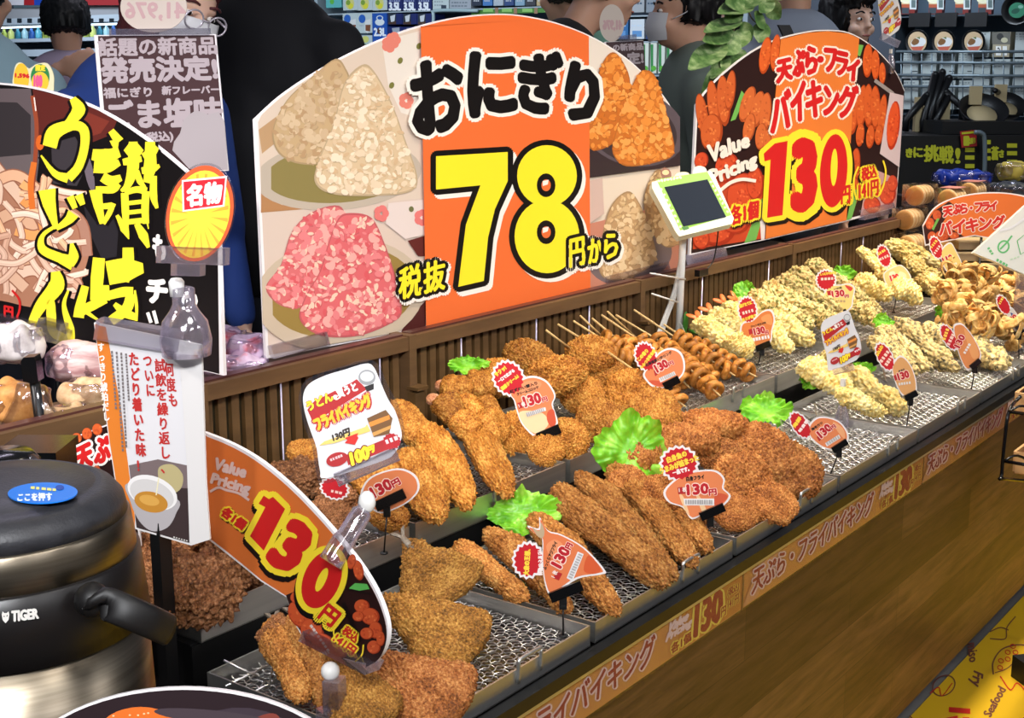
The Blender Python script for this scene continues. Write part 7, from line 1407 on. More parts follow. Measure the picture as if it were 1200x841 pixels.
    if facial:
        em = MB()
        for q in (-1, 1):
            e = MB(); e.ell(h(.083, q * .033, .002), (.008 * s, .013 * s, .0065 * s), 0, B3); e.ell(h(.088, q * .033, .002), (.0055 * s, .006 * s, .006 * s), 1, B3); e.build('eye', [mat('eye_white', (226, 222, 218), .3), mat('iris', (30, 20, 18), .2)], t)
            e = MB(); e.tube(smooth_line([h(.088, q * .014, .026), h(.090, q * .034, .031), h(.080, q * .054, .024)], 3), .0032 * s, 6); e.build('eyebrow', mat('hair_%02x%02x%02x' % hair), t)
        if not mask: e = MB(); e.ell(h(.091, 0, -.060), (.006 * s, .023 * s, .0045 * s), 0, B3); e.build('mouth', mat('lips', (176, 104, 96), .4), t)
    if mask:
        k = MB(); Gd = []
        for i in range(9):
            a = (i / 8 - .5) * 2.3; Gd.append([h(.026 + (.100 - .016 * abs(w_)) * math.cos(a) ** .8, .080 * math.sin(a) * (1 - .12 * (w_ < -.5)), -.048 + w_ * .048 * (1 - .25 * abs(i / 8 - .5))) for w_ in (-1, -.5, 0, .5, 1)])
        G_ = np.array(Gd); k.grid(G_); k.grid(G_[:, ::-1] - hd * .002); 
        for q in (-1, 1): k.tube(smooth_line([h(.05, q * .072, -.025), h(.01, q * .083, -.005), h(-.02, q * .086, .018)], 3), .0018, 5)
        k.build('face_mask', mat('mask_white', (222, 222, 226), .7), t)
    if glasses:
        k = MB()
        for q in (-1, 1):
            c = h(.112, q * .034, -.004); th = np.arange(20) / 20 * 2 * math.pi; k.tube([c + B3 @ np.array([0, .025 * math.cos(a), .021 * math.sin(a)]) * s for a in th], .0022, 6, closed=True); k.tube([h(.108, q * .060, 0), h(.02, q * .082, .004)], .0026, 6)
        k.tube([h(.113, -.010, 0), h(.113, .010, 0)], .002, 6); k.build('glasses', mat('glasses_grey', (196, 190, 200), .25, .4), t)
    if strap:
        k = MB(); a = N0 + r * strap[1] * .10 * s - f * .01 + up * .0; P_ = []
        for i in range(9): q = i / 8; P_.append(CH - f * .142 * s + up * (.17 - .5 * q) * s + r * strap[1] * (.12 - .26 * q) * s - f * (.02 * math.sin(q * 3)))
        Gd = [[p + r * .02 * s, p - r * .02 * s, p - r * .02 * s + f * .012, p + r * .02 * s + f * .012, p + r * .02 * s] for p in P_]; k.grid(Gd, 0, False); k.build('bag_strap', mat('strap_black', (22, 22, 26), .6), t)
    return t
def armt(e, w, zc, hd, hn): return (at(e[0], e[1], zc), at(w[0], w[1], zc), hd, hn)
VW = FH
person('person at the left edge in a pale blue shirt, seen from behind', -30, -10, 3.6, (.25, 1), (154, 184, 198), (22, 20, 22), facial=False, wide=1.12)
person('person in a lavender shirt seen from behind, a hand laid on the back', 77, 30, 5.2, (-.35, 1), (160, 146, 166), (16, 18, 20), tilt=(10, 0), facial=False, wide=1.15, strap=((22, 22, 26), 1),
       arms={'L': (at(52, 125, 5.0), at(66, 82, 4.78), RT3 * .9 + np.array([0, 0, .35]), FH)})
person('person with reddish hair, glasses and blue denim jacket leaning behind the maroon sign', 208, 4, 2.95, (.72, -.62), (38, 66, 138), (84, 40, 44), skin=SKIN2, tilt=(22, 14), glasses=True, mask=True, hairlen=.10, sleeve=.95, top_name='denim_jacket', vox=.009, lean=.14)
person('person in a black shirt standing tall between the maroon sign and the rice ball board', 290, -66, 3.65, (-.35, -1), (14, 14, 20), (30, 24, 22), sleeve=.5, wide=1.3, facial=True)
person('person in profile facing right in a black shirt, behind the rice ball board top', 708, -16, 4.0, (1, .1), (22, 24, 28), (34, 28, 26), skin=SKIN_, tilt=(8, 0), lean=.06)
person('person in a mint green shirt behind the one in the black collar', 664, -10, 4.9, (-.6, .8), (150, 206, 180), (44, 34, 28), facial=False)
person('person facing left with a white face mask and grey-green shirt, between the boards', 800, 14, 4.4, (-1, -.12), (114, 126, 118), (22, 20, 22), mask=True, wide=1.05)
person('person with long black hair far behind the leafy garland', 840, 22, 6.2, (-.4, -.9), (60, 60, 66), (18, 17, 18), hairlen=.09, skin=SKIN2)
person('person in a grey-blue shirt with a black strap seen from behind, above the tempura board', 928, -24, 4.7, (-.3, 1), (146, 156, 174), (20, 18, 18), facial=False, wide=1.08, strap=((22, 22, 26), -1))
person('person with long black hair and fringe looking over the top of the tempura board', 996, 24, 5.4, (.55, -.85), (30, 34, 40), (16, 13, 15), hairlen=.11, skin=SKIN2, vox=.009)
# ================================================================== shop shelves far behind
def shelf_box(pl, x0, y0, x1, y1, d, m, name, lab, cat, grp, art=(), off=0.0):
    """carton whose front, on the plane x = const, spans the px rectangle; it reaches d metres back"""
    a, b_ = pl.pt(x0, y1, off), pl.pt(x1, y0, off); c = (a + b_) / 2 + np.array([d / 2, 0, 0])
    t = thing(name, lab, cat, np.array([c[0], c[1], min(a[2], b_[2])]), grp)
    mb = MB(); mb.box(c, (d, abs(a[1] - b_[1]) - .003, abs(a[2] - b_[2]) - .002)); mb.build('carton', m, t)
    if art:
        pr = Print(Plane(pl.p + pl.n * off, pl.n), .0006)
        for k in art:
            if k[0] == 'p': pr.poly(k[1], k[2])
            elif k[0] == 't': pr.text(k[1], k[2], [(k[3], k[4])])
            else: dashes(pr, *k[1:])
        pr.build('print', t)
    return t
def gondola(name, lab, pl, pxl, pxr, zs, d, m):
    """shelf unit facing the counter: back panel, uprights and boards at heights zs"""
    ya, yb = pl.pt(pxr, 60)[1], pl.pt(pxl, 60)[1]; x = pl.p[0]; t = thing(name, lab, 'shelf', (x + d / 2, (ya + yb) / 2, 0))
    mb = MB(); mb.box((x + d + .02, (ya + yb) / 2, 1.2), (.03, yb - ya, 2.4)); mb.build('back_panel', mat('shelf_back', (74, 92, 108), .6), t)
    for z in zs: mb = MB(); mb.box((x + d / 2 + .005, (ya + yb) / 2, z - .006), (d, yb - ya, .008)); mb.build('shelf_board', m, t)
    for y in (ya, yb): mb = MB(); mb.box((x + d / 2, y, 1.2), (d, .03, 2.4)); mb.build('side_panel', m, t)
    return t
SHM = mat('shelf_grey', (150, 164, 172), .5)
def zpx(pl, px, py): return float(pl.pt(px, py)[2])
# ---- middle shelf with kettle cartons
GM = plX(6.9)
gondola('shop_shelf', 'grey shop shelf of kettle and jug cartons behind the shopper in black', GM, 372, 688, [.35, .75, 1.15, zpx(GM, 450, 63) , zpx(GM, 450, 13.5), zpx(GM, 450, -22)], .28, SHM)
gondola('shop_shelf', 'grey shop shelf of blue boxes and upright packs behind the masked shopper', GM, 697, 872, [.35, .75, 1.15, zpx(GM, 780, 87.5), zpx(GM, 780, 47.5), zpx(GM, 780, 16.5)], .28, SHM)
LG, NV, BLU = mat('carton_pale', (178, 190, 190), .5), mat('carton_navy', (22, 34, 92), .4), mat('carton_blue', (24, 76, 160), .4)
W3 = (222, 226, 232)
for i, x in enumerate((402, 419.3, 436.6)):
    shelf_box(GM, x, -8, x + 17, 12.5, .14, LG, 'jug_carton', ['pale lemon jug carton, first of three right behind the black shoulder', 'pale lemon jug carton, middle one of three', 'pale lemon jug carton next to the navy cartons'][i], 'carton', 'lemon jug cartons', [('p', oval(x + 8, 4, 5, 7), (200, 196, 120)), ('p', oval(x + 9, 7, 3, 3.5), (206, 200, 60)), ('p', oval(x + 6, 3, 2.5, 3), (120, 150, 60))])
for i, x in enumerate((454.2, 471.5, 488.8)):
    shelf_box(GM, x, -8, x + 17, 12.5, .14, NV, 'kettle_carton', ['navy kettle carton marked 3.5L, left one of the row', 'navy kettle carton marked 3.5L, middle one of the row', 'navy kettle carton marked 3.5L, right one of the row'][i], 'carton', 'navy kettle cartons', [('t', '3.5L', [(x + 2, 3), (x + 15, 3), (x + 15, 12), (x + 2, 12)], W3, .7), ('d', (x + 2, 1), (x + 15, 1), 5, 1.5, (140, 150, 190))])
    shelf_box(GM, x, 15.5, x + 17, 29, .14, NV, 'pot_carton', ['dark blue pot carton under the left 3.5L carton', 'dark blue pot carton under the middle 3.5L carton', 'dark blue pot carton under the right 3.5L carton'][i], 'carton', 'dark blue pot cartons', [('p', [(x + 1, 16), (x + 10, 16), (x + 10, 28.5), (x + 1, 28.5)], (40, 48, 60)), ('p', [(x + 3, 19), (x + 9, 17), (x + 8, 25), (x + 4, 26)], (196, 200, 204)), ('p', [(x + 1, 26), (x + 10, 25), (x + 10, 28.5), (x + 1, 28.5)], (70, 50, 40))])
    shelf_box(GM, x, 31, x + 17, 62, .14, NV, 'pot_carton', ['dark blue carton low at the left, cut by the rice ball board', 'dark blue carton low in the middle, cut by the rice ball board', 'dark blue carton low at the right, cut by the rice ball board'][i], 'carton', 'dark blue pot cartons', [('p', [(x + 5, 33), (x + 14, 32), (x + 14, 38), (x + 6, 38)], (150, 156, 166))])
for i, x in enumerate((402, 419.3)):
    shelf_box(GM, x, 15, x + 17, 39, .14, LG, 'coffee_carton', ['white coffee jug carton with a blue disc, left one', 'white coffee jug carton with a blue disc, right one'][i], 'carton', 'coffee jug cartons', [('p', oval(x + 5, 22, 4, 5), (40, 90, 170)), ('p', [(x + 8.5, 24), (x + 15, 22), (x + 15, 36), (x + 11, 39), (x + 8, 36)], (206, 206, 204)), ('p', [(x + 9, 29), (x + 15, 29), (x + 14.5, 37), (x + 9, 36)], (120, 72, 48)), ('d', (x + 2, 30), (x + 7, 30), 3, 1, (140, 150, 160))])
    shelf_box(GM, x, 41, x + 17, 62, .14, LG, 'jug_carton', ['pale carton under the left coffee carton', 'pale carton under the right coffee carton'][i], 'carton', 'lemon jug cartons', [('p', oval(x + 9, 46, 4, 4), (196, 196, 110)), ('d', (x + 2, 52), (x + 14, 52), 4, 2, (120, 150, 120))])
shelf_box(GM, 436.8, 15, 453.6, 62, .14, BLU, 'kettle_carton', 'bright blue kettle carton marked 2.3L', 'carton', None, [('p', oval(445, 26, 5.5, 4), (206, 212, 216)), ('p', oval(445, 21, 4, 3), (206, 212, 216)), ('p', oval(445, 21, 2.8, 2), (24, 76, 160)), ('p', oval(445, 36, 3, 4), (80, 50, 44)), ('t', '2.3L', [(438.5, 33), (452, 33), (452, 42), (438.5, 42)], W3, .6)])
shelf_box(GM, 382, -10, 400, 9.5, .12, mat('carton_teal', (90, 170, 170), .4), 'teal_carton', 'teal and green carton above the black shoulder', 'carton', None, [('p', oval(389, 2, 2.5, 3), (90, 170, 70))])
shelf_box(GM, 507, -10, 526, 12, .14, LG, 'white_carton', 'white carton with small print right of the navy cartons', 'carton', None, [('d', (509, 2), (520, 2), 4, 1, (120, 126, 134)), ('d', (509, 6), (520, 6), 4, 1, (120, 126, 134)), ('p', [(517, 6), (523, 6), (523, 11), (517, 11)], (50, 60, 74))])
shelf_box(GM, 527, -10, 552, 11, .14, mat('carton_grey', (150, 156, 164), .5), 'grey_carton', 'grey carton with small print above the orange arch', 'carton', None, [('d', (529, 3), (548, 3), 6, 1.2, (90, 100, 110)), ('d', (529, 7), (548, 7), 5, 1.2, (90, 100, 110))])
mb = MB(); a = [GM.pt(*p, .05) for p in ((508, 60), (508, 20), (512, 12.5), (560, 12.5))]; mb.tube(smooth_line(a, 4), .011, 8); tag(mb.build('cart_rail', mat('rail_pale', (150, 172, 176), .4)), 'pale bent tube rail in front of the cartons, above the orange arch', 'rail')
# ---- shelf of bottles with a green label strip, above the orange arch and behind the men
def strip_shelf(pl, x0, x1, y, lab): 
    a, b_ = pl.pt(x0, y + 5, .02), pl.pt(x1, y - 4, .02); mb = MB(); mb.box((a[0], (a[1] + b_[1]) / 2, (a[2] + b_[2]) / 2), (.012, abs(a[1] - b_[1]), abs(a[2] - b_[2]))); t = tag(mb.build('label_strip', mat('label_green', (66, 120, 44), .5)), lab, 'label strip'); return t
st = strip_shelf(GM, 553, 668, 12.5, 'green label strip along the shelf edge above the orange arch'); pr = Print(Plane(GM.p + GM.n * .028, GM.n))
for x in (566, 588, 612, 638, 655): pr.poly([(x, 10), (x + 12, 10), (x + 12, 14), (x, 14)], (130, 180, 96)); pr.poly([(x + 14, 9), (x + 18, 9), (x + 18, 16), (x + 14, 16)], (140, 110, 84))
pr.build('print', st)
cols = [(30, 40, 60), (60, 110, 170), (160, 170, 180), (34, 60, 110), (120, 150, 170), (44, 44, 52), (170, 150, 110), (70, 120, 160)]
for i in range(9):
    x = 553 + i * 12.6; shelf_box(GM, x, -12, x + 11.5, 7, .10, mat('bottle_box_%d' % (i % 8), cols[i % 8], .4), 'small_carton', ['dark small carton at the left end over the green strip', 'blue small carton, second over the green strip', 'pale small carton, third over the green strip', 'navy small carton, fourth over the green strip', 'light blue small carton, fifth over the green strip', 'black small carton, sixth over the green strip', 'sand-coloured small carton, seventh over the green strip', 'mid blue small carton, eighth over the green strip', 'dark small carton at the right end over the green strip'][i], 'carton', 'small cartons over the green strip', [('d', (x + 2, 1), (x + 9, 1), 3, 1.5, (180, 184, 190))])
for i in range(8):
    x = 700 + i * 19; c = [(24, 70, 140), (30, 96, 150), (196, 204, 210), (24, 60, 120), (40, 100, 170), (180, 190, 200), (30, 60, 110), (50, 110, 160)][i]
    shelf_box(GM, x, 22, x + 17.5, 46, .12, mat('blue_box_%d' % i, c, .4), 'boxed_good', 'boxed good number %s along the shelf behind the masked shopper' % ['one', 'two', 'three', 'four', 'five', 'six', 'seven', 'eight'][i] if False else ['deep blue box between the two profiles, at the left', 'teal blue box directly in front of the white mask', 'white box hidden behind the masked shopper', 'dark blue box behind the masked head', 'bright blue box behind the masked neck', 'pale box at the nape of the masked shopper', 'navy box left of the leafy garland', 'mid blue box behind the leafy garland'][i], 'box', 'boxes behind the masked shopper', [('d', (x + 2, 30), (x + 15, 30), 4, 2, (190, 206, 220)), ('p', [(x + 3, 36), (x + 14, 36), (x + 14, 43), (x + 3, 43)], (90, 140, 190))])
    shelf_box(GM, x, -12, x + 17.5, 15, .12, mat('grey_box_%d' % (i % 3), [(120, 130, 140), (90, 110, 130), (150, 156, 160)][i % 3], .4), 'boxed_good', ['grey box high at the left behind the profile', 'slate box high behind the profile nose', 'pale grey box high between the two faces', 'grey box high over the masked head', 'slate box high behind the masked head', 'pale grey box high behind the far long-haired shopper', 'grey box high left of the garland top', 'slate box high behind the garland top'][i], 'box', 'boxes behind the masked shopper', [('d', (x + 2, 4), (x + 15, 4), 4, 2, (60, 80, 100))])
for i in range(7):
    x = 752 + i * 9.5; shelf_box(GM, x, 50, x + 8.5, 86, .10, mat('spine_white', (206, 212, 200), .4), 'upright_pack', ['leftmost white and green upright pack under the mask', 'second white and green upright pack from the left', 'third white and green upright pack from the left', 'fourth white and green upright pack, behind the masked shopper', 'fifth white and green upright pack, behind the grey-green back', 'sixth white and green upright pack, behind the shoulder', 'rightmost white and green upright pack behind the shoulder'][i], 'pack', 'white and green upright packs', [('p', [(x + 1, 52), (x + 4, 52), (x + 4, 84), (x + 1, 84)], (50, 130, 70)), ('p', oval(x + 4.5, 80, 3, 3), (90, 170, 60))])
# ---- chilled case at far left
GL = plX(6.3); ya, yb = GL.pt(152, 40)[1], GL.pt(-60, 40)[1]; ym = (ya + yb) / 2
t = thing('chilled_case', 'long lit chilled case with pale shelves and a red and blue header, far upper left', 'chilled case', (6.6, ym, 0))
zc0 = lambda py: zpx(GL, 40, py)
mb = MB(); mb.box((6.95, ym, 1.2), (.05, yb - ya, 2.4)); mb.build('back_panel', mat('case_back', (120, 140, 150), .6), t)
for y0, y1, c, nm in ((8, 20, (150, 150, 154), 'canopy'), (45, 49, (170, 180, 190), 'shelf_board'), (58, 66, (170, 180, 190), 'shelf_board'), (92, 100, (120, 130, 140), 'shelf_board')):
    mb = MB(); a, b_ = zc0(y1), zc0(y0); mb.box((6.60, ym, (a + b_) / 2), (.60 if nm != 'canopy' else .5, yb - ya, b_ - a)); mb.build(nm, mat('case_%d' % y0, c, .5), t)
mb = MB(); mb.box((6.36, ym, zc0(24)), (.02, yb - ya, abs(zc0(20) - zc0(28)))); mb.build('price_rail', mat('case_rail', (176, 186, 196), .5), t)
mb = MB(); mb.box((6.5, ym, zc0(29.5)), (.05, yb - ya, .012)); mb.build('light_tube', mat('case_light', (210, 236, 255), .5, emit=3.0), t)
mb = MB(); mb.box((6.6, ym, .55), (.6, yb - ya, 1.1)); mb.build('base', mat('case_base', (90, 96, 104), .5), t)
HP = Plane((6.3, 0, 0), (1, 0, 0)); 
for x0, x1, c, nm in ((-60, 28, (196, 190, 196), 'header_panel'), (28, 40, (150, 26, 34), 'header_panel'), (40, 96, (22, 60, 150), 'header_panel'), (96, 152, (150, 40, 44), 'header_panel')): slab(nm, Plane((6.31, 0, 0), (1, 0, 0)), [(x0, -14), (x1, -14), (x1, 6), (x0, 6)], .03, mat('header_%d' % x0, c, .5), t)
for x in range(-4, 140, 12): slab('price_tag', Plane((6.346, 0, 0), (1, 0, 0)), [(x, 21.5), (x + 5, 21.5), (x + 5, 26.5), (x, 26.5)], .004, mat('tag_dark', (34, 40, 46), .4), t)
for i in range(18):
    x = -6 + i * 8; c = [(90, 170, 190), (200, 206, 90), (206, 214, 120), (70, 150, 170), (160, 200, 210), (60, 110, 190)][i % 6]
    pA = GL.pt(x + 3.5, 45, -.08 - .12 * (i % 2)); h_ = abs(zc0(32) - zc0(45)); mb = MB(); mb.lathe([(0, 0), (.022, 0), (.024, .01), (.024, h_ * .65), (.010, h_ * .85), (.010, h_), (0, h_)], (pA[0], pA[1], zc0(45) + .002), 14)
    tag(mb.build('drink_bottle', mat('drink_%d' % (i % 6), c, .3)), 'small %s bottle on the top shelf of the chilled case' % ['teal', 'yellow', 'pale yellow', 'blue-green', 'pale blue', 'blue'][i % 6], 'bottle', 'bottles in the chilled case, %s' % ['teal', 'yellow', 'pale yellow', 'blue-green', 'pale blue', 'blue'][i % 6])
# ---- pan wall far right
GR_ = plX(10.0); yz = lambda py: zpx(GR_, 1120, py)
gondola('pan_shelf', 'tall dark shelf of pans and white cartons behind wire fences, far upper right', GR_, 1046, 1290, [.4, .8, yz(134), yz(17.5)], .40, mat('pan_shelf_dark', (60, 70, 80), .6))
WCM = mat('carton_white', (176, 184, 182), .5)
def wc(x0, y0, x1, y1, lab): shelf_box(GR_, x0, y0, x1, y1, .2, WCM, 'white_carton', lab, 'carton', 'white cartons behind the wire fence', [('d', (x0 + 2, y0 + 3), (x1 - 4, y0 + 3), 4, 1, (90, 100, 104)), ('d', (x0 + 2, y0 + 6), (x1 - 7, y0 + 6), 3, .8, (120, 130, 132)), ('d', (x0 + 2, y0 + 9), (x1 - 6, y0 + 9), 3, .8, (120, 130, 132)), ('p', [(x1 - 8, y1 - 9), (x1 - 1.5, y1 - 9), (x1 - 1.5, y1 - 8), (x1 - 8, y1 - 8)], (40, 44, 50))])
nms = ['leftmost', 'second', 'third', 'fourth']
for i in range(4): wc(1057 + i * 21.5, 61, 1077 + i * 21.5, 92, nms[i] + ' white carton from the left, directly under the upright pans'); wc(1057 + i * 21.5, 94, 1077 + i * 21.5, 128, nms[i] + ' white carton from the left, in the lowest visible row')
for i, x in enumerate((1140, 1163, 1186)): wc(x, 69, x + 21.5, 100, ['left', 'middle', 'right'][i] + ' white carton of the three under the photo carton'); wc(x, 101, x + 21.5, 132, ['left', 'middle', 'right'][i] + ' white carton of the lowest three, behind the pan rims')
wc(1140, 37, 1161, 67, 'white carton left of the photo carton'); wc(1188, 37, 1210, 67, 'white carton right of the photo carton, at the edge')
shelf_box(GR_, 1162, 37, 1185, 67, .2, mat('carton_kraft', (170, 158, 132), .6), 'photo_carton', 'kraft carton with a grey pot photo, among white cartons', 'carton', None, [('p', [(1162.5, 37.5), (1184, 37.5), (1184, 52), (1162.5, 52)], (110, 108, 100)), ('p', oval(1172, 43, 4, 4), (60, 60, 60)), ('p', oval(1177, 47, 4, 3), (196, 190, 160)), ('p', [(1167, 54), (1173, 54), (1173, 65), (1167, 65)], (230, 230, 226)), ('p', [(1175, 54), (1180, 54), (1180, 65), (1175, 65)], (230, 230, 226)), ('p', [(1168, 58), (1170, 55), (1172, 58), (1171, 59), (1170, 57)], (30, 30, 30))])
PANB = mat('pan_black', (18, 18, 20), .35)
for i, x in enumerate((1075, 1106, 1141)):
    c = GR_.pt(x, 49, .06); zc = float(np.dot(c - CC, FWD)); R_ = 14 * zc / FPX; t = thing('frying_pan', ['frying pan standing upright on the wire shelf, left one', 'frying pan standing upright on the wire shelf, middle one', 'frying pan standing upright on the wire shelf, partly behind the white carton'][i], 'frying pan', c - np.array([0, 0, R_]), 'upright frying pans with picture labels')
    ax = np.array([[0, 0, -1], [0, 1, 0], [1, 0, 0]], float); mb = MB(); mb.lathe([(0, -.03), (R_ * .8, -.03), (R_, .01), (R_ * .97, .012), (R_ * .82, -.018), (0, -.018)], c, 32, 0, True, ax); mb.build('pan', PANB, t)
    pr = Print(Plane(GR_.p + GR_.n * .075, GR_.n)); pr.poly(oval(x, 49, 11, 12), (190, 164, 130)); pr.poly(oval(x + 1, 50, 9, 6, -.3), (206, 206, 206)); pr.poly(smooth_poly([(x - 7, 50), (x - 3, 45), (x + 2, 47), (x + 1, 51), (x - 4, 53)], 3), (120, 84, 50)); pr.poly([(x - 1, 44), (x + 3, 43), (x + 3, 46)], (90, 110, 60)); pr.poly([(x - 8, 55), (x + 8, 54), (x + 4, 60), (x - 4, 60)], (180, 90, 70)); pr.build('label', t)
    mb = MB(); mb.box(c + np.array([.02, 0, R_ + .07]), (.02, .16, .10)); mb.build('handle_sleeve', mat('sleeve_black', (14, 14, 16), .5), t)
for i, x in enumerate((1056, 1088, 1119, 1146)):
    shelf_box(GR_, x, -14, x + 18, 17, .06, mat('recipe_red', (120, 40, 34), .4), 'recipe_carton', ['red and cream pan carton high at the left', 'red and cream pan carton high, second from the left', 'red and cream pan carton high, third from the left', 'red and cream pan carton high at the right'][i], 'carton', 'red pan cartons', [('p', [(x + .5, -13), (x + 15, -13), (x + 15, 5), (x + .5, 5)], (206, 184, 140)), ('p', oval(x + 6, 0, 7, 4), (226, 220, 190)), ('p', [(x + .5, 5), (x + 15, 5), (x + 15, 9), (x + .5, 9)], (170, 84, 56)), ('p', [(x + 1, 9), (x + 9, 9), (x + 9, 16), (x + 1, 16)], (60, 70, 78)), ('p', [(x + 10, -2), (x + 18, -2), (x + 18, 11), (x + 10, 11)], (200, 206, 206)), ('p', [(x + 12, 0), (x + 17, 0), (x + 17, 9), (x + 12, 9)], (90, 106, 106))])
c = GR_.pt(1192, 11, .12); R_ = 18 * float(np.dot(c - CC, FWD)) / FPX; mb = MB(); ax = np.array([[0, 0, -1], [0, 1, 0], [1, 0, 0]], float); mb.lathe([(0, -.04), (R_ * .8, -.04), (R_, .01), (R_ * .96, .012), (R_ * .8, -.028), (0, -.028)], c, 32, 0, True, ax); t = tag(mb.build('wok', PANB), 'black pan with a green patterned inside hanging at the top right corner', 'frying pan')
pr = Print(Plane(GR_.p + GR_.n * .13, GR_.n)); pr.poly(oval(1192, 12, 10, 9, -.3), (46, 120, 90)); pr.poly(oval(1190, 13, 5, 3, -.3), (30, 80, 64)); pr.poly(oval(1196, 8, 3, 2), (120, 170, 150)); pr.build('pattern', t)
t = thing('wire_fence', 'grey wire fence in front of the white cartons, far right', 'wire fence', GR_.pt(1120, 130, .1))
for y in (60.5, 73, 88, 101): mb = MB(); mb.tube([GR_.pt(1050, y, .1), GR_.pt(1215, y + (1 if y > 65 else 0), .1)], .010, 6); mb.build('rail', mat('fence_grey', (120, 134, 142), .4, .4), t)
for x in range(1056, 1214, 12): mb = MB(); mb.tube([GR_.pt(x, 60, .095), GR_.pt(x, 135, .095)], .005, 5); mb.build('wire', mat('fence_grey'), t)
# ---- pan island with a black banner
pi_ = at(1120, 215, 6.3); ip = plF(pi_, 4); t = thing('display_island', 'black display island with yellow brush lettering, below the pan wall at the right', 'display island', np.array([pi_[0], pi_[1], 0]))
def isl(px, py, o=0.0): return ip.pt(px, py, o)
mb = MB(); A_ = isl(1040, 152); B_ = isl(1230, 158); zt_ = min(A_[2], B_[2]); mid = (A_ + B_) / 2; RI = np.stack([(B_ - A_) * np.array([1, 1, 0]) / np.linalg.norm((B_ - A_)[:2]), -ip.n, np.array([0, 0, 1.])], 1)
mb.box((mid[0] - ip.n[0] * .35, mid[1] - ip.n[1] * .35, zt_ / 2), (np.linalg.norm((B_ - A_)[:2]), .70, zt_ - .005), R=RI); mb.build('cabinet', mat('island_black', (14, 15, 16), .5), t)
pr = Print(ip, .004); YL = (206, 206, 50)
for ch, q in (('き', [(1062, 174), (1069, 174), (1069, 184), (1062, 184)]), ('に', [(1071, 173), (1081, 173), (1081, 184), (1071, 184)]), ('挑', [(1083, 171), (1100, 170), (1100, 189), (1083, 189)]), ('戦', [(1101, 172), (1117, 171), (1117, 191), (1101, 191)]), ('!', [(1120, 174), (1125, 174), (1125, 191), (1120, 191)]), ('さ', [(1171, 176), (1176, 176), (1176, 184), (1171, 184)]), ('蒼', [(1162, 172), (1170, 172), (1170, 187), (1162, 187)])): pr.text(ch, q, [(YL, .8)])
for x0, x1, ys in ((1131, 1142, (173, 182, 192)), (1155, 1161, (164, 174, 183)), (1180, 1192, (168, 177, 187))):
    for y in ys: pr.poly([(x0, y), (x1, y), (x1, y + 5), (x0, y + 5)], YL)
pr.build('lettering', t)
pr = Print(ip, .02); rt = thing('red_tag', 'small red tag with a yellow number one on the black display island', 'tag', ip.pt(1134, 173, .02)); slab('card', Plane(ip.p + ip.n * .018, ip.n), [(1125, 154), (1144, 152), (1145, 171), (1127, 173)], .002, mat('tag_red', (176, 36, 34), .4), rt)
pr.text('1', [(1130, 160), (1135, 160), (1135, 170), (1130, 170)], [(YL, 1)]); pr.text('点限り', [(1135, 162), (1143, 161), (1143, 168), (1135, 169)], [(YL, .3)]); pr.poly([(1127, 155), (1143, 153.5), (1143, 156), (1127, 157.5)], YL); pr.build('print', rt)
mb = MB(); mb.tube(smooth_line([isl(1144, 215, .05), isl(1153, 210, .05), isl(1154, 165, .05), isl(1150, 156, .05), isl(1142, 155, .05)], 4), .011, 8); tag(mb.build('wire_hoop', mat('fence_grey')), 'grey bent metal hoop in front of the black display island', 'hoop')
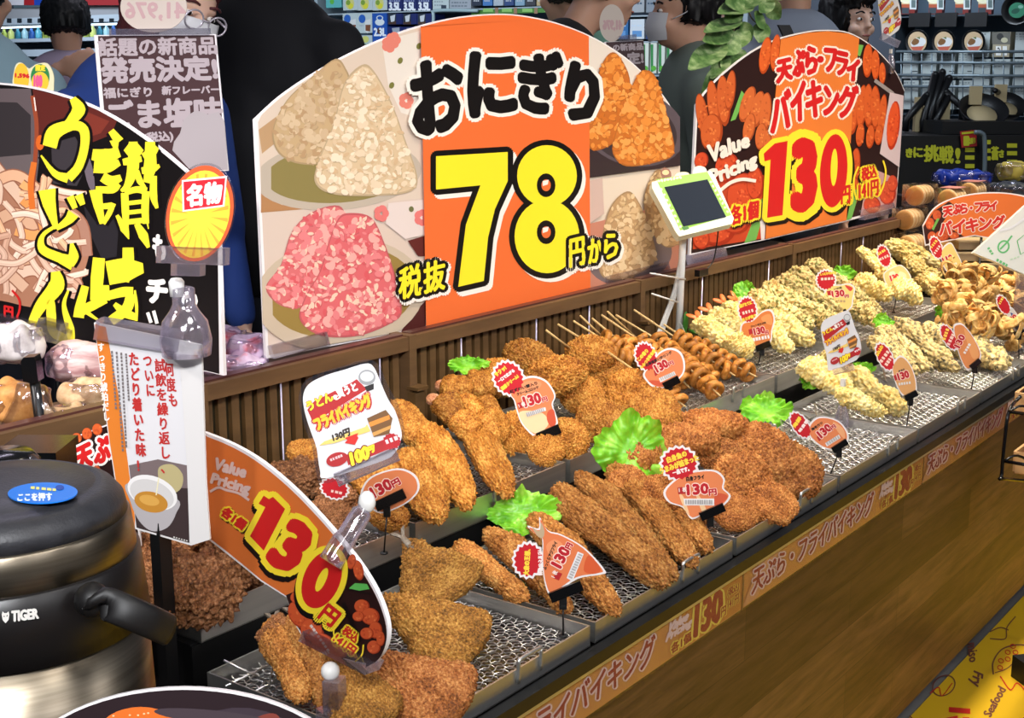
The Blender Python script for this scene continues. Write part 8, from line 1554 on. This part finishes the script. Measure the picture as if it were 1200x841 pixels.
for i, (x, y, rx, lab) in enumerate(((1152, 130, 29, 'large black frying pan with a cream card lying on the display island'), (1180, 124, 22, 'black frying pan lying behind the one with the cream card'))):
    c = at(x, y, 6.5 + .25 * i); R_ = rx * (6.5 + .25 * i) / FPX; tt = thing('frying_pan', lab, 'frying pan', c - np.array([0, 0, .04]), 'frying pans on the display island'); T_ = np.stack([RT3, FH * .80 + np.array([0, 0, .6]), np.cross(RT3, FH * .8 + np.array([0, 0, .6]))], 1)
    mb = MB(); mb.lathe([(0, -.035), (R_ * .78, -.035), (R_, .015), (R_ * .97, .018), (R_ * .78, -.025), (0, -.025)], c, 36, 0, True, T_); mb.build('pan', PANB, tt); mb = MB(); mb.lathe([(0, -.022), (R_ * .6, -.022), (R_ * .6, -.020), (0, -.020)], c, 28, 0, True, T_); mb.build('card', mat('card_cream', (196, 176, 134), .6), tt)
    mb = MB(); mb.box(c + T_ @ np.array([-.02, R_ * .8, .02]), (.06, .02, .09), R=RI); mb.build('sleeve', mat('card_cream'), tt)
    mb = MB(); e = at(1146 + 20 * i, 106, 6.7); mb.tube(smooth_line([c + T_ @ np.array([-.02, R_ * .98, .01]), (c + T_ @ np.array([-.02, R_ * .98, .01])) * .4 + e * .6, e], 4), .014, 8); mb.build('handle', PANB, tt)
mb = MB(); mb.box((isl(1165, 150)[0] - ip.n[0] * .3, isl(1165, 150)[1] - ip.n[1] * .3, zt_ + .03), (.42, .4, .06), R=RI); tag(mb.build('pan_stand', mat('island_black')), 'low black stand under the frying pans on the display island', 'stand')
for i, (a, b_, lab) in enumerate((((1082, 142), (1096, 88), 'black upright cooking utensil at the left'), ((1090, 136), (1104, 85), 'black upright cooking utensil, second from the left'), ((1098, 122), (1112, 92), 'black upright cooking utensil leaning right'), ((1094, 146), (1112, 112), 'short black upright cooking utensil in front'), ((1062, 140), (1086, 112), 'thick black utensil slanting at the far left'), ((1128, 126), (1108, 108), 'black utensil slanting left in front of the wire fence'))):
    A_, B2_ = at(*a, 6.6), at(*b_, 6.6); mb = MB(); mb.tube([A_ * np.array([1, 1, 0]) + np.array([0, 0, zt_ + .002]), A_, B2_], [.016, .018, .020], 10); mb.ell(B2_, (.02, .02, .02)); tag(mb.build('ladle', PANB), lab + ' on the display island', 'cooking utensil', 'black utensils on the display island')
for i, (x, y) in enumerate(((1080, 128), (1088, 138), (1104, 132))):
    c = at(x, y, 6.62); mb = MB(); mb.box((c[0], c[1], (c[2] + .06 + zt_) / 2), (.07, .03, c[2] + .06 - zt_), R=RI); tag(mb.build('paper_sleeve', mat('card_cream')), ['cream paper sleeve at the left among the upright cooking utensils', 'cream paper sleeve in the middle among the upright cooking utensils', 'cream paper sleeve at the right among the upright cooking utensils'][i], 'paper sleeve', 'cream paper sleeves')
